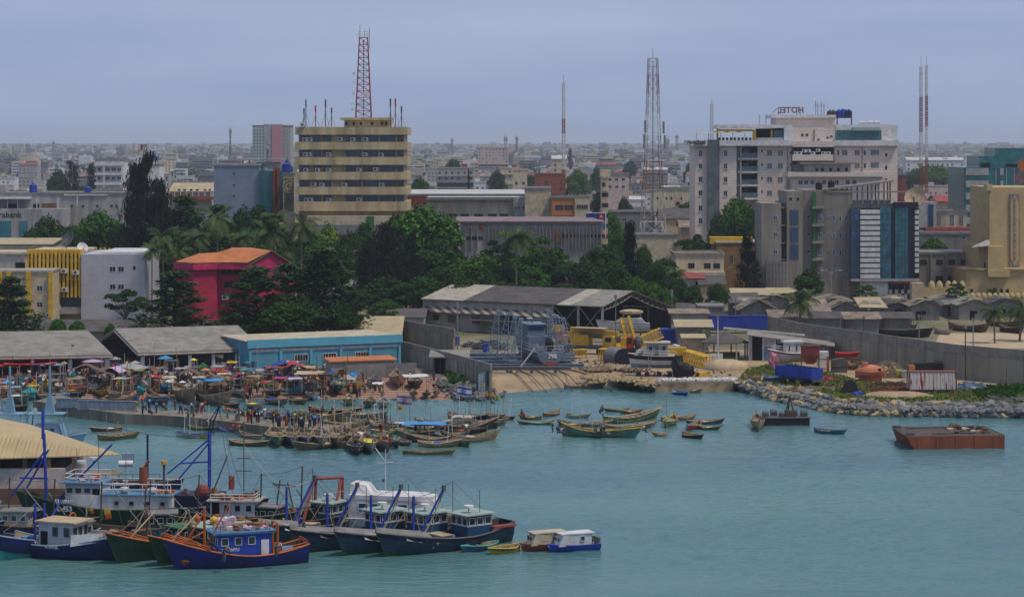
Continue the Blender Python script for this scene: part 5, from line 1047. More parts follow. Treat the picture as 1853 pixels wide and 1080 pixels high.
for a in [('round0',85,388,84,600),('round1',180,377,110,600),('almond1',172,418,96,540),('round2',130,405,70,580),('round3',212,405,60,570),('round0',60,410,60,575),('almond0',335,358,120,560),('round1',300,372,80,575),('almond1',395,372,90,570),('round3',440,372,80,590),('round2',470,368,70,610),('round0',395,400,100,540),('round2',340,405,100,530),('round3',300,430,90,525),('round1',440,410,90,545),('round3',500,400,80,560),('round0',560,410,70,560),('pale',593,405,64,570),('round1',570,432,60,545),('round3',632,418,70,560),('round2',660,400,70,575),('round0',620,440,70,540),('round3',540,445,80,520),
  ('round1',765,368,160,560),('round0',720,385,90,575),('round2',805,385,70,580),('round2',790,430,120,540),('round3',800,480,100,510),('round1',870,457,112,505),('round0',835,470,90,515),('round3',920,480,90,505),('umb1',960,415,130,530),('umb0',905,425,90,540),('umb1',1000,440,80,535),('umb0',1030,470,100,520),('round3',985,450,90,520),('umb1',950,470,120,512),('round0',1085,443,96,525),('round3',1060,470,80,515),('round2',1110,470,70,510),('umb1',1118,412,66,560),('round1',1115,425,50,570),('round0',1165,440,40,560),
  ('round1',1335,352,88,640,'leafy tree in front of the lower floors of the pink hotel'),('round3',1300,385,50,650),('round2',1360,375,50,630),('umb0',1256,416,88,600,'flat topped spreading tree between lattice pylon and yellow parapet'),('round3',1262,430,70,596),('round2',1205,465,66,550),('round0',1190,470,50,545),('umb0',1230,360,40,900),('round1',1150,500,62,510),('round1',1180,508,50,505),('round3',1225,502,58,512),('round2',1255,515,46,508),('round0',1298,511,46,515),('round1',1120,512,60,512),('round3',1085,500,60,505),('round1',1205,520,40,502),
  ('round2',1465,486,66,535,'leafy tree at the foot of the bare concrete block'),('umb0',1440,522,60,520),('umb1',1565,512,54,540,'small tree before the chequered ground front'),('umb1',1730,508,44,535),('round1',1690,426,64,600),('round3',1672,440,40,595),('umb1',1795,520,30,540),
  ('almond0',20,503,112,440,'tiered almond tree cut by the left edge'),('almond1',-25,520,90,436),('umb0',228,516,96,458,'flat topped tree before the white tiled block'),('almond2',318,494,150,445,'tiered almond tree with a pointed top left of the crimson house'),('almond0',463,486,150,432,'broad almond tree in front of the crimson gable'),('almond1',586,452,150,436,'tallest dark almond tree right of the crimson house'),('almond2',520,480,110,440),('round3',550,540,110,430),('round3',430,560,110,430),('round3',610,540,90,432),('round2',510,545,120,428),
  ('round3',645,520,80,500),('round3',700,500,110,505),('round2',760,500,110,500),('round0',700,540,70,480),('umb1',690,543,60,470),('round3',840,500,110,495),('round2',900,505,90,496),('round3',960,505,100,497),('round3',1020,510,90,500),
  ('round1',105,575,42,428),('round1',140,578,40,428),('round1',200,583,26,428),('round1',678,625,48,416,'bright green bush over the orange shed roof'),('pale',764,625,24,420,'small yellow green bush before the brown wall'),('pale',588,612,10,405),
  ('round1',1690,297,120,1500,'hazy tree mass behind the two red and white masts'),('round0',1660,305,70,1480),('round3',1735,310,60,1500),('round1',155,336,80,900),('round3',520,288,30,1300),('round0',390,360,40,900),('round1',1250,290,30,1600),('round3',1140,290,30,1900),('round0',960,315,40,1500),('round0',1080,300,30,1400),('round3',1090,340,50,1000),('round1',1045,305,50,1300),('cone',848,306,8,1200),('round3',900,307,40,1300),('round0',820,285,40,1500),('round3',105,305,50,1200),('casu0',130,290,45,1150),('casu1',165,295,30,1150),('round0',760,318,45,1100),('casu1',1032,268,14,2400),('round3',1245,365,50,800),('round1',1100,380,60,760),('round2',1130,355,40,850),('casu0',1025,345,20,900)]:
 T_(*a)
for a in [('palm0',295,412,72,500),('palm1',355,412,70,505),('palm2',395,372,90,530),('palm0',487,398,84,505),('palm1',500,378,60,520),('palm2',543,384,78,500),('palm1',935,408,84,500,'single tall palm before the mauve roofed warehouse'),('palm0',1448,524,80,458,'palm among the shanty huts behind the container'),('palm2',1845,535,80,455),('palm1',1800,548,60,450),('palm0',275,440,50,495),('palm2',320,440,60,498),('palm1',1222,482,50,520),('palm0',1265,598,60,425,'low bushy palm beside the thatched shelter'),('palm2',525,440,50,500),('palm1',440,415,60,520)]:
 T_(*a)
# extra infill behind
rr = random.Random(5)
for i in range(62):
 px = rr.choice([rr.uniform(0,540), rr.uniform(600,1130)]); Y = rr.uniform(560,700); 
 yt = {0:400,1:395,2:400,3:440,4:450,5:462}[min(5,int(px//210))]+rr.uniform(0,60)
 if px < 240: yt = max(yt, 425)
 if 380 < px < 400: continue
 T_('round%d' % rr.randrange(4), px, yt, rr.uniform(45,80), Y)
b = MB(); q = random.Random(77)
for i in range(900):
 Y = 2200*(3.5**q.random()); px = q.uniform(-40,1890); s_ = q.uniform(5,10); z = gz(Y)
 for k in range(46):
  d = Vector((q.gauss(0,1),q.gauss(0,.6),abs(q.gauss(0,1)))).normalized(); leafquad(b, Vector((fx(px,Y),Y,z+s_*.5))+Vector((d.x*s_*1.3,d.y*s_,d.z*s_*.75)), d+Vector((0,0,.6)), s_*.28, q)
struct(b.build('distant_trees', 'leaf_e'), 'stuff')
# hedge behind the dock shed
tufts('undergrowth', [(640,560),(1330,548),(1330,520),(640,500)], 5000, 'leaf_e', (.6,2.2), seed=14)
# ---- street lamps, poles
def lamp(px, yt, yb_, label, arms=2, Y=None, m='lgrey'):
 p = G(px, yb_, ZL) if Y is None else Vector((fx(px,Y),Y,ZL)); o = thing('street_lamp', label, 'street lamp', p, 0, 'street lamps'); hh = fz(yt,p.y)-ZL
 b = MB(); b.tube([(0,0,0),(0,0,hh)], .1, 6, r2=.07); b.build('pole', m, o)
 for s in ((-1,1) if arms == 2 else (-1,)):
  b = MB(); b.tube([(0,0,hh-.8),(s*.8,0,hh),(s*2.0,0,hh+.1)], .05, 4); b.build('arm', m, o); b = MB(); b.cb((s*2.2,0,hh+.1), .8,.3,.15); b.build('lamp_head', 'white', o)
for a in [(1028,500,560,'twin armed street lamp behind the dock shed roof'),(1277,494,555,'twin armed lamp under the cream terrace house'),(1504,490,552,'twin lamp before the bare concrete block'),(1732,483,545,'twin lamp before the arcaded ochre wall'),(1337,484,545,'single armed lamp by the dark thin tree',1),(1308,546,585,'short lamp behind the blue containers',1),(727,524,560,'lamp cluster left of the dock shed behind the low shed',1)]: lamp(*a)
for px, yt, yb_, m, lb in ((1563,574,653,'dwood','dark lamp post rising in front of the long pale wall'),(1747,592,688,'dwood','dark pole standing by the wall right of the rusty container'),(1453,560,612,'grey','grey pole on top of the long wall'),(1572,560,600,'steel','steel post behind the wall left of the yellow tarpaulin'),(1663,572,618,'steel','post beside the yellow tarpaulin behind the wall'),(1761,578,633,'steel','post behind the wall on the sand lot'),(1399,540,600,'grey','tall grey pole behind the blue container'),(1331,540,600,'grey','thin pole behind the container roof'),(750,511,560,'concrete','concrete utility pole left of the dock shed'),(1299,572,668,'white','white pole in front of the blue container'),(1113,520,540,'grey','tall pole with panel at the dock shed ridge'),(1216,530,590,'grey','pole with a grey panel at the right end of the dock shed'),(828,555,636,'steel','blue grey lamp post before the dock shed'),(1114,536,655,'grey','tall mottled pole in front of the white yacht'),(709,575,620,'grey','thin post by the block wall'),(640,382,470,'white','white flagpole before the beige tower podium'),(933,500,540,'dwood','wooden pole at the foot of the palm')):
 p = G(px, yb_, ZL); o = thing('utility_pole', lb, 'pole', p); hh = fz(yt,p.y)-ZL; b = MB(); b.tube([(0,0,0),(0,0,hh)], .13, 6, r2=.09); b.build('pole', m, o); b = MB(); b.cb((0,0,hh), .5,.25,.5 if px not in (1113,1216,828) else 1.6); b.build('head', 'grey', o)
# ================================================================== BOAT HULLS (local: +x bow, z = 0 water line)
def hull(root, L, B, fb, rb, rs, d, stern, bw, mats, bands, rake=.4, gun=.06, gunm=None, deckm='wood', n_=16, full=.55, sp=1, solid=True, stripe=None):
 """stern: half breadth of the transom as a part of the beam; bw: height from deck to rim; bands: (height fraction, material index)"""
 def hb(t):
  a = stern+(1-stern)*min(1, (t/.4))**.7 if t < .4 else 1.0
  if t > .4: a = max(0, 1-((t-.4)/.6)**(2.2 if full > .5 else 1.7))**.85
  return a*B/2+.02
 def zs(t): return fb+rb*(max(0,t-.4)/.6)**2+rs*(max(0,.4-t)/.4)**2
 def px(t, u): return L*(t-.5)+rake*(zs(1)+d)*u*max(0,(t-.6)/.4)**2-(.25*rake*(zs(0)+d)*u*max(0,(.15-t)/.15) if stern < .3 else 0)
 m_ = 6; out = {-1:[], 1:[]}; b = MB(); inn = MB()
 rings = []
 for i in range(n_+1):
  t = i/n_; w_ = hb(t); Z = zs(t)
  kz = -d+(d*.9)*max(0,(t-.8)/.2)**2*.9
  ring = []
  for s in (-1,1):
   for k in (range(m_, -1, -1) if s < 0 else range(1, m_+1)):
    u = k/m_; ww = w_*math.sin(u*math.pi/2)**(.55+.9*max(0,(t-.6)/.4)); ring.append((px(t,u), s*ww, kz+(Z-kz)*u))
  rings.append(ring)
 K = 2*m_+1; vs = [p for r_ in rings for p in r_]; fs = []; ms = []
 for i in range(n_):
  for k in range(K-1):
   fs.append((i*K+k, i*K+k+1, (i+1)*K+k+1, (i+1)*K+k)); u = (abs(k+.5-m_))/m_
   mi = 0
   for j, (lim, q) in enumerate(bands):
    if u > lim: mi = q
   if stripe and stripe(i/n_, u): mi = len(mats)-1
   ms.append(mi)
 b.v = vs; b.f = fs; b.m = ms
 if stern > .05:
  for k in range(m_):
   u = (m_-k-.5)/m_; b.f.append((k,k+1,K-2-k,K-1-k)); mi = 0
   for lim, q in bands:
    if u > lim: mi = q
   b.m.append(mi)
 o = b.build('hull', mats, root, smooth=False)
 rim = [Vector(r_[0]) for r_ in rings], [Vector(r_[-1]) for r_ in rings]
 # inner skin and deck
 q = MB(); th = min(.1, B*.03)
 vs = []; 
 for i in range(n_+1):
  t = i/n_; a, c = rim[0][i], rim[1][i]; w_ = max(.02, c.y-th); zf = a.z-bw
  x2 = px(t, max(0,1-bw/(zs(t)+d)))
  wl = max(.015, w_*.93)
  vs += [(a.x,-w_,a.z-.01),(x2,-wl,zf),(x2,wl,zf),(c.x,w_,c.z-.01)]
 for i in range(n_):
  k = i*4
  for j in range(3): q.f.append((k+j, k+4+j, k+5+j, k+1+j)); q.m.append(0)
 q.v = vs; q.build('deck', deckm, root)
 g = MB(); 
 for r_ in rim: g.tube([p+Vector((0,0,gun*.3)) for p in r_], gun, 4)
 g2 = MB(); 
 g.build('gunwale', gunm or mats[0], o)
 return o, rim, zs, hb, px
CB = 0
def canoe(a, c, label, hc, group, z=0.0, B=None, gc='wood', band=None, net=None, posts=0, thw=5, fb=.75, rb=.85, rs=.6, stripe=None, d=.3, rz=None, cat='fishing canoe', stem=True, name='canoe', Lx=None, item=None):
 """a: bow pixel, c: stern pixel (on the level z)"""
 A, C_ = G(*a, z), G(*c, z); v = A-C_; L = v.length if Lx is None else Lx; ang = math.atan2(v.y, v.x); ctr = (A+C_)/2 if Lx is None else A-v.normalized()*L/2
 B = B or min(2.6, max(1.2, L*.2)); s = min(1.2, max(.55, L/10))
 root = thing(name, label, cat, ctr, ang, group)
 mats = [hc, band or hc]+([stripe] if stripe else [])
 o, rim, zs, hb, px = hull(root, L*.86, B, fb*s, rb*s, rs*s, d, .03, .5*s, mats, [(0,0),(.72,1)], .55, .05, gc, 'hullwood', 14, .4, stripe=(lambda t,u: (.25 < t < .4 or .7 < t < .8) and u > .3) if stripe else None)
 k = thw
 for i in range(k):
  t = .16+.66*(i+.5)/k; w_ = hb(t)*.96; zt = zs(t)-.14*s; x = L*.86*(t-.5); b = MB(); b.box(x-.16*s, -w_, zt-.05, x+.16*s, w_, zt); b.build('thwart', 'wood' if (i+int(L)) % 3 else 'tan', root)
 if stem:
  b = MB(); p = (rim[0][-1]+rim[1][-1])/2; q = (rim[0][0]+rim[1][0])/2
  b.tube([p+Vector((-.25,0,-.35)), p+Vector((.12*s,0,.42*s))], .1*s, 5); b.build('stem_post', gc if hc != 'blue' else 'blue', root)
  b = MB(); b.tube([q+Vector((.25,0,-.3)), q+Vector((-.1,0,.3*s))], .1*s, 5); b.build('stern_post', hc, root)
 for i in range(posts):
  t = .25+.5*i/max(1,posts-1); x = L*.86*(t-.5); hh = rnd.uniform(2.2,3.8); b = MB(); b.tube([(x, rnd.uniform(-.3,.3), .2), (x+rnd.uniform(-.2,.2), rnd.uniform(-.3,.3), hh)], .05, 4); b.build('pole', rnd.choice(['tan','white','wood','steel']), root)
 if net:
  x = L*.86*rnd.uniform(-.15,.12); b = MB(); b.lump((0,0,0), L*.13, B*.33, .42*s, 0, .5, rnd.random()*9, 14, 8); n_ = b.build('net_heap', net, None, smooth=False)
  M = Matrix.Translation(ctr) @ Matrix.Rotation(ang,4,'Z'); n_.location = M @ Vector((x,0,fb*s-.28*s)); n_.rotation_euler = (0,0,ang)
  tag(n_, {'netg':'green','netb':'blue','net':'brown','blue':'blue sheeted','aqua':'turquoise','white':'white sheeted','black':'dark','orange':'orange','tan':'tan','red':'red','lemon':'yellow'}.get(net,net)+' heap of nets lying in a '+{'white':'white','blue':'blue','green':'green'}.get(hc,'wooden')+' canoe', 'fishing net', 'nets and bundles in the canoes')
 return root
GW = 'canoes moored in the harbour'
mat('h_brown', (.15,.105,.075), .8, .5, .9, c2=(.04,.03,.025)); mat('h_tan', (.36,.26,.15), .85, .45, .9, c2=(.15,.10,.06)); mat('h_grey', (.24,.24,.22), .85, .45, .9, c2=(.07,.07,.065)); mat('h_green', (.07,.17,.10), .8, .45, .9, c2=(.03,.05,.03)); mat('h_blue', (.04,.15,.27), .7, .45, .9, c2=(.02,.05,.09)); mat('h_olive', (.22,.20,.08), .8, .4, .9, c2=(.08,.07,.04)); mat('h_dark', (.05,.045,.04), .8, .5, .9, c2=(.015,.014,.013)); mat('h_teal', (.05,.19,.17), .75, .5, .9, c2=(.10,.08,.04)); mat('h_white', (.55,.55,.52), .7, .3, .9, c2=(.2,.17,.13))
HN = dict(h_brown='brown',h_tan='pale timber',h_grey='weathered grey',h_green='dull green',h_blue='faded blue',h_olive='olive',h_dark='blackish',h_teal='turquoise',h_white='off white',yellow='yellow',blue='bright blue',navy='navy',red='red',orange='orange')
W_ = [ # bow px, stern px, hull, kwargs, label tail
 ((252,791),(172,797),'h_olive',dict(posts=3,thw=5,B=2.5,fb=.95,label='olive canoe with crossed poles floating alone off the pier')),
 ((163,781),(224,779),'h_brown',dict(fb=.8,posts=1,label='dark brown canoe behind the olive canoe with poles',net='white')),
 ((292,768),(226,766),'h_blue',dict(net='netb',label='blue green canoe lying against the left end of the pier')),
 ((386,795),(315,790),'h_white',dict(band='h_white',stripe='yellow',gc='blue',posts=4,fb=.9,rb=1.4,label='white canoe painted with yellow and blue bands and a raised blue bow')),
 ((392,780),(338,776),'h_green',dict(posts=2,label='green canoe between the pier and the yellow banded canoe')),
 ((468,782),(392,781),'blue',dict(band='h_white',gc='blue',fb=.6,rb=1.2,rs=1.3,label='bright blue and white canoe with both ends upswept under the pier crowd')),
 ((486,808),(410,804),'h_brown',dict(fb=.9,B=2.6,gc='tan',label='broad brown canoe with pale planked deck at the left of the moored row',thw=7)),
 ((474,797),(432,788),'h_tan',dict(gc='tan',thw=6,label='pale planked canoe wedged behind the broad brown canoe')),
 ((506,812),(494,790),'h_green',dict(B=2.9,fb=1.1,gc='tan',label='green canoe bow on, first in the row of bows')),
 ((533,813),(522,791),'h_blue',dict(B=2.6,fb=1.1,gc='tan',posts=2,label='faded blue canoe bow on, second in the row of bows')),
 ((557,813),(549,791),'h_blue',dict(B=2.5,fb=1.1,gc='tan',posts=1,label='blue canoe bow on, third in the row of bows')),
 ((585,815),(577,792),'h_grey',dict(B=2.9,fb=1.2,gc='tan',posts=3,label='grey canoe bow on, fourth in the row of bows')),
 ((612,814),(603,792),'h_brown',dict(B=2.7,fb=1.1,gc='tan',posts=2,label='brown canoe bow on, fifth in the row of bows')),
 ((650,826),(638,806),'h_dark',dict(B=2.3,fb=.9,gc='h_grey',net='black',label='small dark canoe nearest the camera in front of the row of bows')),
 ((674,824),(660,802),'h_grey',dict(B=2.3,fb=1.1,gc='tan',net='lemon',label='grey canoe with a yellow bundle just right of the nearest dark canoe')),
 ((706,820),(668,803),'h_grey',dict(B=2.2,fb=.9,rb=1.3,gc='orange',label='grey canoe with an orange painted upturned bow')),
 ((722,812),(690,800),'h_brown',dict(B=2.2,fb=.9,rb=1.2,label='brown canoe behind the orange bowed canoe')),
 ((824,822),(722,821),'h_olive',dict(B=2.0,fb=.55,rb=.6,rs=.3,gc='h_olive',label='long low olive canoe, foremost right of the moored crowd',thw=4)),
 ((832,808),(752,808),'h_tan',dict(B=2.6,fb=1.1,rb=1.2,gc='tan',posts=2,net='blue',label='long pale planked canoe behind the low olive one')),
 ((850,810),(816,800),'h_green',dict(B=2.2,fb=1.0,rb=1.3,label='greenish canoe with a tall stem post behind the long planked canoe')),
 ((742,808),(722,799),'h_tan',dict(B=1.9,net='netb',label='small canoe with a blue interior between two long canoes')),
 ((880,790),(842,779),'h_dark',dict(B=2.2,fb=.9,rb=1.5,label='dark canoe with a high stem at the right end of the crowd')),
 ((866,791),(806,783),'h_dark',dict(B=2.4,fb=1.1,rb=1.4,gc='h_brown',net='orange',label='blackish canoe with orange bundles at the right of the crowd')),
 ((842,779),(780,774),'h_brown',dict(B=2.2,fb=.9,rb=1.2,net='red',label='brown canoe below the blue tarpaulin')),
 ((786,790),(712,786),'h_green',dict(B=2.4,fb=1.0,net='netg',label='green netted canoe under the blue tarpaulin',posts=2)),
 ((778,797),(718,793),'h_olive',dict(B=2.2,fb=.9,label='olive canoe behind the small blue interior canoe')),
 ((740,783),(668,786),'h_tan',dict(B=2.4,fb=1.0,gc='tan',posts=4,net='tan',label='pale canoe bristling with poles in the middle of the crowd')),
 ((668,770),(706,787),'h_grey',dict(B=2.2,fb=.9,rb=1.2,posts=3,label='grey canoe with a high bow left of the pole bristling canoe')),
 ((720,778),(672,774),'h_brown',dict(B=2.2,net='black',posts=3,label='brown canoe with dark bundles behind the high bowed grey canoe')),
 ((690,808),(642,800),'h_brown',dict(B=2.2,fb=.9,net='net',label='brown canoe with heaped nets in the middle of the crowd')),
 ((640,800),(626,786),'h_tan',dict(B=2.2,fb=1.0,gc='tan',posts=2,label='pale canoe, last in the row of bows')),
 ((662,800),(650,785),'h_brown',dict(B=2.0,posts=2,net='white',label='brown canoe behind the small dark canoe')),
 # inner basin
 ((648,757),(585,764),'h_olive',dict(B=2.3,fb=.9,rb=1.1,net='blue',label='olive canoe with upswept bow in the inner basin')),
 ((656,752),(606,756),'h_grey',dict(B=2.0,fb=.8,rb=1.3,net='netg',label='grey canoe with a red bottom behind the olive one in the basin')),
 ((612,763),(545,769),'h_olive',dict(B=2.3,net='white',label='olive canoe with a white cover in the basin')),
 ((560,769),(502,764),'h_brown',dict(B=2.1,net='blue',posts=2,label='brown canoe with blue load at the end of the pier')),
 ((592,754),(540,757),'h_tan',dict(B=2.0,net='blue',label='pale canoe with blue sheeting in the basin')),
 ((545,758),(488,758),'h_grey',dict(B=2.1,posts=2,net='net',label='grey canoe behind the pier crowd')),
 ((528,780),(468,776),'h_tan',dict(B=2.1,posts=2,net='netb',label='pale canoe squeezed against the pier end')),
 ((590,783),(530,780),'h_brown',dict(B=2.2,posts=2,net='netb',label='brown canoe crossing behind the row of bows')),
 ((650,789),(590,785),'h_grey',dict(B=2.2,posts=3,net='net',label='grey canoe crossing behind the fourth and fifth bows')),
 ((442,747),(402,744),'h_white',dict(B=1.6,label='off white canoe in the strip of water behind the pier')),
 # right cluster near the flags
 ((856,767),(808,757),'h_olive',dict(B=2.3,fb=1.2,rb=.8,net='netg',posts=3,label='yellow green canoe beside the navy lettered bow')),
 ((880,761),(850,758),'navy',dict(B=2.3,fb=1.2,rb=1.2,posts=2,label='navy blue bowed canoe with white letters under the flags')),
 ((912,759),(876,754),'h_grey',dict(B=2.2,fb=1.0,rb=1.0,gc='tan',posts=2,label='grey planked canoe right of the navy bow')),
 ((930,760),(906,757),'h_brown',dict(B=2.0,posts=2,label='brown canoe at the right of the flags')),
 # eastern raft of canoes
 ((936,767),(1006,768),'h_green',dict(B=2.0,fb=.6,rb=.6,net='aqua',label='low green canoe with turquoise net at the left of the eastern raft')),
 ((940,757),(982,759),'h_olive',dict(B=2.0,fb=.7,net='tan',label='olive canoe left of the tilted brown one')),
 ((1014,747),(982,755),'h_brown',dict(B=2.0,fb=.6,rb=.6,label='brown canoe with a raised bow in the eastern raft')),
 ((1066,757),(1022,754),'h_white',dict(B=1.9,net='aqua',posts=2,label='pale canoe with turquoise net and aerials in the eastern raft')),
 ((1194,757),(1085,768),'h_green',dict(B=2.2,fb=.7,rb=1.2,gc='tan',label='long dark green canoe in the middle of the eastern raft',thw=7)),
 ((1108,768),(1046,773),'h_grey',dict(B=2.0,label='grey canoe under the long dark green canoe')),
 ((1148,757),(1100,763),'h_brown',dict(B=1.9,label='brown canoe behind the long dark green canoe')),
 ((1008,768),(1060,776),'h_green',dict(B=2.0,net='tan',label='green canoe with tan nets in the eastern raft')),
 ((1184,774),(1088,777),'h_olive',dict(B=2.2,fb=.6,net='netg',gc='tan',label='long olive canoe just behind the turquoise motor canoe')),
 ((1160,747),(1121,748),'h_olive',dict(B=2.0,fb=.7,net='tan',label='olive canoe, right one of the pair moored apart')),
 ((1094,745),(1142,744),'h_green',dict(B=2.0,fb=.7,net='aqua',label='green canoe, left one of the pair moored apart')),
 ((1160,793),(1008,788),'h_teal',dict(B=2.4,fb=.9,rb=.8,rs=1.2,gc='yellow',posts=4,net='net',thw=7,label='long turquoise and rusty motor canoe, foremost of the eastern raft')),
 ((1186,769),(1150,772),'h_grey',dict(B=1.8,net='tan',label='grey canoe with a rounded tan cover')),
 ((1183,788),(1208,789),'h_tan',dict(B=1.5,fb=.5,label='tiny pale canoe in front of the eastern raft')),
 ((1205,775),(1220,762),'h_olive',dict(B=2.0,fb=.9,gc='yellow',net='aqua',label='canoe with yellow bow and turquoise net')),
 ((1272,795),(1232,788),'h_dark',dict(B=2.0,fb=.8,rb=1.0,gc='h_tan',label='small dark canoe low at the right of the eastern raft')),
 ((1310,766),(1238,768),'h_blue',dict(B=2.1,fb=.8,rb=1.1,label='blue canoe pointing right at the end of the eastern raft',net='tan')),
 ((1302,778),(1262,776),'h_green',dict(B=2.0,net='white',label='green canoe right of the dark red one')),
 ((1244,780),(1266,770),'red',dict(B=2.0,fb=.8,net='netb',label='dark red canoe with blue net')),
 ((1258,757),(1218,761),'h_grey',dict(B=1.9,net='red',label='grey canoe with red boards at the back of the raft')),
 ((1226,756),(1196,763),'h_green',dict(B=1.9,net='aqua',posts=1,label='green canoe with one mast in the eastern raft')),
 ((1374,782),(1368,764),'h_tan',dict(B=2.0,fb=1.0,gc='h_tan',label='lone pale canoe bow on beside the black work raft',thw=6)),
 ((1530,786),(1470,781),'h_blue',dict(B=2.2,fb=.75,rb=.9,gc='h_blue',band='h_blue',label='lone faded blue canoe with orange waterline',thw=4)),
 ((1097,700),(1016,704),'h_grey',dict(B=1.7,fb=.5,rb=.8,label='long grey canoe beached at the foot of the slip rails')),
]
PUT = []
for a, c, hc, kw in W_:
 kw = dict(kw); lb = kw.pop('label'); PUT.append((G(*a)+G(*c))/2)
 kw['rb'] = kw.get('rb',.85)*.62; kw['rs'] = kw.get('rs',.6)*.7; kw['fb'] = kw.get('fb',.75)*.86
 if abs(a[0]-c[0]) < 16: kw['rb'] = .4
 canoe(a, c, lb, hc, GW, **kw)
rc = random.Random(31); cnt = 0
for k in range(900):
 if cnt >= 34: break
 x, y = (rc.uniform(545,875), rc.uniform(768,812)) if k % 4 else (rc.uniform(470,660), rc.uniform(750,766)); q = G(x, y)
 if x > 700 and y > 806 or any(abs(q.x-e.x) < 5.5 and abs(q.y-e.y) < 1.7 for e in PUT): continue
 PUT.append(q); cnt += 1; w_ = rc.uniform(28,52); dy = rc.uniform(-5,5); s_ = rc.choice((-1,1)); hc = rc.choice(('h_tan','h_brown','h_grey','h_olive','h_dark','h_green','h_tan','h_blue'))
 canoe((x+s_*w_,y+dy), (x-s_*w_,y-dy), f"{HN[hc]} canoe wedged in the moored crowd {'below the ramp' if y < 767 else 'left of the blue tarpaulin' if x < 740 else 'around the blue tarpaulin'}", hc, GW, B=rc.uniform(1.8,2.4), fb=rc.uniform(.6,.95), rb=rc.uniform(.5,1.2), gc=rc.choice(('tan','wood','h_grey')), net=rc.choice(('net','netb','tan','black',None,'netg','white')), posts=rc.choice((0,1,2,3)), thw=4)
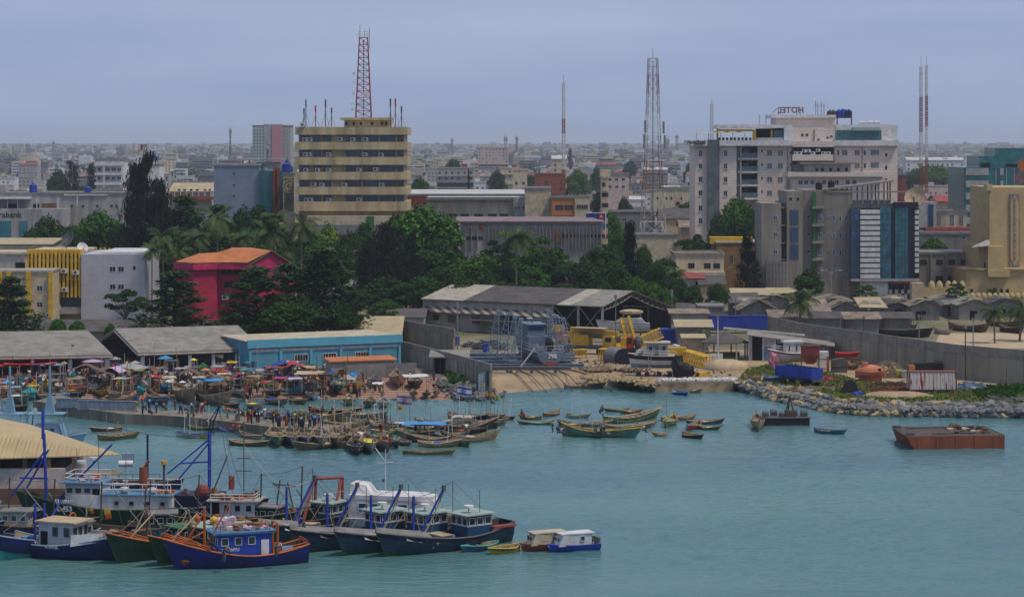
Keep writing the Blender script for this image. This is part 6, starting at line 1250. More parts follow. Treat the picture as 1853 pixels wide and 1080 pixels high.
# ---- canoes hauled out on the ramp and in the market
def rampz(py): return max(.1, min(ZL, (727-py)/44*ZL))
GR = 'canoes hauled out on the ramp'
D_ = [((354,729),(276,700),'h_tan',dict(B=3,fb=1.6,rb=1.2,gc='tan',net='net',Lx=13,label='very large pale timber canoe hauled out left of centre')),
 ((417,733),(352,722),'h_tan',dict(B=2.8,fb=1.3,rb=1.5,gc='tan',net='net',Lx=11,label='second large timber canoe right of the biggest one')),
 ((433,737),(404,731),'h_dark',dict(B=1.8,label='dark hull at the water edge beside the second large canoe')),
 ((306,733),(262,717),'h_blue',dict(B=1.9,gc='tan',label='blue grey canoe below the biggest timber canoe')),
 ((646,707),(640,674),'yellow',dict(B=2.6,fb=1.3,gc='tan',Lx=9,thw=7,label='canoe with yellow bow pointing down the ramp')),
 ((723,700),(706,662),'h_tan',dict(B=2.9,fb=1.5,gc='tan',Lx=11,thw=7,label='big bare timber canoe pointing down the ramp')),
 ((679,697),(676,672),'h_grey',dict(B=2.4,fb=1.2,net='blue',Lx=7,label='grey canoe with a bright blue board left of the big bare one')),
 ((752,702),(748,680),'h_dark',dict(B=2.6,fb=1.3,net='net',Lx=8,label='dark canoe under the white sheet')),
 ((612,712),(600,684),'h_dark',dict(B=2.6,fb=1.4,gc='aqua',Lx=9,label='dark canoe with turquoise rim on the ramp')),
 ((568,722),(556,697),'h_white',dict(B=2.3,fb=1.0,net='netg',Lx=8,label='pale canoe heaped with pale nets on the ramp')),
 ((584,708),(576,695),'h_tan',dict(B=1.6,fb=.8,Lx=4,label='little pale canoe half way down the ramp')),
 ((634,732),(626,710),'h_tan',dict(B=2.2,fb=1.0,net='white',Lx=7,label='canoe with a white sheet at the foot of the ramp',gc='tan')),
 ((664,736),(682,712),'h_teal',dict(B=2.2,fb=.9,Lx=7,label='teal canoe being launched by several men')),
 ((694,737),(694,712),'h_white',dict(B=2.0,fb=.9,gc='white',Lx=7,label='white rimmed canoe being launched next to the teal one')),
 ((750,716),(742,702),'h_tan',dict(B=1.4,Lx=4.2,label='small beached canoe by the blue bundle')),
 ((771,717),(773,702),'h_dark',dict(B=1.4,Lx=4.5,net='netb',label='small dark canoe with a blue net near the ramp edge')),
 ((788,714),(796,704),'h_tan',dict(B=1.2,Lx=3.2,label='smallest canoe near the ramp edge')),
 ((590,690),(574,668),'h_tan',dict(B=2.3,fb=1.2,Lx=9,thw=7,label='timber canoe with closely set thwarts high on the ramp')),
 ((624,684),(604,660),'h_brown',dict(B=2.3,fb=1.2,Lx=10,thw=8,label='long brown canoe high on the ramp')),
 ((622,698),(634,676),'h_grey',dict(B=2.1,fb=1.0,Lx=8,label='grey canoe beside the yellow bowed canoe')),
 ((556,729),(520,724),'h_olive',dict(B=2.0,net='netg',Lx=5,label='olive canoe with green nets at the water edge')),
 ((520,732),(470,722),'h_grey',dict(B=2.2,net='blue',Lx=8,label='grey canoe loaded with blue cloth at the water edge')),
 ((478,738),(448,732),'h_white',dict(B=2.2,net='lemon',Lx=6,label='pale patched canoe with a yellow bundle at the water edge')),
 ((508,716),(468,704),'h_dark',dict(B=2.0,gc='orange',net='blue',Lx=8,label='dark canoe with an orange rim on the ramp')),
 ((452,716),(410,707),'h_white',dict(B=2.0,net='white',Lx=8,label='off white canoe on the ramp right of the large pair')),
 ((440,706),(396,700),'navy',dict(B=2.0,Lx=8,net='netg',label='navy canoe between other hulls on the ramp')),
 ((245,706),(200,700),'h_grey',dict(B=2.3,Lx=8,net='net',label='grey canoe full of seated people left of the biggest canoe')),
 ((186,715),(168,688),'yellow',dict(B=2.0,Lx=7,fb=.8,label='yellow canoe with raised bow in the left market')),
 ((52,733),(12,722),'h_green',dict(B=2.8,fb=1.5,Lx=9,net='white',label='green hulled boat with white covers in the left market')),
 ((100,727),(60,716),'h_grey',dict(B=2.2,fb=1.2,Lx=8,net='net',label='grey canoe behind the light blue patrol masts')),
 ((160,710),(120,701),'h_brown',dict(B=2.2,Lx=8,net='tan',label='brown canoe with orange boards in the left market')),
 ((240,730),(196,722),'h_tan',dict(B=2.2,Lx=8,net='net',label='pale canoe with big tan nets near the pier root')),
 ((668,676),(660,664),'h_grey',dict(B=2.0,Lx=6,label='grey canoe in the row against the block wall')),
 ((540,702),(510,690),'h_dark',dict(B=2.4,fb=1.3,Lx=8,net='net',label='dark canoe heaped with nets in the right market')),
 ((340,690),(300,684),'h_brown',dict(B=2.0,Lx=8,net='tan',label='brown canoe behind the biggest timber canoe')),
 ((500,690),(455,684),'h_tan',dict(B=2.0,Lx=8,net='net',label='pale canoe amid stalls below the red tent'))]
for a, c, hc, kw in D_:
 kw = dict(kw); lb = kw.pop('label'); kw['fb'] = kw.get('fb',.75)*.72; kw['rb'] = kw.get('rb',.85)*.75; canoe(a, c, lb, hc, GR, z=rampz(a[1])+.25, d=.25, **kw)
for a, c, hc, lb in (((1690,610),(1560,600),'h_dark','long dark canoe on the sand behind the wall'),((1660,604),(1585,592),'h_grey','grey canoe with open ribs behind the long wall'),((1722,604),(1688,600),'h_white','upturned pale canoe on the sand lot'),((1790,600),(1712,594),'h_brown','brown canoe left on the sand lot'),((1852,602),(1806,596),'h_dark','dark canoe at the right of the sand lot'),((1860,590),(1780,587),'h_brown','long brown canoe furthest right on the sand lot'),((1640,598),(1600,590),'h_tan','pale canoe bow behind the long wall')):
 canoe(a, c, lb, hc, 'canoes on the sand lot behind the wall', z=ZL+.3, d=.3)
for i, (x, y) in enumerate(((22,712),(60,704),(88,720),(130,716),(150,728),(215,716),(232,722),(30,740))): canoe((x+20,y+3),(x-22,y-2),['brown','pale','grey','dark'][i%4]+' canoe hull crammed into the left market behind the pier',('h_brown','h_tan','h_grey','h_dark')[i%4],GR,z=rampz(y)+.1,B=2.1,fb=.8,net=('net','netb','tan','black')[i%4],posts=2)
canoe((1244,716),(1224,712),'small bright blue open boat by the quay edge','blue',None,B=2.6,fb=.7,rb=.4,gc='sky',thw=3,stem=False,net='black',Lx=4.5)
canoe((1268,711),(1247,709),'small boat under a white sheet by the quay edge','h_grey',None,B=1.6,fb=.5,net='white',thw=2,stem=False)
canoe((1417,690),(1380,686),'blue rowing boat on the rocks at the edge of the grass','blue',None,z=ZL+.2,B=2,fb=.8,gc='sky',net='orange',thw=3)
canoe((1376,689),(1346,684),'pale orange upturned skiff on the rocks beside the blue rowing boat','tan',None,z=ZL+.2,B=1.7,fb=.6,gc='orange',net='red',thw=3)
# ================================================================== TRAWLERS
def pos(a, c, z=0): A, C_ = G(*a, z), G(*c, z); v = A-C_; return (A+C_)/2, math.atan2(v.y, v.x), v.length
def winrow(root, pts, w, h, fr='white', gl='glass', nm=1):
 me = winmesh(w, h, fr, gl, nm)
 for x, y, z, rz in pts: inst(me, root, (x,y,z), rz, name='window')
def cabin(root, x0, x1, w, z0, z1, m, roofm, nf=3, ns=3, wh=.75, ww=.8, zw=None, ov=.35, fr='white', door=None, slope=0, gl='glass'):
 """wheel house between x0 (aft) and x1 (fore)"""
 b = MB(); zm = zw if zw else z1-wh-.35
 b.ext([(x0,-w/2,z0),(x1,-w/2,z0),(x1,w/2,z0),(x0,w/2,z0)], (0,0,z1-z0)); R0 = root; root = b.build('cabin', m, root)
 b = MB(); b.ext([(x0-ov,-w/2-ov,z1+.01),(x1+ov*1.6,-w/2-ov,z1+.01+slope),(x1+ov*1.6,w/2+ov,z1+.01+slope),(x0-ov,w/2+ov,z1+.01)], (0,0,.14)); b.build('cabin_roof', 'cabinroof' if roofm in ('sky','blue') else roofm, R0)
 winrow(root, [(x1+.0, -w/2+w*(i+.5)/nf, zm, R(90)) for i in range(nf)], min(ww, w/nf*.85), wh, fr, gl); 
 for s, rz in ((-1,0),(1,R(180))):
  k = ns; winrow(root, [(x0+(x1-x0)*(i+.5)/k, s*(w/2), zm, rz) for i in range(k) if not (door and i == 0)], min(ww,(x1-x0)/k*.8), wh, fr, gl)
  if door: b = MB(); x = x0+(x1-x0)*.5/k; b.box(x-.38, s*w/2-(.06 if s < 0 else -.0), z0+.1, x+.38, s*w/2+(.06 if s > 0 else 0), z0+1.95); b.build('door', door, root)
def rails(root, pts, h=.9, m='white', r=.03, name='railing', step=1.4):
 b = MB(); pts = [Vector(p) for p in pts]
 for a, c in zip(pts, pts[1:]):
  k = max(1, round((c-a).length/step))
  for i in range(k+1): p = a.lerp(c, i/k); b.tube([p, p+Vector((0,0,h))], r, 4)
  for f in (.5,1): b.tube([a+Vector((0,0,h*f)), c+Vector((0,0,h*f))], r, 4)
 return b.build(name, m, root)
def poles(root, name, m, lst, r=.1):
 for pts in lst: b = MB(); b.tube(pts, r, 6); b.build(name, m, root)
def ropes(root, lst, m='tan', r=.025):
 for a, c in lst:
  a, c = Vector(a), Vector(c); b = MB(); b.tube([a.lerp(c, i/6)-Vector((0,0,(c-a).length*.05*math.sin(math.pi*i/6))) for i in range(7)], r, 3); b.build('rope', m, root)
def clutter(root, x0, x1, w, z, k, seed, cols=('netb','net','orange','black','blue','white','rust','wood','yellow')):
 r_ = random.Random(seed)
 for i in range(k):
  b = MB(); x, y = r_.uniform(x0,x1), r_.uniform(-w/2,w/2); s = r_.uniform(.2,.6); t = r_.random()
  if t < .4: b.lump((x,y,z+s*.3), s*1.4, s, s*.7, 0, .5, i, 8, 5); nm = 'net_pile'
  elif t < .6: b.cyl((x,y,z), s*.5, s*1.4, 9); nm = 'drum'
  else: b.cb((x,y,z+s*.4), s*1.5, s, s*.8, r_.uniform(0,3)); nm = 'deck_box'
  b.build(nm, r_.choice(cols), root)
def anchor_lamp(root, p, m='white'): b = MB(); b.cyl(p, .5, .28, 12); b.cyl((p[0],p[1],p[2]-.4), .08, .4, 6); b.build('radar', m, root)
def writing(root, s, size, x, y, z, side=-1, m='white', rx=90): 
 return text_part(s, size, m, root, (x, y, z), (R(rx), 0, 0 if side < 0 else R(180)), ext=.01, bold=.012)
GT = 'fishing vessels at the near quay'
# -- four teal blue vessels with green roofs
def teal_trawler(a, c, label, word, k):
 ctr, ang, L = pos(a, c); L = 15.0; A = G(*a); v = Vector((math.cos(ang), math.sin(ang), 0)); ctr = A-v*L*.46
 t = thing('fishing_trawler', label, 'trawler', ctr, ang, GT)
 o, rim, zs, hb, px = hull(t, L, 4.3, 1.25, 1.25, .9, .8, .62, .7, ['hullteal','hullgreen','hulldark'], [(0,1),(.30,0),(.86,2)], .38, .1, 'dgrey', 'dwood', 18, .6)
 b = MB(); n0 = []                                                     # tarpaulin over the fore deck
 for i in range(9):
  tt = .70+.30*i/8; w_ = hb(tt); z = zs(tt)+.12; n0.append((L*(tt-.5)+.38*(zs(1)+.8)*max(0,(tt-.6)/.4)**2, w_, z))
 vs = []; 
 for x, w_, z in n0: vs += [(x,-w_-.1,z-.12),(x,-w_*.5,z+.28),(x,0,z+.42),(x,w_*.5,z+.28),(x,w_+.1,z-.12)]
 b.add(vs, [(i*5+j, i*5+5+j, i*5+6+j, i*5+1+j) for i in range(8) for j in range(4)]); b.build('foredeck_cover', 'grey', t)
 for s in (-1,1):
  b = MB(); x = L*.31; b.ext([(x-1.1,s*(hb(.80)+.10),zs(.8)-.75),(x+1.2,s*(hb(.88)+.12),zs(.88)-.5),(x+1.2,s*(hb(.88)+.02),zs(.88)+.12),(x-1.1,s*(hb(.80)+.02),zs(.8)+.05)], (0,s*.03,0)); b.build('banner', ('white','lgrey','white','grey')[k], t)
  if k in (0,1,2): b = MB(); b.ext([(x-.4,s*(hb(.82)+.12),zs(.8)-.6),(x+.3,s*(hb(.86)+.14),zs(.85)-.55),(x+.3,s*(hb(.86)+.05),zs(.85)+.1),(x-.4,s*(hb(.82)+.05),zs(.8)+.05)], (0,s*.05,0)); b.build('green_patch', 'lemon' if k != 1 else 'steel', t)
 cabin(t, -4.5, -1.5, 2.7, .9, 3.2, 'cabinblue', 'pgreen', 3, 3, .75, .8, 2.25, .35, 'white')
 b = MB(); b.box(-4.54,-1.39,2.14,-1.44,1.39,2.24); b.build('window_ledge', 'white', t)
 writing(t, word, .46, -3.0, -1.37, 1.8); writing(t, 'T518', .3, -2.4, -1.37, 1.4)
 anchor_lamp(t, (-2.4,.3,3.8)); poles(t, 'aerial', 'dgrey', [[(-1.4,-1,3.3),(-1.4,-1,6.8-k*.4)],[(-3.4,.8,3.3),(-3.4,.8,5.6)]], .035)
 poles(t, 'mast', 'blue', [[(4.2,.0,1.6),(4.2,0,5.6)]], .13); poles(t, 'boom', 'blue', [[(3.6,.2,1.7),(1.7,1.6,6.3)]], .12)
 b = MB(); b.cb((1.7,1.6,6.35), .3,.3,.5); b.build('block', 'dgrey', t)
 ropes(t, [((4.2,0,5.6),(1.7,1.6,6.2)),((4.2,0,5.6),(6.6,0,2.7)),((1.7,1.6,6.2),(3.2,.2,1.8)),((1.7,1.6,6.2),(2.6,.6,1.8)),((1.7,1.6,6.2),(-3,1,3.4)),((3.9,0,3.5),(3.5,.3,1.8))]); ropes(t, [((1.6,1.5,6),(3.4,.5,1.7)),((1.7,1.5,6),(3.0,.2,1.7))], 'dirty_white', .05)
 b = MB(); b.box(-.1,-1.1,.7,1.7,1.1,1.5); b.build('hatch', 'steel', t); b = MB(); b.box(.2,-1.2,1.5,1.7,1.2,1.58); b.build('hatch_lid', 'tan', t)
 rails(t, [(-7.2,-1.4,1.6),(-4.6,-2,1.35)], .7, 'rust'); b = MB(); b.box(-7.3,1.2,1.75,-4.4,1.9,1.95); b.build('stern_rail_board', 'red_tin', t)
 ropes(t, [((-1.4,-1,6.5),(4.2,0,5.4)),((-1.4,-1,6.5),(-7,0,2)),((4.2,0,5.6),(4.4,1.8,1.9)),((4.2,0,5.6),(4.4,-1.8,1.9))], 'dgrey', .02)
 for x in (-5,-2,.5): b = MB(); b.cyl((x,-2.22,.55), .36, .16, 12, ax='Y'); b.build('tyre_fender', 'black', t)
 clutter(t, -7,-4.5, 2.6, .9, 6, k+40); clutter(t, 1.9, 3.4, 2.6, .75, 5, k+50, ('net','dirty_white','wood')); return t
teal_trawler((488,988),(600,962),'teal blue trawler, leftmost and furthest of four alike, lime patch on its bow','LIAOJIAO 1',0)
teal_trawler((552,1000),(722,976),'teal blue trawler with a pale blue banner and a red gantry beside its bow','LIAOJIAO 2',3)
teal_trawler((632,1004),(800,979),'teal blue trawler with a lime green and white banner on its bow','LIAOJIAO 3',2)
teal_trawler((708,1006),(890,981),'nearest teal blue trawler with lettered cabin, rightmost of the four','LIAPIAOSZ.1',1)
o = thing('gantry', 'red steel A frame gantry standing behind the second teal trawler', 'gantry', G(575,975)+Vector((0,4,1.6)), .25)
poles(o, 'leg', 'red_tin', [[(-2.0,-1.2,0),(-.7,0,4.0)],[(-.6,.3,0),(-.5,.2,4.0)],[(1.0,-1.4,0),(2.2,.2,4.0)],[(2.3,.4,0),(2.3,.3,4.0)]], .17); poles(o, 'beam', 'red_tin', [[(-.8,0,4),(2.4,.1,4)]], .18)
# -- white passenger yacht behind
ctr, ang, L = pos((790,965),(660,972)); t = thing('motor_yacht', 'white motor yacht with wraparound dark blue windows behind the teal trawlers', 'yacht', G(722,962), R(-12)); t.scale = (.8,.8,.8)
hull(t, 15, 5, 1.9, .9, 0, .8, .85, .3, ['white','navy'], [(0,1),(.2,0)], .4, .08, 'white', 'white', 14, .6)
b = MB(); b.ext([(-6.2,-2.2,1.8),(3.6,-2.2,1.8),(5.2,-1.2,1.8),(5.2,1.2,1.8),(3.6,2.2,1.8),(-6.2,2.2,1.8)], (0,0,2.6)); b.build('cabin', 'white', t)
b = MB(); b.ext([(-6.2,-2.25,4.4),(3.0,-2.3,4.4),(4.8,-1.2,4.3),(4.8,1.2,4.3),(3.0,2.3,4.4),(-6.2,2.25,4.4)], (0,0,.55)); b.build('roof', 'white', t)
winrow(t, [(-4.2+i*1.75,-2.2,2.7,0) for i in range(4)], 1.3, 1.25, 'white', 'bglass'); b = MB(); b.ext([(2.3,-2.24,2.8),(3.9,-2.05,2.8),(3.2,-2.2,4.1),(2.3,-2.24,4.1)], (0,.1,0)); b.build('window', 'bglass', t)
b = MB(); b.ext([(4.1,-1.85,2.6),(5.3,-1.1,2.6),(5.3,1.1,2.6),(4.1,1.85,2.6)], (-.25,0,1.5)); b.build('windscreen', 'bglass', t)
b = MB(); b.ext([(-6.1,-1.6,4.9),(-3.2,-1.6,4.9),(-4.2,-1.2,6.1),(-6.1,-1.4,6.3)], (0,3,0)); b.build('radar_arch', 'white', t)
poles(t, 'mast', 'white', [[(-1.8,0,4.9),(-1.8,0,10.6)],[(-1.8,0,9.0),(-3.2,0,10.8)],[(-1.8,0,9.6),(-.9,0,10.8)],[(-2.9,0,8.8),(-.7,0,9)]], .06); b = MB(); b.cb((-.9,0,10.8),.3,.3,.4); b.build('mast_light','dgrey',t); b = MB(); b.cb((-2.1,0,6.6),.25,.25,.4); b.build('mast_light','dgrey',t)
rails(t, [(5.2,-1.2,2.6),(7.0,0,2.9)], .6, 'white')
# -- foreground blue trawler with orange trim
A, C_ = G(318,1030), G(553,1014); v = A-C_; ang = math.atan2(v.y, v.x); L = v.length+.3
t = thing('fishing_trawler', 'deep blue trawler with orange rails and blue cabin, nearest boat of all', 'trawler', (A+C_)/2, ang, GT)
o, rim, zs, hb, px = hull(t, L*.97, 4.0, 1.1, 1.9, .75, .9, .75, .75, ['hullblue','navy'], [(0,0)], .36, .09, 'orange', 'dwood', 18, .6)
s_ = 1 if math.cos(ang) < 0 else -1          # the side towards the camera: +y when the bow points left
cabin(t, -2.6, 2.6, 2.7, .6, 3.2, 'blue', 'blue', 3, 4, .75, .7, 2.15, .3, 'white', 'white'); b = MB(); b.box(-3.0,-1.7,3.36,2.9,1.7,3.42); b.build('roof_sheet', 'cabinroof', t)
rails(t, [(-2.4,1.4,3.42),(2.4,1.4,3.42),(2.4,-1.4,3.42),(-2.4,-1.4,3.42),(-2.4,1.4,3.42)], .7, 'orange', .035); clutter(t, -2, 2, 2, 3.45, 11, 5, ('net','lilac','white','orange','net'))
text_part('YUANYU', .42, 'white', t, (1.4, s_*1.37, 1.75), (R(90),0,R(180) if s_ > 0 else 0), ext=.01, bold=.012); text_part('YUANYU', .36, 'white', t, (2.64, .0, 1.75), (R(90),0,R(90)), ext=.01, bold=.01)
poles(t, 'post', 'orange', [[(3.6,0,.8),(3.6,0,5.6)],[(-3.3,-.9,.7),(-3.3,-.9,3.9)],[(-3.3,.9,.7),(-3.3,.9,3.9)]], .13); poles(t, 'boom', 'orange', [[(3.7,0,1.6),(1.3,.9,6.2)],[(3.6,0,5.3),(5.5,0,2.3)],[(3.6,0,3.4),(6.2,0,2.2)],[(-3.3,-.9,3.9),(-3.3,.9,3.9)],[(-3.3,.9,3.7),(-1.9,.9,2.0)]], .08)
b = MB(); b.box(-3.6,s_*1.25,.6,-2.7,s_*1.4,2.2); b.build('lattice_panel', 'orange', t); b = MB(); b.cb((-4.2,s_*1.0,1.2), 1.3,.1,1.1,0,0,.5*s_); b.build('blue_board', 'sky', t)
rails(t, [(-L*.47,-1.3,1.7),(-L*.47,1.3,1.7)], .5, 'orange', .05); rails(t, [(-L*.47,s_*1.5,1.6),(-L*.25,s_*1.85,1.15)], .45, 'orange', .045); rails(t, [(3.4,s_*1.6,1.7),(6.3,s_*.3,2.9)], .4, 'orange', .045)
clutter(t, -5.8,-3.2, 2.6, .5, 9, 6, ('net','orange','rust','white','net')); clutter(t, 2.9,5.5, 2.2, .6, 8, 7, ('orange','yellow','net','rust')); ropes(t, [((3.6,0,5.6),(6.8,0,3)),((1.3,.9,6.2),(2.6,.6,.8)),((1.3,.9,6.2),(2.3,.9,.8))])
# -- two green trawlers behind it
for q, (a, c, lb, kk) in enumerate((((292,1024),(500,990),'dark green trawler with green cabin squeezed behind the deep blue one',1),((216,1019),(420,986),'dark green trawler with orange bow rails, second from the camera',0))):
 A, C_ = G(*a), G(*c); v = A-C_; ang = math.atan2(v.y, v.x); L = 13.5; t = thing('fishing_trawler', lb, 'trawler', A-v.normalized()*L*.46, ang, GT)
 o, rim, zs, hb, px = hull(t, L*.95, 3.9, 1.2, 1.9, .6, .9, .75, .6, ['hullgreen','dgreen'], [(0,0)], .36, .09, 'orange', 'dwood', 18, .6)
 if kk: cabin(t, -3.2, 2.0, 2.7, .6, 3.2, 'dgreen', 'pgreen', 3, 4, .7, .8, 2.2, .3, 'white'); clutter(t, -3, 2, 2, 3.4, 8, 15, ('orange','net','white','lilac')); b = MB(); b.sph((1.2,-.8,3.8), .35,.35,.4); b.build('buoy', 'orange', t); b = MB(); b.sph((.5,.8,3.8), .4,.4,.4); b.build('buoy', 'yellow', t)
 else: cabin(t, -4.2, -.4, 2.5, .6, 2.6, 'dgreen', 'green', 2, 3, .6, .7, 1.7, .2, 'white')
 poles(t, 'post', 'dwood', [[(2.9,0,.8),(2.9,0,5.2)]], .12); poles(t, 'boom', 'tan', [[(5.2,.2,2.2),(2.2,.4,4.6)],[(4.4,-.6,1.9),(3.4,.3,4.8)],[(1.6,-.8,1),(3.1,.2,5.0)]], .07); rails(t, [(3.0,-1.6,1.6),(6.0,-.2,2.7)], .4, 'orange', .05); rails(t, [(3.0,1.6,1.6),(6.0,.2,2.7)], .4, 'orange', .05); clutter(t, 2,5, 2.2, 1.2, 9, 20+kk, ('orange','net','rust')); ropes(t, [((2.9,0,5.2),(6.3,0,3)),((2.9,0,5.2),(-2,0,3.4))])
for px_, py_, rz_, hm, cm, lb, sd_ in ((235,982,-12,'h_teal','dgreen','turquoise decked boat squeezed between the green trawlers and the large white topped one',1),(70,972,-6,'hulldark','dirty_white','dark cluttered boat behind the blue trawlers at the far left',2),(330,975,8,'hulldark','dgreen','dark rigged boat hidden behind the green cabin trawlers',3),(520,965,-20,'h_dark','dgreen','dark green sterned boat left of the teal trawlers',4)):
 t = thing('fishing_trawler', lb, 'trawler', G(px_,py_), R(rz_), GT); hull(t, 11, 3.6, 1.3, .9, .4, .9, .7, .6, [hm,'hulldark'], [(0,1),(.5,0)], .35, .09, 'dwood', 'dwood', 14, .6)
 if sd_ != 1: cabin(t, -3.6, -.8, 2.4, .8, 2.7, cm, 'grey', 3, 3, .6, .6, 1.8, .25, 'white')
 clutter(t, -5, 4, 2.6, .9, 16, 200+sd_); poles(t, 'mast', 'dwood', [[(1.5,0,.9),(1.7,0,5+sd_*.5)],[(-3.4,.6,1),(-3.2,.5,6)]], .08); poles(t, 'boom', 'grey', [[(1.6,0,1.4),(-1.8,.4,5.2)],[(3.4,.3,1.4),(1.0,0,4.6)]], .06); ropes(t, [((1.7,0,5+sd_*.5),(5.4,0,2)),((1.7,0,5+sd_*.5),(-3.2,.5,5.8)),((-3.2,.5,6),(-5.4,0,1.8)),((-1.8,.4,5.2),(-1,1,1))], 'dgrey')
# -- navy boat with white wheel house
A = G(206,1014); ang = R(-22); L = 13; t = thing('fishing_trawler', 'navy hulled trawler with a white wheelhouse and white bow bulwark at lower left', 'trawler', A-Vector((math.cos(ang),math.sin(ang),0))*L*.46, ang, GT)
o, rim, zs, hb, px = hull(t, L*.95, 4.0, 1.3, 1.3, .6, .9, .7, .6, ['navy','hulldark'], [(0,1),(.4,0)], .34, .09, 'steel', 'tan', 18, .6)
cabin(t, -1.6, 2.2, 2.8, .7, 3.5, 'tilewhite', 'tan', 3, 3, .9, .6, 2.2, .3, 'dgrey', 'void'); b = MB(); b.ext([(2.3,-1.9,1.4),(5.2,-.9,1.9),(5.2,-.8,2.7),(2.3,-1.75,2.5)], (0,.06,0)); b.build('bulwark', 'white', t); b = MB(); b.ext([(2.3,1.9,1.4),(5.2,.9,1.9),(5.2,.8,2.7),(2.3,1.75,2.5)], (0,-.06,0)); b.build('bulwark', 'white', t)
writing(t, 'KONYEL', .38, .3, -2.08, 1.25, rx=95); clutter(t, -5,-2, 2.6, .9, 8, 30); b = MB(); b.cyl((-2.3,-1.6,.9), .35, 1.2, 12); b.build('drum', 'blue', t); b = MB(); b.cyl((-3.1,-1.5,.8), .35, 1.2, 12); b.build('drum', 'sky', t); ropes(t, [((-5.5,-1.5,1.6),(5.2,-.9,2.4))], 'dirty_white', .04)
poles(t, 'mast', 'blue', [[(-2.2,.5,1),(-2.2,.5,5.0)]], .12)
# -- lettered blue boat with turquoise bottom far left
A = G(6,1014); C_ = G(150,985); v = A-C_; ang = math.atan2(v.y, v.x); L = 12.5; t = thing('fishing_trawler', 'blue trawler with a turquoise lower hull and white name at the far lower left', 'trawler', A-v.normalized()*L*.45, ang, GT)
o, rim, zs, hb, px = hull(t, L, 3.8, 1.2, 1.6, .4, .9, .7, .6, ['hullblue','teal','navy'], [(0,1),(.42,2),(.8,0)], .35, .09, 'steel', 'dwood', 18, .6)
s_ = 1 if math.cos(ang) < 0 else -1
text_part('TIANYU6', .52, 'white', t, (2.0, s_*1.78, 1.4), (R(84) if s_ < 0 else R(96), 0, R(180-14) if s_ > 0 else R(14)), ext=.02, bold=.02)
cabin(t, -5.2, -2.2, 2.6, .7, 2.4, 'dirty_white', 'grey', 3, 3, .8, .7, 1.3, .25, 'white'); clutter(t, -2, 3.5, 2.4, .7, 14, 60); b = MB(); [b.tube([Vector((-4,-.3,2.9))+Vector((.42*math.cos(a*.785),0,.42*math.sin(a*.785))), Vector((-4,-.3,2.9))+Vector((.42*math.cos(a*.785+.785),0,.42*math.sin(a*.785+.785)))], .11, 5) for a in range(8)]; b.build('life_ring', 'orange', t)
poles(t, 'mast', 'blue', [[(1.4,0,.8),(1.4,0,5.0)]], .13); poles(t, 'boom', 'blue', [[(1.4,0,1.0),(-1.6,.6,5.0)]], .1); ropes(t, [((1.4,0,5),(5.6,0,2.8)),((-1.6,.6,5),(-3,0,2.6)),((5.6,0,2.7),(-5,-1.2,1.6))])
ctr = G(-55,972); t = thing('fishing_trawler', 'blue cabined boat with white door cut by the left edge', 'trawler', ctr, R(8), GT)
hull(t, 12, 4, 1.3, 1.4, .4, .9, .7, .6, ['hullblue','navy'], [(0,1),(.4,0)], .35, .09, 'steel', 'dwood', 14, .6); cabin(t, -1.5, 2.6, 2.8, .8, 3.3, 'hullblue', 'sky', 2, 3, .8, .7, 2.2, .3, 'white', 'white'); clutter(t, -1.2,2.2,2,3.5,5,70,('blue','white','sky'))
# -- big white topped green trawler
ctr = (G(55,948)+G(335,954))/2; v = G(55,948)-G(335,954); ang = math.atan2(v.y, v.x); L = v.length
t = thing('fishing_trawler', 'large dark green trawler with long white superstructure and white deck railing', 'trawler', ctr, ang, GT)
o, rim, zs, hb, px = hull(t, L, 5.0, 2.0, 1.5, .3, 1.2, .8, .5, ['hullgreen','dgreen'], [(0,0)], .35, .1, 'dgreen', 'dwood', 18, .6)
s_ = 1 if math.cos(ang) < 0 else -1
b = MB(); b.box(-7.5,-2.0,1.6,3.4,2.0,3.5); b.build('deck_house', 's_white', t); cabin(t, .2, 4.0, 3.5, 2.2, 4.6, 'tilewhite', 'sky', 3, 4, .65, .75, 3.6, .3, 'white', 'void'); b = MB(); b.box(-7.6,-2.2,3.52,.1,2.2,3.62); b.build('boat_deck', 'cabinroof', t); winrow(t, [(x, s_*2.0, 2.5, R(180) if s_ > 0 else 0) for x in (-6.5,-4.9,-3.2,-1.6)], .5, .45, 'grey', 'void')
rails(t, [(-7.4,s_*2.1,3.62),(.1,s_*2.1,3.62)], 1.1, 'white', .05); rails(t, [(-7.4,-s_*2.1,3.62),(.1,-s_*2.1,3.62)], 1.1, 'white', .05); rails(t, [(.2,1.7,4.75),(4.0,1.7,4.75),(4.0,-1.7,4.75),(.2,-1.7,4.75)], .9, 'white', .05); clutter(t, .4,3.6,2.6,4.75,9,80,('white','tan','dirty_white','red'))
for x in (-2.2,-5.2): b = MB(); b.sph((x,s_*1.2,4.0), .6,.4,.36); b.build('life_raft', 'white', t)
b = MB(); b.cyl((-3.8,-.3,4.0), .45, 2.2, 12); b.build('funnel', 'rust', t); poles(t, 'funnel_pipe', 'rust', [[(-3.8,-.3,6.0),(-4.4,-.3,6.9)]], .16); b = MB(); b.cyl((-6,-.4,4.0), .14, 2.6, 8); b.build('vent_pipe', 'dgrey', t); b = MB(); b.cyl((-6,-.4,6.5), .32, .4, 8); b.build('vent_cap', 'yellow', t)
text_part('L 453', .8, 'white', t, (3.9, s_*2.35, 2.05), (R(90 if s_ < 0 else 90), 0, R(180-12) if s_ > 0 else R(12)), ext=.04, bold=.02); text_part('XL MINAY', .5, 'white', t, (3.9, s_*2.35, 2.8), (R(90), 0, R(180-12) if s_ > 0 else R(12)), ext=.04, bold=.02)
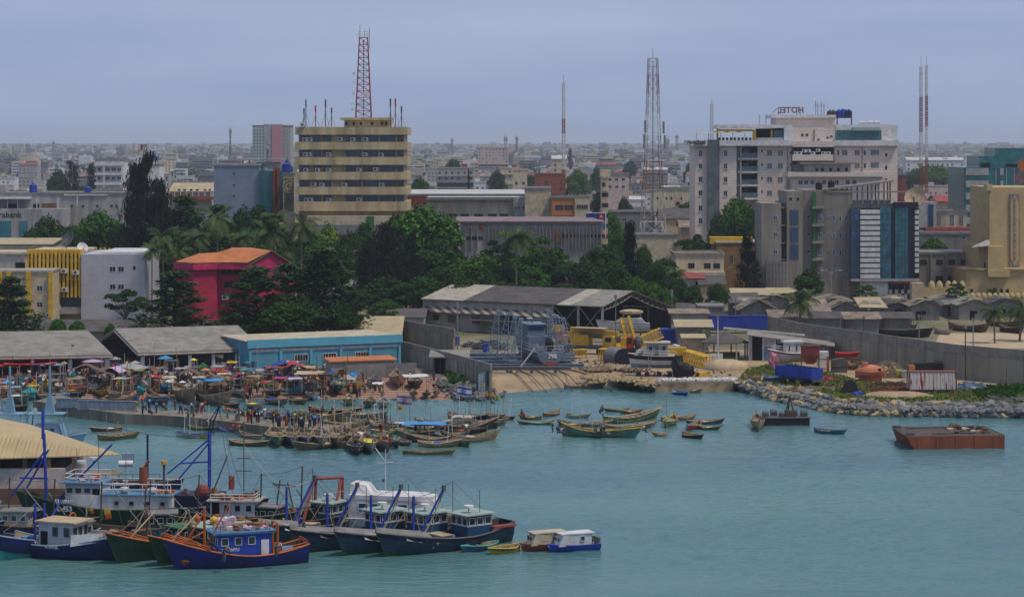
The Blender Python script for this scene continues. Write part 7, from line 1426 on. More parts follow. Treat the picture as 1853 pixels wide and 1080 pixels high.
poles(t, 'mast', 'blue', [[(6.6,0,2),(6.9,0,9.6)],[(7.0,0,9),(7.0,0,12)]], .17); poles(t, 'boom', 'blue', [[(6.6,.6,7.8),(10.5,1.0,2.6)],[(6.6,-.6,7.8),(9.6,-.4,2.6)],[(5.6,0,2.4),(-.6,.3,8.6)],[(9.7,-.4,4.8),(6.6,-.4,4.8)]], .11)
anchor_lamp(t, (1.5,0,6.9)); anchor_lamp(t, (2.6,.6,6.6)); poles(t, 'aerial', 'grey', [[(.8,.5,5.1),(.8,.5,9)],[(-2,0,4.1),(-2,0,7.8)],[(3,1,5.1),(3,1,8.2)]], .04)
# flags on it
for px_, py_, cols_, lb in ((190,930,('green','yellow','orange'),'green yellow and red flag hanging amid the near trawlers'),(161,924,('aqua','yellow','orange'),'small tricolour flag beside the larger one on the green trawler')):
 o = thing('flag', lb, 'flag', P(px_,py_,236)); s = .62 if px_ == 190 else .4
 for i, c in enumerate(cols_): b = MB(); b.ext([(i*.1-.3*s+(0 if i else -.3*s),0,(-.8 if i == 2 else 0)*s),(i*.1+.7*s,.15,(-.8 if i == 2 else 0)*s),(i*.1+.7*s,.1,(0 if i == 2 else .8)*s),(i*.1-.3*s,-.1,(0 if i == 2 else .9)*s)] if i else [(-.7*s,0,-.9*s),(-.3*s,0,-.9*s),(-.3*s,0,.9*s),(-.6*s,0,.8*s)], (0,.03,0)); b.build('band', c, o)
 b = MB(); b.tube([(-.75*s,0,-2.5*s),(-.7*s,0,1.6*s)], .05, 4); b.build('staff','tan',o)
# -- dark hulled vessel with small white wheelhouse, rigging mast and green stern
ctr = G(462,962); t = thing('fishing_trawler', 'dark trawler with a white wheelhouse and tall thin signal mast behind the deep blue one', 'trawler', ctr, R(-6), GT)
hull(t, 14, 4.4, 1.8, 1.2, .5, 1, .7, .6, ['dgreen','hulldark'], [(0,0)], .35, .1, 'dgrey', 'dwood', 14, .6); cabin(t, -4.4, .2, 3.0, 1.3, 3.3, 's_white', 'dirty_white', 4, 4, .7, .65, 2.3, .35, 'white', 'void'); rails(t, [(-4.4,-1.5,3.45),(.2,-1.5,3.45),(.2,1.5,3.45)], .6, 'white', .035); clutter(t, -4,0,2.4,3.45,9,90,('net','orange','white','rust'))
poles(t, 'signal_mast', 'dgrey', [[(-1.2,0,4.2),(-1.2,0,8.9)],[(-1.9,0,7.6),(-.5,0,7.6)],[(-2.0,0,6.3),(-.4,0,6.3)],[(-1.2,0,8.9),(-1.2,0,11.4)]], .06); b = MB(); b.cyl((-2.6,.4,4.3), .3, 1.4, 10); b.build('funnel','red_tin',t); b = MB(); b.sph((-5.6,0,4.2), .7,.4,.7); b.build('red_float', 'red_tin', t)
poles(t, 'boom', 'dgrey', [[(-5.2,-.6,2),(-2.8,-.6,7.9)],[(2.2,0,2.4),(2.6,0,5.4)],[(4.0,0,2.4),(3.4,0,5.2)],[(1.8,0,5.0),(4.2,0,4.8)]], .08); clutter(t, 1,5,3,1.6,10,95); ropes(t, [((-2.8,-.6,7.9),(-6,0,6)),((-1.2,0,8.9),(5,0,2.6)),((-1.2,0,7),(-6,0,2.6))])
# -- vessel with the blue gantry mast
ctr = G(352,952); t = thing('fishing_trawler', 'dark blue boat carrying a tall bright blue crane mast behind the green trawlers', 'trawler', ctr, R(-5), GT)
hull(t, 13, 4.6, 2.2, .9, .4, 1, .7, .6, ['navy','hulldark'], [(0,0)], .35, .1, 'steel', 'dwood', 14, .6); b = MB(); b.box(-3,-1.8,1.6,3,1.8,3.5); b.build('deck_house','hulldark',t); clutter(t,-4,4,3.2,3.5,18,101,('orange','dgrey','grey','rust'))
poles(t, 'mast', 'blue', [[(1.6,0,4.2),(1.6,0,9.8)]], .2); poles(t, 'crane_arm', 'navy', [[(1.5,0,9.6),(1.7,0,11.2),(2.6,0,12.6)],[(1.8,0,9.8),(2.1,0,11.2),(2.7,0,12.6)]], .09); poles(t, 'brace', 'blue', [[(1.6,.3,9.2),(-3,.3,5.4)],[(1.6,-.3,8.8),(-1.6,-.3,5.0)],[(-1.6,0,6.6),(1.6,0,6.8)]], .09)
ropes(t, [((2.6,0,12.5),(5,0,4)),((1.6,0,9.6),(-9,0,10.4)),((2.6,0,12.4),(4.2,0,3))], 'dgrey', .03)
t2 = thing('inflatable_boat', 'small work boat with an orange and white canopy drum beside a dark blue pole', 'boat', G(218,925)+Vector((0,6,0)), R(4)); hull(t2, 10, 3.6, 2.2, .5, .3, .8, .8, .5, ['hulldark','navy'], [(0,0)], .3, .09, 'grey', 'dwood', 12, .6); rails(t2, [(-4,-1.5,2.4),(3.5,-1.5,2.4)], 1, 'dgrey', .04); clutter(t2,-4,3,2.4,2.2,12,120,('grey','net','white','lgrey')); b = MB(); b.cyl((-1.2,0,4.4), .35, 1.6, 10, ax='X'); b.build('raft_canister','white',t2); poles(t2,'pole','navy',[[(2,0,2),(2,0,7.6)]],.13); b = MB(); b.cb((-.2,.5,4.9),1.3,.8,1.2); b.build('console','steel',t2)
# -- light blue patrol boats
for px_, lb, k in ((86,'light blue patrol boat with a tapering mast behind the tan hall roof',0),(14,'light blue patrol boat cut by the left edge behind the tan hall roof',1)):
 t = thing('patrol_boat', lb, 'patrol boat', G(px_+4,806), R(-4), 'light blue patrol boats'); t.scale = (.8,.8,.8); m_ = 'steelblue' if 'steelblue' in MATS else None
 if not m_: mat('steelblue', (.20,.34,.47), .5, .15); m_ = 'steelblue'
 hull(t, 10.5, 3.9, 1.4, .7, .2, .7, .8, .4, [m_,'black'], [(0,0)], .35, .08, m_, m_, 14, .6); b = MB(); b.ext([(-2.2,-1.5,1.2),(2.8,-1.5,1.2),(2.0,-1.3,3.6),(-2.2,-1.3,3.6)], (0,2.8,0)); b.build('cabin', m_, t)
 winrow(t, [(-1.4,-1.42,2.3,0),(-.3,-1.42,2.3,0),(.8,-1.42,2.3,0)], .8, .8, m_, 'bglass'); poles(t, 'canopy_frame', m_, [[(3.0,-1.6,1.4),(2.2,-1.5,5.3)],[(-3.6,-1.6,1.4),(-3.2,-1.5,5.3)],[(3.0,1.6,1.4),(2.2,1.5,5.3)],[(-3.6,1.6,1.4),(-3.2,1.5,5.3)]], .1); b = MB(); b.box(-3.6,-1.7,5.3,2.6,1.7,5.45); b.build('canopy', m_, t)
 b = MB(); b.ext([(-.9,-.5,5.45),(.9,-.5,5.45),(.35,-.3,8.2),(-.35,-.3,8.2)], (0,.8,0)); b.build('mast_base', m_, t); poles(t, 'mast', m_, [[(0,0,8.2),(0,0,13.2)]], .2); poles(t,'aerial','grey',[[(-2.5,0,5.4),(-2.5,0,10)],[(3,0,5),(3,0,11.5)],[(-1.6,1,5.4),(-1.6,1,12.5)]], .05); b = MB(); b.cyl((-2.4,-.6,5.9), .45, .12, 12, ax='Y'); b.build('dish','white',t); rails(t, [(3,-1.6,1.9),(4.9,-.4,2.2)], .6, m_)
# -- skiffs and cabin boats at the right end
canoe((836,1000),(905,988),'dark blue open skiff tied along the nearest teal trawler','h_blue',GT,B=2.0,fb=.9,rb=.4,rs=.2,gc='aqua',net='net',thw=3,stem=False,cat='skiff',name='skiff')
canoe((886,1003),(944,994),'yellow striped open skiff left of the two cabin boats','yellow',GT,B=2.0,fb=.9,rb=.3,rs=.3,gc='yellow',band='h_olive',thw=4,stem=False,cat='skiff',name='skiff')
for a, c, hm, lb in (((952,999),(1010,991),'rust','small cabin boat with rusty red hull and cream cabin'),((996,999),(1082,992),'blue','small cabin boat with bright blue hull and white cabin')):
 A, C_ = G(*a), G(*c); v = A-C_; ang = math.atan2(v.y,v.x); L = 5.2; ctr = A-v.normalized()*L*.5
 if hm == 'rust': ang += R(-14)
 t = thing('cabin_boat', lb, 'cabin boat', ctr, ang, 'cabin boats'); s_ = 1 if math.cos(ang) < 0 else -1
 hull(t, L, 1.9, .62, .18, 0, .3, .85, .25, [hm,hm], [(0,0)], .3, .06, hm, 'white', 12, .6)
 cm = 'white' if hm == 'blue' else 'cream'; b = MB(); b.ext([(-1.6,-.8,.55),(2.0,-.66,.6),(1.55,-.6,1.72),(-1.6,-.72,1.72)], (0,1.45,0)); b.build('cabin', cm, t); b = MB(); b.box(-1.9,-.86,1.73,1.75,.86,1.83); b.build('cabin_roof', cm, t)
 winrow(t, [(1.15,s_*.72,1.02,R(180) if s_ > 0 else 0),(.5,s_*.72,1.02,R(180) if s_ > 0 else 0),(-.55,s_*.76,1.02,R(180) if s_ > 0 else 0)], .5, .52, cm, 'glass'); winrow(t, [(1.8,-.3,1.0,R(90)),(1.8,.35,1.0,R(90))], .5, .5, cm, 'glass')
 for i in range(3): b = MB(); b.cb((-L*.47,-.5+i*.5,.95), .3,.25,.5); b.build('outboard_motor', 'dgrey', t)
# -- rusty barge, black work raft
A, C_ = G(1640,813), G(1818,811); v = C_-A; ang = math.atan2(v.y,v.x); t = thing('barge', 'rust red steel barge with cluttered grey deck floating alone at the right', 'barge', A, ang)
Lb = v.length; D = 10; Hb = 1.7; sk = 0
b = MB(); b.add([(1.4,0,-.5),(Lb,0,-.5),(Lb,D,-.5),(1.4,D,-.5),(0,0,Hb),(Lb,0,Hb),(Lb,D,Hb),(.6,D,Hb)], [(0,3,2,1),(0,1,5,4),(1,2,6,5),(2,3,7,6),(3,0,4,7)]); b.build('hull', 's_rust', t)
b = MB(); b.add([(0,0,Hb+.01),(Lb,0,Hb+.01),(Lb,D,Hb+.01),(.6,D,Hb+.01)], [(0,1,2,3)]); b.build('deck', 'dwood', t)
for i in range(5): b = MB(); x = 1.5+i*Lb/5.2; b.box(x,-.06,0,x+.3,.02,Hb-.1); b.build('fender_rib', 'rust', t)
for p, q in (((0,.1,Hb),(Lb,.1,Hb)),((0,.1,Hb),(.6,D,Hb)),((Lb,0.1,Hb),(Lb,D,Hb)),((.6,D,Hb),(Lb,D,Hb))): b = MB(); b.tube([p,q], .1, 4); b.build('deck_edge', 'dwood', t)
clutter(t, Lb*.5, Lb-1, 8, Hb, 18, 140, ('dgrey','dwood','net','rust','black','tan')); 
for o in t.children:
 if o.name.startswith(('net_pile','drum','deck_box')): o.location.y = D/2
poles(t, 'pipe', 'dgrey', [[(2,8,Hb+.15),(Lb-2,9,Hb+.2)],[(4,2,Hb+.12),(Lb-1,3,Hb+.12)],[(Lb-4,2,Hb+.1),(Lb-1,9,Hb+.5)]], .1); b = MB(); b.cb((.8,1,Hb+.2), 1,.5,.35); b.build('bollard','dgrey',t); b = MB(); b.cb((sk+1,D-1,Hb+.2), 1,.5,.35); b.build('bollard','dgrey',t)
A = G(1382,770); t = thing('work_raft', 'black work raft with winches and a small derrick near the rocks', 'work raft', A, R(3)); b = MB(); b.box(0,0,-.4,6.6,4,1.0); b.build('hull','black',t); b = MB(); b.box(-.2,-.1,1.0,6.8,4.1,1.12); b.build('deck','dgrey',t)
for x in (.3,6.2): b = MB(); b.cyl((x,-.25,.4), .4, .25, 12, ax='Y'); b.build('tyre_fender','black',t)
for x, y, s in ((.0,1,.9),(1.4,2.5,1),(2.4,1,.7),(5.6,1.5,1.0),(4.6,3,.8)): b = MB(); b.cyl((x,y,1.6), .45*s, .9*s, 10, ax='X'); b.cb((x+.4,y,1.3), .8*s,.8,.5); b.build('winch','dgrey',t)
poles(t, 'derrick_leg', 'dwood', [[(3.2,1,1.1),(4.0,1.5,4.2)],[(4.6,1,1.1),(4.0,1.5,4.2)],[(4.0,3.2,1.1),(4.0,1.5,4.2)]], .11); b = MB(); b.box(3.3,.8,1.1,4.8,2,2.0); b.build('engine','dwood',t)
# ================================================================== SHIPYARD
A = Vector((18,462,7.9)); B_ = Vector((24.2,471.8,10.2)); C_ = Vector((33.5,486.6,5.9)); V = Vector((-36.4,23,0))
t = thing('dock_shed', 'huge open fronted dock shed with a two tone grey corrugated roof', 'shed', (A.x,A.y,ZL)); u = Vector((.535,.847,0)); nrm = Vector((.5,-.8,0))
def frag(f0, f1, m, p, q): b = MB(); b.ext([p+V*f0, p+V*f1, q+V*f1, q+V*f0], (0,0,.18)); b.build('roof', m, t, w=True)
o_ = u*-.6+Vector((0,0,-.2))
frag(-.01,.16,'asb',A+o_,B_); frag(.16,.24,'asb_light',A+o_,B_); frag(.24,.76,'asb_dark',A+o_,B_); frag(.76,1.01,'asb_light',A+o_,B_); frag(-.01,1.01,'asb_dark',B_,C_)
b = MB(); f0 = .27; p0 = A+V*f0; p1 = A+V; b.ext([Vector((p0.x,p0.y,ZL)),Vector((p1.x,p1.y,ZL)),p1,p0], u*.3); b.build('front_wall', 's_dirty_white', t, w=True)
b = MB(); b.ext([Vector((p1.x,p1.y,ZL)),p1,B_+V,C_+V,Vector((C_.x+V.x,C_.y+V.y,ZL))], V.normalized()*.3); b.build('end_wall', 's_dirty_white', t, w=True)
b = MB(); b.ext([Vector((C_.x,C_.y,ZL)),C_+Vector((0,0,-.1)),C_+V+Vector((0,0,-.1)),Vector((C_.x+V.x,C_.y+V.y,ZL))], u*.3); b.build('dark_back_wall', 'dgrey', t, w=True)
for f in (f0-.0,): b = MB(); b.ext([Vector((p0.x,p0.y,ZL)),p0,(B_+V*f),(C_+V*f),Vector((C_.x+V.x*f,C_.y+V.y*f,ZL))], V.normalized()*.2); b.build('shade_inner_wall', 'void', t, w=True)  # near-black colour stands for the shade inside the open shed
for k, f in enumerate((0,.13,.27)):
 for p in (A, C_): q = p+V*f; b = MB(); b.box(q.x-.25,q.y-.2,ZL,q.x+.25,q.y+.3,q.z); b.build('column', 'lgrey', t, w=True)
for p, q in ((A,B_),(B_,C_)):
 b = MB(); k = 8; lo = lambda f: p.lerp(q,f)+Vector((0,0,-.9-.4*math.sin(f*3))); hi = lambda f: p.lerp(q,f)+Vector((0,0,-.1))
 for i in range(k): b.tube([hi(i/k),lo(i/k)], .06, 4); b.tube([lo(i/k),hi((i+1)/k)], .06, 4); b.tube([lo(i/k),lo((i+1)/k)], .09, 4)
 b.tube([p,q], .12, 4); b.build('truss', 'grey', t, w=True)
for f in ((0,.13),(.13,.27)):
 a0, a1 = A+V*f[0], A+V*f[1]; g0, g1 = Vector((a0.x,a0.y-.1,ZL)), Vector((a1.x,a1.y-.1,ZL)); poles(t, 'brace', 'lgrey', [])
 for a_, c_ in ((a0,g1),(a1,g0)): b = MB(); b.tube([a_,c_], .07, 4); b.build('brace', 'lgrey', t, w=True)
# clerestory posts and striped awning
b = MB(); q0, q1 = A+V*f0+Vector((0,0,-1.6)), A+V*1.0+Vector((0,0,-1.6)); k = 13
for i in range(k*2):
 a_, c_ = q0.lerp(q1, i/(2*k)), q0.lerp(q1, (i+1)/(2*k)); w_ = nrm*3.4+Vector((0,0,-1.1)); b = MB(); b.ext([a_, c_, c_+w_, a_+w_], (0,0,.1)); b.build('awning_sheet', 'asb_dark' if i % 2 else 'asb_light', t, w=True)
for i in range(6): p = p0.lerp(p1, i/5)+nrm*.08; b = MB(); b.box(p.x-.12,p.y-.15,5.9,p.x+.12,p.y,7.8); b.build('clerestory_post', 'lgrey', t, w=True)
ang = math.atan2(-V.y,-V.x)
for f, w_, h_, z, m in ((.40,2.2,1.9,ZL+1.2,'glass'),(.52,2.6,3.8,ZL,'void'),(.70,2,1.6,ZL+1.6,'brown'),(.84,2.0,1.6,ZL+1.6,'brown'),(.93,1.6,1.2,ZL+2,'void')):
 p = A+V*f+nrm*.06; inst(winmesh(w_,h_,'grey',m,2 if h_ < 3 else 1,hm=2 if h_ < 3 else 0), t, (p.x-t.location.x,p.y-t.location.y,z-ZL), ang, name='window' if h_ < 3 else 'doorway')
b = MB(); p = A+V*.55+nrm*4.2; b.cb((p.x,p.y,ZL+2.6), 20, 3, .12, ang); b.build('porch_roof', 'asb_dark', t, w=True)
for i in range(5): q = A+V*(.34+.1*i)+nrm*5.5; b = MB(); b.box(q.x-.08,q.y-.08,ZL,q.x+.08,q.y+.08,ZL+2.55); b.build('porch_post', 'grey', t, w=True)
# ---- rails of the slip
for i, (x0, y0, x1, y1) in enumerate(((928,676,965,705),(951,676,989,705),(978,675,1010,702),(991,674,1024,700),(1012,672,1045,700),(1040,672,1078,696))):
 a, c = G(x0,y0,ZL), G(x1,y1,.35); b = MB(); xx = lambda Y_: a.x+(c.x-a.x)*(a.y-Y_)/(a.y-c.y); b.tube([(xx(a.y+8),a.y+8,ZL+.12), (xx(386.5),386.5,ZL+.12), (xx(375.6),375.6,.02)], .09, 4); o = b.build('slip_rail', 'dwood'); tag(o, 'dark iron slip rail running from the ship cradle into the water', 'rail', 'slip rails')
# ---- grey naval ship on the cradle
st = Vector((6.6,396,2.2)); ang = R(90+13); L = 24
t = thing('patrol_ship', 'grey naval patrol ship number 798 standing stern on upon the slip cradle', 'ship', st+Vector((math.cos(ang),math.sin(ang),0))*L*.5, ang)
o, rim, zs, hb, px = hull(t, L, 5.0, 2.35, 1.6, 0, .0, .92, .15, ['navygrey','red_tin'], [(0,1),(.3,0)], .3, .07, 'lgrey', 'navygrey', 18, .6)
text_part('798', 1.0, 'white', t, (-L/2-.08, -.3, 1.72), (R(90),0,R(-90)), ext=.03, bold=.05)
b = MB(); b.box(-4,-2.0,2.2,5.5,2.0,4.4); b.build('deck_house', 'navygrey', t); b = MB(); b.box(-1.5,-1.6,4.4,4.5,1.6,6.3); b.build('bridge', 'navygrey', t); b = MB(); b.box(-1.9,-1.8,6.3,4.8,1.8,6.45); b.build('bridge_roof', 'steel', t); b = MB(); b.box(-1.56,-1.4,5.1,-1.5,1.4,5.9); b.build('bridge_window', 'bglass', t)
winrow(t, [(x,s*1.6,5.0,R(180) if s > 0 else 0) for s in (-1,1) for x in (0,1.3,2.6,3.8)], 1, .8, 'steel', 'bglass')
rails(t, [(-L/2+.2,-2.2,2.4),(-L/2+.2,2.2,2.4)], 1, 'lgrey', .04); rails(t, [(-L/2+.2,2.3,2.4),(3,2.5,2.45)], 1, 'lgrey', .04); rails(t, [(-L/2+.2,-2.3,2.4),(3,-2.5,2.45)], 1, 'lgrey', .04); rails(t, [(-1.5,-1.6,6.45),(-1.5,1.6,6.45)], .9, 'steel', .04); rails(t, [(-4,2,4.4),(-4,-2,4.4)], .9, 'steel', .04)
poles(t, 'mast', 'dgrey', [[(1.5,0,6.4),(1.5,0,9.6)],[(1.5,-1,8.3),(1.5,1,8.3)]], .12); anchor_lamp(t, (.4,.8,7.2)); b = MB(); b.sph((-7.4,-.9,3.3), 1.2,.8,1.3); b.build('gun_cover','black',t)
b = MB(); b.cyl((-6,1,2.4), .3,.9,8); b.build('capstan','lgrey',t); b = MB(); b.box(-9.5,.5,2.3,-8.2,1.6,3.0); b.build('deck_locker','navygrey',t)
# cradle beams
for i, (Yc, x0, x1) in enumerate(((391.5,-7,9),(396.5,-9.5,11.5),(402.5,-10.5,9.5),(409,-12,10),(416,-12.6,10.5))):
 o = thing('cradle_beam', 'grey blue steel cross beam of the slip cradle under the naval ship', 'steel beam', (0.8,Yc,ZL+.55), 0, 'beams of the slip cradle'); b = MB()
 for z in (0,.5): b.box(x0,-.3,z,x1,.3,z+.08)
 b.box(x0,-.06,.08,x1,.06,.5); b.build('girder', 'steel' if i != 0 else 'grey', o)
 for x in (x0+2.5,x0+6,x1-6.5,x1-2.5): b = MB(); b.cyl((x,-.45,-.25), .3, .7, 10, ax='Y'); b.build('wheel','dgrey',o)
for i, (px_, yt, Yc) in enumerate(((900,563,405),(918,568,409),(931,573,401),(942,578,397),(990,561,412),(994,566,404),(1006,572,408),(1018,577,401))):
 X = fx(px_+1,Yc); hh = fz(yt,Yc)-ZL-1.4; lean = -1 if px_ < 950 else 1
 o = thing('support_tower', 'tall steel lattice tower '+('left' if lean < 0 else 'right')+' of the grey naval ship', 'support tower', (X,Yc,ZL+1.4), 0, 'support towers of the slip cradle'); b = MB(); wb = 1.6
 c0 = [(lean*wb*1.3,-.5,0),(0,-.5,0),(0,.6,0),(lean*wb*1.3,.6,0)]; c1 = [(lean*.25,-.2,hh),(-lean*.15,-.2,hh),(-lean*.15,.25,hh),(lean*.25,.25,hh)]
 for a_, c_ in zip(c0, c1): b.tube([a_,c_], .085, 4)
 k = 8
 for j in range(k):
  for q in range(4): e = (q+1) % 4; b.tube([Vector(c0[q]).lerp(Vector(c1[q]),j/k), Vector(c0[e]).lerp(Vector(c1[e]),(j+1)/k)], .045, 3); b.tube([Vector(c0[q]).lerp(Vector(c1[q]),j/k), Vector(c0[e]).lerp(Vector(c1[e]),j/k)], .045, 3)
 b.build('frame','steel',o); b = MB(); b.cb((0,0,hh), .8,.6,.5); b.build('cap','steel',o); b = MB()
 for j in range(9): b.tube([(lean*wb*1.3*(1-j/9)+lean*.35,-.6,hh*j/9),(lean*wb*1.3*(1-j/9)+lean*.8,-.6,hh*j/9)], .04, 3)
 b.build('rungs','steel',o)
o = thing('prop', 'long pale timber prop leaning against the stern of the naval ship', 'timber prop', G(934,675,ZL)); b = MB(); b.tube([(0,0,.1),(3.2,1.5,4.1)], .17, 5); b.build('beam','lgrey',o)
def cont(p, L, W_, Hc, rz, m, label, endm=None, frm=None, name='shipping_container', cat='shipping container', lift=0):
 t = thing(name, label, cat, p+Vector((0,0,lift)), rz); b = MB(); k = int(L/.3)
 for i in range(k): b.box(.08+i*(L-.16)/k, 0+(.05 if i % 2 else 0), .15, .08+(i+1)*(L-.16)/k, W_-(.05 if i % 2 else 0), Hc-.12)
 b.build('side_wall', m, t); b = MB(); b.box(.05,.06,Hc-.12,L-.05,W_-.06,Hc-.04); b.build('roof_sheet', m if m != 'rusty_white' else 'rust', t); b = MB()
 for x in (0,L-.12):
  for y in (-.03,W_-.09): b.box(x-.02,y,0,x+.12,y+.12,Hc)
 for z in (0,Hc-.14):
  for y in (-.03,W_-.09): b.box(.1,y,z,L-.12,y+.12,z+.14)
  for x in (-.02,L-.12): b.box(x,.09,z,x+.14,W_-.09,z+.14)
 b.build('frame', frm or m, t); b = MB(); 
 b.box(-.06,.12,.16,-.02,W_-.12,Hc-.16); b.build('end_door', endm or m, t); b = MB()
 for y in (W_*.3,W_*.7): b.tube([(-.1,y,.2),(-.1,y,Hc-.2)], .035, 4)
 b.build('lock_bar', 'grey', t); return t
cont(G(1285,604,ZL), 12.2, 2.4, 2.9, R(6), 'blue', 'long dark blue shipping container with red doors on the yard edge', 'red_tin', 'navy', lift=.7)
t = cont(G(1191,620,ZL), 4.2, 2.4, 2.7, R(-6), 'blue', 'short bright blue container near the white yacht', frm='sky'); 
t = thing('site_container', 'dark container with open bars right of the short blue container', 'container', G(1218,617,ZL), R(20)); b = MB(); b.box(0,0,0,2.4,3,2.3); b.build('body','dgrey',t); b = MB(); [b.box(-.05,-.05,.3+i*.5,2.45,3.05,.38+i*.5) for i in range(4)]; b.build('bars','dwood',t)
cont(G(1646,712,ZL)+Vector((0,0,.5)), 7.4, 2.4, 2.9, R(2), 'rusty_white', 'white container streaked with rust standing on trestles', frm='brown')
for px_ in (1657,1672,1706,1722): o = thing('trestle', 'rusty trestle under the streaked white container', 'trestle', G(px_,714,ZL), 0, 'trestles'); b = MB(); [b.tube([(s*.4,y,0),(0,y,.5)], .05, 4) for s in (-1,1) for y in (-.1,1.2)]; b.build('frame','dwood',o)
# ---- mobile crane
t = thing('mobile_crane', 'yellow truck crane with folded boom facing right in front of the open shed', 'mobile crane', G(1066,640,ZL), R(-24)); b = MB(); b.box(-5.5,-1.3,1.0,5.5,1.3,1.6); b.build('chassis','dgrey',t)
for x in (-4.4,-3.1,2.6,4.1):
 for s in (-1,1): b = MB(); b.cyl((x,s*1.35-.2,.62), .62, .4, 14, ax='Y'); b.build('wheel','black',t)
b = MB(); b.ext([(3.2,-1.3,1.3),(5.7,-1.3,1.3),(5.7,-1.3,2.5),(5.2,-1.3,3.5),(3.2,-1.3,3.5)], (0,2.6,0)); b.build('cab','yellow',t); b = MB(); b.box(5.3,-1.15,2.3,5.78,1.15,3.3); b.build('windscreen','glass',t); b = MB(); b.box(3.7,-1.36,2.4,4.9,-1.3,3.2); b.build('side_window','glass',t); b = MB(); b.box(5.7,-1.2,1.2,5.85,1.2,1.7); b.build('bumper','yellow',t)
b = MB(); b.box(-3.4,-1.2,1.6,.3,1.2,3.6); b.build('turret','yellow',t); b = MB(); b.cb((1.0,.2,4.1), 9.5,.8,.9,0,0,0,.06); b.build('boom','yellow',t); b = MB(); b.cb((1.6,-.7,3.4), 6.5,.5,.7,0,0,0,.08); b.build('jib','dgrey',t); b = MB(); b.cb((-4.4,0,2.6), 1.4,2.4,1.6); b.build('counterweight','yellow',t); b = MB(); b.box(-2.8,-1.5,4.7,3.4,.9,4.85); b.build('canvas_top','tan',t)
t = thing('excavator', 'orange red machine with yellow bucket behind the truck crane', 'construction machine', G(1022,622,ZL), R(10)); b = MB(); b.box(-1.6,-1,.6,1.6,1,2.4); b.build('body','red_tin',t); b = MB(); b.cb((-1.4,0,3.0), 2.6,1.2,1.2); b.build('bucket','yellow',t); b = MB(); b.box(-1.4,-1.3,0,1.4,1.3,.7); b.build('track','black',t)
t = thing('hopper', 'yellow hopper and red frames beside the cradle', 'hopper', G(1046,648,ZL), R(5)); b = MB(); b.ext([(-1.6,-.8,1.6),(1.6,-.8,1.6),(.8,-.5,.5),(-.8,-.5,.5)], (0,1.6,0)); b.build('bin','yellow',t); b = MB(); [b.tube([(x,y,0),(x,y,1.6)], .07, 4) for x in (-1.5,1.5) for y in (-.7,.7)]; b.build('frame','yellow',t)
# ---- crawler crane
t = thing('crawler_crane', 'yellow crawler crane with raised A frame and folded lattice boom', 'crawler crane', G(1133,640,ZL), R(-12)); 
for s in (-1,1): b = MB(); b.ext([(-2.4,s*1.3-.35,.1),(2.4,s*1.3-.35,.1),(2.8,s*1.3-.35,.6),(2.4,s*1.3-.35,1.0),(-2.4,s*1.3-.35,1.0),(-2.8,s*1.3-.35,.6)], (0,.7,0)); b.build('track','black',t)
b = MB(); b.box(-2.6,-1.5,1.1,.3,1.5,3.0); b.build('engine_house','yellow',t); b = MB(); b.box(.4,-1.5,1.1,1.4,.2,3.2); b.build('cab','red',t); b = MB(); b.box(.5,-1.56,2.0,1.3,-1.5,3.0); b.build('cab_window','glass',t); b = MB(); b.sph((2.3,-.6,2.2), .8,.9,1.2); b.build('sheeted_winch','dgrey',t)
def latt(b, p, q, w, r=.06, k=8):
 p, q = Vector(p), Vector(q); d = (q-p).normalized(); a = d.cross(Vector((0,0,1))).normalized()*w; c = d.cross(a).normalized()*w
 cs = [a+c,a-c,-a-c,-a+c]
 for e in cs: b.tube([p+e,q+e], r*1.4, 4)
 for i in range(k):
  for j in range(4): b.tube([p.lerp(q,i/k)+cs[j], p.lerp(q,(i+1)/k)+cs[(j+1)%4]], r, 3); b.tube([p.lerp(q,i/k)+cs[j], p.lerp(q,i/k)+cs[(j+1)%4]], r, 3)
b = MB(); latt(b, (.9,0,2.6), (-.3,0,6.8), .75, .1, 4); b.build('a_frame','yellow',t); b = MB(); latt(b, (1.8,.4,1.8), (6.4,1.5,3.9), .85, .07, 8); b.build('lattice_boom','yellow',t)
for x0, y0, x1, y1, w_, lb in ((1086,652,1113,653,.95,'short yellow lattice crane section lying beside the black tank'),(1238,654,1284,668,.95,'long yellow lattice crane section lying on the sand')):
 a, c = G(x0,y0,ZL)+Vector((0,0,w_+.2)), G(x1,y1,ZL)+Vector((0,0,w_+.2)); o = thing('crane_section', lb, 'crane section', a); b = MB(); latt(b, (0,0,0), c-a, w_, .075, 10 if x1-x0 > 30 else 6); b.build('lattice','yellow',o)
a = G(1127,666,ZL); t = thing('storage_tank', 'big grey cylinder tank with black end lying on the shore', 'storage tank', a, R(25)); b = MB(); b.cyl((0,0,1.7), 1.7, 4.2, 20, ax='Y'); b.build('shell','grey',t,smooth=False); b = MB(); b.cyl((0,-.06,1.7), 1.66, .08, 20, ax='Y'); b.build('end_cap','blackpanel',t); b = MB(); b.cb((0,1,.15), 3,.4,.3); b.cb((0,3,.15), 3,.4,.3); b.build('saddle','dwood',t)
a = G(1226,655,ZL); t = thing('power_pack', 'yellow orange machine housing behind the white work boat', 'machine', a, R(-6)); b = MB(); b.box(-1.6,-.9,.2,1.5,.9,2.6); b.build('housing','yellow',t); b = MB(); b.cb((-2.2,0,1.3), 1.8,1.4,1.6,0,0,.2); b.build('canvas','dirty_white',t)
t = thing('sheeted_machine', 'machine wrapped in black sheeting right of the white work boat', 'machine', G(1233,683,ZL), R(-20)); b = MB(); b.lump((-.4,0,1.6), 1.2,1.0,2.0,0,.3,3,10,7); b.lump((1.0,0,1.1), 1.3,.9,1.3,0,.3,4,10,7); b.build('sheeting','black',t)
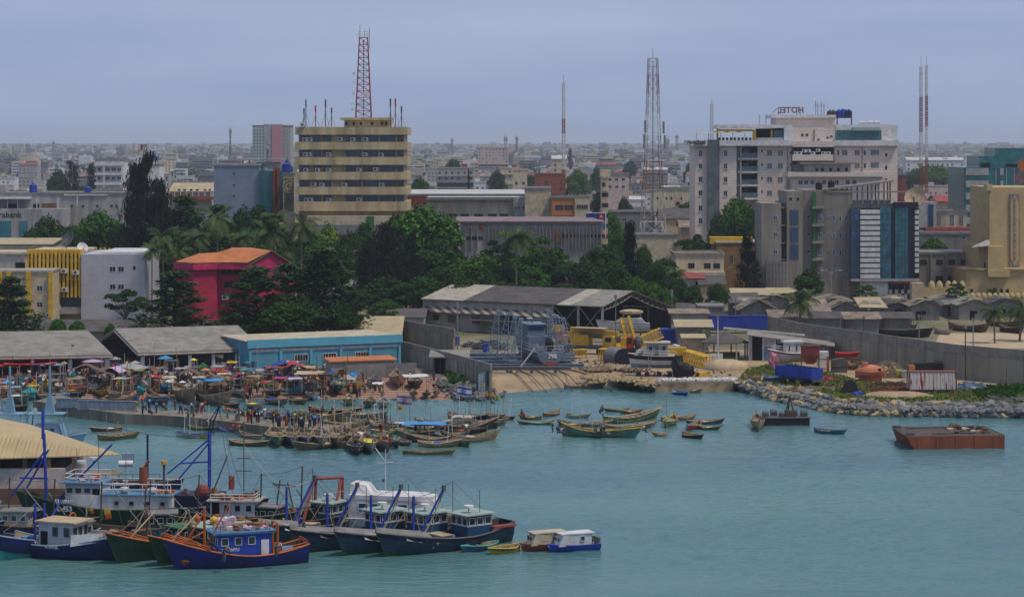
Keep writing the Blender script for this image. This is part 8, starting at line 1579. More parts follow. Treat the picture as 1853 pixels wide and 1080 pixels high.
t = thing('loading_ramp', 'low yellow and black striped ramp on the sand', 'ramp', G(1266,682,ZL), R(8)); b = MB(); b.ext([(-1.7,0,0),(1.9,0,0),(1.2,0,.8),(-1.2,0,.5)], (0,1.6,0)); b.build('body','yellow',t); b = MB(); b.ext([(-.8,-.02,.05),(-.2,-.02,.05),(0,-.02,.66),(-.5,-.02,.6)], (0,1.64,.03)); b.build('stripe','black',t)
# ---- boats ashore
t = thing('motor_yacht', 'white motor cruiser with canvas top on stands inside the open shed front', 'yacht', G(1131,620,ZL)+Vector((0,0,1.9)), R(178)); hull(t, 9.6, 3.2, 1.9, .7, 0, 0, .85, .2, ['white','navy'], [(0,1),(.16,0)], .35, .08, 'dgrey', 'white', 14, .6)
b = MB(); b.ext([(-4,-1.2,1.9),(2.2,-1.2,1.9),(.8,-1,2.9),(-3.2,-1,2.9)], (0,2.2,0)); b.build('cabin','white',t); b = MB(); b.ext([(.2,-1.05,2.1),(2.0,-1.05,2.1),(.9,-1.0,2.9),(.1,-1.0,2.9)], (0,2.1,.02)); b.build('windscreen','tan',t); b = MB(); b.sph((-1.2,0,4.1), 2.4,1.2,.55); b.build('canvas_top','tan',t); poles(t, 'canopy_pole','lgrey',[[(-3,1,2.9),(-3,1,4.2)],[(.4,1,2.8),(.4,1,4.1)],[(-3,-1,2.9),(-3,-1,4.2)]],.04); 
for x in (-2.5,-1,.8): b = MB(); b.cyl((x,1.55,1.3), .1, .06, 8, ax='Y'); b.build('porthole','black',t)
b = MB(); [b.tube([(x,s*1.2,-1.7),(x,s*.6,.4)], .1, 4) for x in (-3,2) for s in (-1,1)]; b.build('stand','dwood',t)
t = thing('work_boat', 'white passenger work boat with black band and cabin standing on the shore', 'work boat', G(1184,680,ZL)+Vector((0,0,1.3)), R(176)); hull(t, 7.6, 3.1, 2.1, .35, 0, 0, .95, .3, ['white','blackpanel','steel'], [(0,2),(.26,0),(.74,1)], .25, .08, 'tan', 'white', 14, .6)
b = MB(); b.box(-2.2,-1.1,2.1,1.3,1.1,4.2); b.build('cabin','lgrey',t); b = MB(); b.box(-2.7,-1.4,4.2,1.8,1.4,4.34); b.build('cabin_roof','tan',t); winrow(t, [(-1.6,1.1,3.0,R(180)),(0.6,1.1,3.0,R(180))], .7, .8, 'white','glass'); b = MB(); b.box(-.7,1.1,2.2,-.1,1.14,3.9); b.build('door','pglass',t); b = MB(); b.ext([(1.4,-.9,2.0),(3.4,-.6,2.2),(2.6,-.5,3.1),(1.4,-.8,3.2)], (0,1.6,0)); b.build('fore_cabin','white',t); b = MB(); b.box(1.8,.9,2.4,2.7,.96,2.9); b.build('window','glass',t); rails(t, [(-3.6,1.4,2.1),(3,1.2,2.3)], .8, 'white', .035); b = MB(); [b.cyl((x,-.6,-1.0), .42, 1.6, 10, ax='Y') for x in (-2.6,-.8,1.2,2.6)]; b.build('tyre_support','black',t)
b = MB(); [b.tube([(x,1.62,-.6),(x,1.62,2.0)], .04, 4) for x in (.55,.95)]; [b.tube([(.55,1.62,z*.4-.5),(.95,1.62,z*.4-.5)], .03, 4) for z in range(6)]; b.build('ladder','lgrey',t)
def car(p, rz, m, label):
 t = thing('parked_car', label, 'car', p, rz, 'parked cars'); b = MB(); b.ext([(-2.2,-.85,.35),(2.2,-.85,.35),(2.25,-.85,.75),(1.3,-.85,.95),(-2.1,-.85,1.0)], (0,1.7,0)); b.build('body',m,t); b = MB(); b.ext([(-1.9,-.75,.98),(1.1,-.75,.93),(.4,-.68,1.5),(-1.4,-.68,1.5)], (0,1.45,0)); b.build('cabin','glass',t); b = MB(); b.box(-1.35,-.7,1.5,.35,.72,1.56); b.build('roof',m,t)
 for x in (-1.4,1.4):
  for s in (-1,1): b = MB(); b.cyl((x,s*.8-.1,.33), .33, .2, 12, ax='Y'); b.build('wheel','black',t)
car(G(1208,632,ZL), R(-15), 'white', 'white car parked behind the white work boat cabin')
# ---- thatched shelter
p = G(1315,652,ZL); t = thing('thatched_shelter', 'open shelter with a dark conical shingle roof and white low wall', 'shelter', p, R(5)); b = MB(); ap = Vector((.3,2.6,5.1)); ring = [Vector((4.6*math.cos(a*math.pi/4+.39)+.2,2.6+3.2*math.sin(a*math.pi/4+.39),3.1)) for a in range(8)]; b.add([ap]+ring+[q+Vector((0,0,-.15)) for q in ring], [(0,1+i,1+(i+1)%8) for i in range(8)]+[(1+i,9+i,9+(i+1)%8,1+(i+1)%8) for i in range(8)]+[tuple(range(9,17))]); b.build('roof','asb_dark',t)
for q in ring: b = MB(); b.box(q.x*.9-.12,2.6+(q.y-2.6)*.9-.12,0,q.x*.9+.12,2.6+(q.y-2.6)*.9+.12,3.0); b.build('post','lgrey',t)
b = MB(); b.box(-3.6,-.6,0,-.8,-.35,1.3); b.build('low_wall','white',t); b = MB(); b.box(-3.2,3.5,.2,3,4,1.2); b.build('hedge','leaf_d',t)
t = thing('yard_building', 'long white yard building with sloping sheet roof and blue door', 'building', G(1357,652,ZL), R(-9)); b = MB(); b.box(2.2,0,0,4.6,5,4.0); b.build('door_wall','white',t); b = MB(); b.box(4.6,.1,0,13.4,5,2.7); b.build('side_wall','s_concrete',t); b = MB(); b.box(.3,.2,0,2.2,4.8,4.3); b.build('open_bay','void',t); b = MB(); b.box(-.2,-.2,0,.4,.3,4.4); b.build('pillar','lgrey',t)
b = MB(); b.ext([(-.6,-.8,4.5),(15,-.8,2.7),(15,5.6,2.9),(-.6,5.6,4.7)], (0,0,.16)); b.build('roof','concrete',t); b = MB(); b.ext([(-5.2,5.7,5.0),(9.5,5.7,3.9),(9.5,8.5,4.0),(-5.2,8.5,5.1)], (0,0,.16)); b.build('upper_roof','asb',t); b = MB(); b.box(2.5,-.06,0,3.7,0,2.6); b.build('door','steel',t); b = MB(); b.box(5.2,.0,2.1,8.6,.1,2.5); b.build('vent_band','dgrey',t)
for z in (2.9,3.2,3.5): b = MB(); b.box(2.5,-.04,z,4.3,0,z+.14); b.build('louvre','grey',t)
acs(t, 412-t.location.y+t.location.y, []) 
gable('tan_hut', 'small tan walled hut behind the low bushy palm', 1238, 1272, 612, 606, 420, 5, 'tan', 'tin_tan', cat='hut'); gable('pale_shed_roof', 'low pale roofed shed behind the short blue container', 1226, 1286, 592, 580, 445, 9, 'grey', 'tin_tan', cat='shed')
t = thing('fishing_boat', 'white fishing boat with wheelhouse and red lines standing ashore by the yard building', 'boat', G(1430,668,ZL)+Vector((0,0,1.2)), R(188)); hull(t, 6.5, 2.6, 1.6, .7, 0, 0, .9, .4, ['white','red_tin'], [(0,0),(.86,1)], .3, .08, 'white', 'white', 14, .6); b = MB(); b.box(-1.9,-.9,1.2,1.0,.9,3.4); b.build('wheel_house','white',t); b = MB(); b.box(-2.1,-1.1,3.4,1.4,1.1,3.7); b.build('wheel_house_roof','white',t); winrow(t, [(-.9,.9,2.0,R(180)),(.4,.9,2.0,R(180))], .35, 1.1, 'white','glass'); poles(t,'aerial','white',[[(-.6,0,3.7),(-.6,0,5.2)],[(-.2,0,3.7),(-.2,0,4.8)]],.04); rails(t, [(1.2,.9,2.0),(3.0,.2,2.3)], .7,'white',.04); b = MB(); b.lump((3,.3,.3), 1,1,1.6,0,.3,5,10,6); b.build('rusty_bow_patch','pinkstripe',t)
t = thing('hopper', 'red steel hopper on legs beside the white boat ashore', 'hopper', G(1466,672,ZL), R(-6)); b = MB(); b.add([(-1.6,-1.3,4.4),(1.6,-1.3,4.4),(1.6,1.3,4.4),(-1.6,1.3,4.4),(-1.5,-1.2,2.8),(1.5,-1.2,2.8),(1.5,1.2,2.8),(-1.5,1.2,2.8),(-.7,-.6,1.3),(.7,-.6,1.3),(.7,.6,1.3),(-.7,.6,1.3)], [(0,1,5,4),(1,2,6,5),(2,3,7,6),(3,0,4,7),(4,5,9,8),(5,6,10,9),(6,7,11,10),(7,4,8,11),(8,9,10,11)]); b.build('bin','red_tin',t); b = MB(); [b.tube([(x,y,0),(x,y,2.9)], .08, 4) for x in (-1.5,1.5) for y in (-1.2,1.2)]; b.build('leg_frame','rust',t); b = MB(); b.box(-1.7,-1.4,4.4,1.7,1.4,4.5); b.build('rim','dwood',t)
t = thing('site_cabin', 'small white box cabin right of the red hopper', 'cabin', G(1490,668,ZL), 0); b = MB(); b.box(-.9,0,.5,.9,1.8,3.0); b.build('body','white',t); b = MB(); b.box(-.95,-.03,1.7,.95,1.85,1.8); b.build('strip','rust',t)
o = thing('orange_post', 'upright orange steel beam by the grey sheet enclosure', 'beam', G(1498,672,ZL)); b = MB(); b.cb((0,0,1.3), .35,.3,2.6); b.build('beam','orange',o)
t = thing('sheet_enclosure', 'low grey corrugated sheet enclosure beside the orange beam', 'enclosure', G(1505,674,ZL), R(-4)); b = MB(); b.ext([(0,0,0),(2.6,0,0),(2.6,0,1.9),(1.8,0,2.4),(0,0,2.1)], (0,2,0)); b.build('sheets','asb_dark',t); b = MB(); b.tube([(0,-.05,1.1),(2.6,-.05,1.1)], .05, 4); b.build('rail','dwood',t)
# blue tipper trailer
t = thing('tipper_trailer', 'bright blue high sided tipper trailer parked on the grass', 'trailer', G(1478,701,ZL), R(128)); W2 = 2.5
b = MB(); b.box(0,-W2/2,1.3,8.0,W2/2,1.4); b.build('floor','navy',t); 
for s in (-1,1): b = MB(); b.box(0,s*W2/2-.04,1.4,8.0,s*W2/2+.04,3.0); [b.box(i*.66,s*W2/2-.1,1.3,i*.66+.12,s*W2/2+.1,3.05) for i in range(13)]; b.build('side_board','blue',t)
for x in (0,8.0): b = MB(); b.box(x-.05,-W2/2,1.3,x+.05,W2/2,3.0); b.build('end_board','blue',t)
b = MB(); b.box(.3,-.5,.9,7.6,.5,1.3); b.build('chassis','dgrey',t); b = MB(); b.box(-.12,-1.1,.85,0,1.1,1.25); b.build('bumper','dgrey',t); b = MB(); b.box(.2,-1.1,1.7,7.8,1.1,2.5); b.build('load','rust',t)
for x in (.9,2.1,6.5):
 for s in (-1,1): b = MB(); b.cyl((x,s*1.0-.25,.52), .52, .5, 14, ax='Y'); b.build('wheel','black',t)
# lifeboat
t = thing('lifeboat', 'faded orange enclosed lifeboat standing ashore', 'lifeboat', G(1575,690,ZL)+Vector((0,0,.6)), R(-4)); hull(t, 4.9, 2.1, 1.0, .25, .2, 0, .4, .1, ['tin_orange','tin_orange'], [(0,0)], .2, .08, 'tin_orange', 'tin_orange', 12, .6)
mat('lifeorange', (.62,.22,.12), .7, .2, .8); 
for ch in t.children:
 if ch.type == 'MESH': 
  for i in range(len(ch.data.materials)): ch.data.materials[i] = MATS['lifeorange']
b = MB(); b.sph((-.1,0,1.0), 2.2,.95,1.15,14,8,top=1); b.build('canopy','lifeorange',t,smooth=True); b = MB(); b.box(-1.3,-.5,1.8,-.4,.5,2.5); b.build('conning_top','lifeorange',t); b = MB(); b.box(1.2,-.78,1.2,1.7,-.7,1.6); b.build('hatch','black',t); b = MB(); b.box(-1.8,-.7,-.6,1.8,.7,.3); b.build('cradle','red_tin',t)
def pile(name, label, px_, py_, rx, ry, h, m, k, seed, ln=(.8,2.2), th=.1, group=None):
 r_ = random.Random(seed); t = thing(name, label, 'pile', G(px_,py_,ZL), 0, group); b = MB(); b.lump((0,0,0), rx*.86, ry*.86, h*.86, 0, .2, seed, 14, 8)
 for i in range(k):
  a = r_.uniform(0,6.28); f = r_.random()**.5; z = h*(1-f*f)*r_.uniform(.7,1)+.05; b.cb((rx*f*math.cos(a),ry*f*math.sin(a),z), r_.uniform(*ln), th*r_.uniform(.6,1.6), th, r_.uniform(-.5,.5)+(1.57 if r_.random() < .2 else 0), 0, 0, r_.uniform(-.35,.35))
 b.build('timbers', m, t); return t
pile('firewood_pile', 'tall heap of split brown timber behind the orange lifeboat', 1604, 682, 2.9, 2, 2.6, 'wood', 300, 1); pile('firewood_pile', 'dark timber heap between sheet enclosure and lifeboat', 1545, 668, 3.2, 2, 1.9, 'brown', 180, 2)
pile('timber_stack', 'flat litter of dark planks left of the rusty container', 1620, 700, 4, 1.5, .5, 'dwood', 110, 3, (1.5,4)); pile('timber_stack', 'rusty rods and planks on the ground by the lifeboat', 1612, 708, 4.6, 1.1, .3, 'rust', 80, 4, (2,5), .08); pile('timber_stack', 'driftwood logs at the grassy edge far right', 1835, 728, 3.6, 1, .5, 'grey', 40, 5, (2,5), .2); pile('timber_stack', 'pale planks on the rocks below the tipper trailer', 1462, 706, 3.4, .8, .35, 'wood', 40, 6, (2,4), .15); pile('scrap_heap', 'heap of red scrap beside the tipper trailer', 1494, 690, 1.4, 1, 1.0, 'red_tin', 60, 7, (.5,1.4), .12); pile('scrap_heap', 'red scrap iron heap beside the black ended tank', 1102, 664, 1.6, 1.2, 1.0, 'rust', 70, 8, (.5,1.6), .12)
pile('sheet_pile', 'tilted blue and grey boards by the wall right of the rusty container', 1757, 705, 2.2, 1.4, 1.0, 'steel', 14, 9, (1.4,2.6), .5)
o = thing('red_dinghy', 'bright red dinghy shell lying on the timber by the wall', 'dinghy', G(1532,661,ZL)+Vector((0,0,1.6)), R(-6)); hull(o, 4, 1.6, .5, .3, .2, .2, .4, .3, ['lifeorange','red'], [(0,1)], .3, .1, 'red', 'red', 10, .6)
for px_, py_, m, lb, s in ((1624,683,'lemon','yellow plastic tub beside the pale tub',1.0),(1637,684,'dirty_white','pale plastic tub left of the rusty container',1.0)):
 o = thing('plastic_tub', lb, 'tub', G(px_,py_,ZL)); b = MB(); b.cyl((0,0,0), .62, 1.2, 12, r2=.72); b.build('body',m,o); b = MB(); b.cyl((0,0,1.15), .76, .1, 12); b.build('rim',m,o)
t = thing('dark_skip', 'long black waste skip behind the rusty white container', 'skip', G(1658,682,ZL), R(2)); b = MB(); b.ext([(0,0,.2),(5,0,.2),(5.2,0,2.2),(0,0,2.2)], (0,2.2,0)); b.build('body','black',t); b = MB(); b.cb((4.2,.8,2.4), 1.4,1,.5,.2); b.build('load','olive',t); b = MB(); b.cb((-.8,.5,1.5), 1.2,1,.8,.3); b.build('orange_crate','tin_orange',t)
t = thing('sheeted_trailer', 'small trailer under a peaked black sheet on the grass', 'trailer', G(1538,712,ZL), R(-12)); b = MB(); b.ext([(-1.5,-.8,.4),(1.4,-.8,.4),(.8,-.5,1.8),(.2,-.4,2.2),(-.6,-.5,1.9)], (0,1.5,0)); b.build('sheet','black',t); 
for s in (-1,1): b = MB(); b.cyl((.2,s*.8-.1,.35), .35, .2, 12, ax='Y'); b.build('wheel','black',t)
o = thing('blue_bundle', 'crumpled blue sheet on the grass beside the black sheeted trailer', 'bundle', G(1553,716,ZL)); b = MB(); b.lump((0,0,.2), 1.0,.6,.5,0,.5,3); b.build('cloth','blue',o)
for px_, py_, m in ((880,637,'blue'),(905,668,'black'),(819,626,'red'),(826,624,'blue')):
 o = thing('steel_bin', {'blue':'blue','black':'black','red':'red'}[m]+' bin in the naval yard'+{880:' under the shed porch',905:' near the brown wall',819:' against the tall block wall',826:' at the end of the tall block wall'}[px_], 'bin', G(px_,py_,ZL)); b = MB(); b.box(-.6,-.5,0,.6,.5,1.5 if m != 'black' else 1.1); b.build('body',m,o); b = MB(); b.box(-.65,-.55,1.5 if m != 'black' else 1.1,.65,.55,1.6 if m != 'black' else 1.2); b.build('lid',m,o)
for i, (px_, py_) in enumerate(((850,628),(868,632),(893,626),(905,632),(877,626))): pile('yard_gear', 'dark heap of yard gear under the dock shed porch', px_, py_, 1.4, .8, 1.1, 'dgrey', 24, 60+i, (.6,1.6), .2, 'heaps of yard gear')
o = thing('wall_lamp', 'round cream lamp on the long pale wall', 'lamp', G(1446,627,ZL)+Vector((0,-3,2.0))); b = MB(); b.sph((0,0,0), .5,.4,.5); b.build('shade','cream',o); b = MB(); b.tube([(0,0,0),(0,2.4,0)], .05, 4); b.build('bracket','grey',o)
# ================================================================== PEOPLE
def skin(verts, edges, rad, name, m, sub=1):
 me = bpy.data.meshes.new(name); me.from_pydata(verts, edges, []); o = bpy.data.objects.new(name, me); COL.objects.link(o)
 md = o.modifiers.new('skin', 'SKIN'); md.use_smooth_shade = True
 for i, r_ in enumerate(rad): me.skin_vertices[0].data[i].radius = (r_, r_*.9); me.skin_vertices[0].data[i].use_root = (i == 0)
 s = o.modifiers.new('sub', 'SUBSURF'); s.levels = sub; s.render_levels = sub
 out = bpy.data.meshes.new_from_object(o.evaluated_get(bpy.context.evaluated_depsgraph_get())); bpy.data.objects.remove(o); out.name = name; out.materials.clear(); out.materials.append(MATS[m]); return out
def figure(pose):
 """joints of one pose; facing -y. returns meshes: body, shirt, trousers, hair"""
 J = dict(pel=(0,0,.95), wai=(0,0,1.08), che=(0,.0,1.33), nec=(0,0,1.48), hea=(0,-.01,1.60), top=(0,0,1.70), sl=(.17,0,1.42), sr=(-.17,0,1.42), el=(.25,.03,1.15), er=(-.25,.03,1.15), wl=(.26,-.08,.92), wr=(-.26,-.08,.92), hl=(.1,0,.92), hr=(-.1,0,.92), kl=(.12,-.02,.50), kr=(-.12,-.02,.50), al=(.12,.03,.08), ar=(-.12,.03,.08))
 if pose == 'walk': J.update(kl=(.11,-.16,.53), al=(.11,-.2,.1), kr=(-.11,.04,.50), ar=(-.11,.30,.14), el=(.24,.14,1.17), wl=(.24,.14,.93), er=(-.24,-.08,1.17), wr=(-.23,-.26,1.0))
 if pose == 'reach': J.update(el=(.27,-.2,1.38), wl=(.22,-.42,1.52), er=(-.24,-.2,1.22), wr=(-.2,-.42,1.2))
 if pose == 'bend': J.update(che=(0,-.28,1.2), nec=(0,-.42,1.27), hea=(0,-.52,1.30), top=(0,-.61,1.33), sl=(.17,-.37,1.22), sr=(-.17,-.37,1.22), el=(.2,-.45,.95), er=(-.2,-.45,.95), wl=(.15,-.52,.70), wr=(-.15,-.52,.70), wai=(0,-.1,1.06))
 if pose == 'sit':
  for k in J: x, y, z = J[k]; J[k] = (x, y, z-.5)
  J.update(kl=(.13,-.42,.47), kr=(-.13,-.42,.47), al=(.13,-.40,.08), ar=(-.13,-.40,.08), el=(.25,-.08,.68), er=(-.25,-.08,.68), wl=(.16,-.32,.55), wr=(-.16,-.32,.55))
 V = Vector; j = {k: V(v) for k, v in J.items()}
 vs = []; es = []; rd = []; ix = {}
 def add(k, p, r_, par=None): ix[k] = len(vs); vs.append(tuple(p)); rd.append(r_); (es.append((ix[par], ix[k])) if par else None)
 add('pel', j['pel'], .13); add('wai', j['wai'], .115, 'pel'); add('che', j['che'], .135, 'wai'); add('nec', j['nec'], .055, 'che'); add('hea', j['hea'], .088, 'nec'); add('top', j['top'], .07, 'hea')
 fd = V((0,-1,0)) if pose != 'bend' else V((0,-.3,-.9)); add('nose', j['hea']+fd*.105, .014, 'hea')
 for s in 'lr':
  sg = 1 if s == 'l' else -1
  add('s'+s, j['s'+s], .06, 'che'); add('e'+s, j['e'+s], .042, 's'+s); add('w'+s, j['w'+s], .028, 'e'+s)
  d = (j['w'+s]-j['e'+s]).normalized(); pal = j['w'+s]+d*.07; add('p'+s, pal, .03, 'w'+s); a = V((sg*1.0,0,0)); a = (a-d*a.dot(d)).normalized(); c = d.cross(a)
  for q, (off, ln) in enumerate(((-.03,.075),(-.01,.088),(.01,.082),(.03,.064))): add('f%d%s' % (q,s), pal+a*off+d*.03, .009, 'p'+s); add('g%d%s' % (q,s), pal+a*off*1.2+d*(.03+ln*.6)+c*.006, .0085, 'f%d%s' % (q,s)); add('t%d%s' % (q,s), pal+a*off*1.25+d*(.02+ln)+c*.022, .007, 'g%d%s' % (q,s))
  add('th'+s, j['w'+s]+d*.04-a*.045*1, .010, 'p'+s); add('ti'+s, j['w'+s]+d*.085-a*.065, .008, 'th'+s)
  add('h'+s, j['h'+s], .088, 'pel'); add('k'+s, j['k'+s], .058, 'h'+s); add('a'+s, j['a'+s], .037, 'k'+s); add('o'+s, j['a'+s]+V((0,-.15,-.04)), .03, 'a'+s)
 body = skin(vs, es, rd, 'body', 'skin', 0)
 def sub(keys, name, grow, m, extra=()):
  vv = [tuple(j[k]) for k in keys]; e2 = extra; rr_ = [rd[ix[k]]+grow for k in keys]; return skin(vv, e2, rr_, name, m, 0)
 sh = [tuple(j['wai']+V((0,0,-.06))), tuple(j['che']), tuple(j['nec']-(j['nec']-j['che'])*.25), tuple(j['sl']), tuple(j['sl'].lerp(j['el'],.7)), tuple(j['sr']), tuple(j['sr'].lerp(j['er'],.7))]
 shirt = skin(sh, [(0,1),(1,2),(1,3),(3,4),(1,5),(5,6)], [.145,.155,.075,.08,.07,.08,.07], 'shirt', 'white', 0)
 f = .92 if pose != 'reach' else .5
 tr = [tuple(j['pel']+V((0,0,.03))), tuple(j['hl']), tuple(j['kl']), tuple(j['kl'].lerp(j['al'],f)), tuple(j['hr']), tuple(j['kr']), tuple(j['kr'].lerp(j['ar'],f))]
 trou = skin(tr, [(0,1),(1,2),(2,3),(0,4),(4,5),(5,6)], [.145,.105,.08,.06,.105,.08,.06], 'trousers', 'white', 0)
 hair = MB(); up = (j['top']-j['nec']).normalized(); hc = j['hea']+up*.035; hair.sph((0,0,0), .098,.105,.085,10,6,top=1); M = up.to_track_quat('Z','Y').to_matrix().to_4x4(); hair.v = [tuple(hc-fd*.012+M @ V(v)) for v in hair.v]
 o = hair.build('hair', 'black'); hm = o.data; bpy.data.objects.remove(o)
 return body, shirt, trou, hm
FIG = {p: figure(p) for p in ('stand','walk','reach','bend','sit')}
CC = {'red':'red','blue':'blue','sky':'light blue','yellow':'yellow','orange':'orange','white':'white','dgrey':'dark grey','black':'black','purple':'purple','pink':'pale pink','green':'green','navy':'navy','lgrey':'grey','magenta':'magenta','teal':'teal','brown':'brown','tan':'tan'}
mat('magenta', (.5,.05,.17)) if 'magenta' not in MATS else None
PDO = {'stand':'standing','walk':'walking','reach':'reaching out','bend':'bending down','sit':'sitting'}
def person(p, pose, top, bot, rz, where_, group):
 o = thing('person', f'person in {CC[top]} top and {CC[bot]} trousers {PDO[pose]} {where_}'.replace('dark grey','grey').replace('light blue','pale blue').replace('reaching out','reaching').replace('bending down','bending') if len(where_) < 28 else f'person, {CC[top]} top, {CC[bot]} trousers, {PDO[pose]}, {where_}'.replace('dark grey','grey').replace('light blue','azure').replace('reaching out','reaching').replace('bending down','bending').replace('pale pink','pink'), 'person', p, rz, group); b_, s_, t_, h_ = FIG[pose]; sc = rnd.uniform(.97,1.1); sc = (sc,sc,sc)
 inst(b_, o, (0,0,0), 0, sc, 'body'); inst(h_, o, (0,0,0), 0, sc, 'hair')
 for m_, c, nm in ((s_, top, 'shirt'), (t_, bot, 'trousers')): q = inst(m_, o, (0,0,0), 0, sc, nm); q.material_slots[0].link = 'OBJECT'; q.material_slots[0].material = MATS[c]
 return o
rp = random.Random(13); TOPS = ['red','blue','sky','yellow','orange','white','dgrey','purple','pink','green','navy','lgrey','white','dgrey','teal','brown','navy']; BOTS = ['dgrey','navy','black','brown','lgrey','red','tan','navy']
def pierp(px, py, pose, top, bot, rz=None, g='people on the pier', wh='on the pier'): person(G(px,py,ptz+.01), pose, top, bot, rp.uniform(0,6.28) if rz is None else rz, wh, g)
for a in [(247,745,'stand','yellow','yellow'),(258,737,'stand','orange','dgrey'),(270,742,'stand','sky','navy'),(283,747,'stand','sky','dgrey'),(296,742,'sit','orange','dgrey'),(258,750,'bend','dgrey','navy'),(248,735,'stand','blue','dgrey'),(270,751,'sit','dgrey','black'),(317,742,'stand','dgrey','dgrey'),(327,749,'walk','purple','navy'),(342,757,'sit','dgrey','black'),(350,757,'bend','black','dgrey'),(346,748,'stand','white','dgrey'),(365,748,'stand','pink','red'),(371,744,'stand','red','lgrey'),(352,744,'sit','navy','dgrey'),(358,746,'bend','dgrey','navy'),(335,746,'sit','lgrey','dgrey')]: pierp(*a)
for i in range(40):
 t = .70+.26*rp.random(); u = rp.uniform(.12,.9); p = pierpt(t, u); person(p+Vector((0,0,.01)), rp.choice(['stand','stand','walk','reach','bend','stand']), rp.choice(TOPS+['navy','dgrey','dgrey','black']), rp.choice(BOTS), rp.uniform(0,6.28), 'in the crowd on the pier', 'people on the pier')
for px_, py_, c in ((421,781,'red'),(433,781,'orange'),(428,783,'dgrey'),(440,782,'dgrey'),(376,772,'pink')): person(G(px_,py_,.45), 'sit', c, 'dgrey', rp.uniform(0,6), 'in the blue and white boat by the pier' if px_ > 400 else 'on the pier edge', 'people in the boats')
for px_, py_, pose, c, z in ((660,712,'bend','navy',.3),(669,706,'reach','dgrey',.7),(679,708,'stand','sky',.6),(687,711,'stand','red',.5),(691,722,'bend','yellow',.4),(646,722,'stand','black',.3),(651,718,'stand','dgrey',.4),(635,712,'stand','red',.6),(596,708,'stand','dgrey',.8),(602,706,'bend','white',.8),(606,712,'stand','black',.6),(658,700,'sit','navy',1),(665,702,'sit','dgrey',.9),(682,702,'sit','red',1),(688,703,'sit','dgrey',.9),(574,700,'stand','yellow',1),(572,694,'stand','red',1.2),(728,699,'sit','red',1.1),(780,688,'stand','dgrey',1.4),(785,690,'stand','navy',1.4),(752,694,'sit','dgrey',1.3),(742,686,'sit','white',1.3),(657,690,'reach','brown',1.3),(575,708,'sit','teal',.7),(457,715,'reach','green',.7),(465,712,'stand','yellow',.8),(452,722,'stand','navy',.5),(447,728,'stand','orange',.3),(424,680,'stand','white',1.5),(455,686,'stand','lgrey',1.5)):
 person(G(px_,py_,max(z,rampz(py_))), pose, c, rp.choice(BOTS), rp.uniform(0,6.28), 'on the striped ramp', 'people on the ramp')
for px_, py_, pose, c in ((1000,782,'stand','yellow'),(1010,786,'sit','navy'),(1020,787,'bend','dgrey'),(1016,788,'sit','lgrey'),(1078,787,'sit','dgrey'),(1088,787,'bend','white'),(1092,786,'sit','navy'),(1164,783,'sit','white')): person(G(px_,py_,.55), pose, c, 'dgrey', rp.uniform(0,6), 'in the long turquoise canoe', 'people in the boats')
for px_, py_, pose, c in ((1090,748,'sit','brown'),(944,755,'sit','dgrey'),(768,778,'stand','orange'),(774,780,'bend','black'),(760,781,'sit','dgrey'),(752,781,'stand','yellow'),(790,779,'sit','dgrey'),(805,777,'sit','navy'),(844,781,'sit','white'),(690,785,'bend','black'),(698,770,'stand','black'),(672,800,'sit','dgrey'),(645,806,'sit','brown'),(584,748,'sit','dgrey'),(604,755,'bend','navy'),(700,799,'sit','lgrey'),(624,786,'sit','dgrey'),(570,768,'stand','navy'),(564,757,'stand','red'),(535,766,'stand','dgrey'),(497,768,'stand','yellow'),(512,763,'sit','white')): person(G(px_,py_,.7), pose, c, rp.choice(BOTS), rp.uniform(0,6), 'in the moored canoes', 'people in the boats')
for px_, py_, pose, c, z, w_ in ((543,942,'sit','blue',2.6,'on the bow cover of a teal trawler'),(500,995,'bend','white',1.2,'on the stern of the deep blue trawler'),(405,1005,'bend','lgrey',1.0,'on the fore deck of the deep blue trawler')): person(G(px_,py_+12,z), pose, c, 'dgrey', 2.2, w_, 'people in the boats')
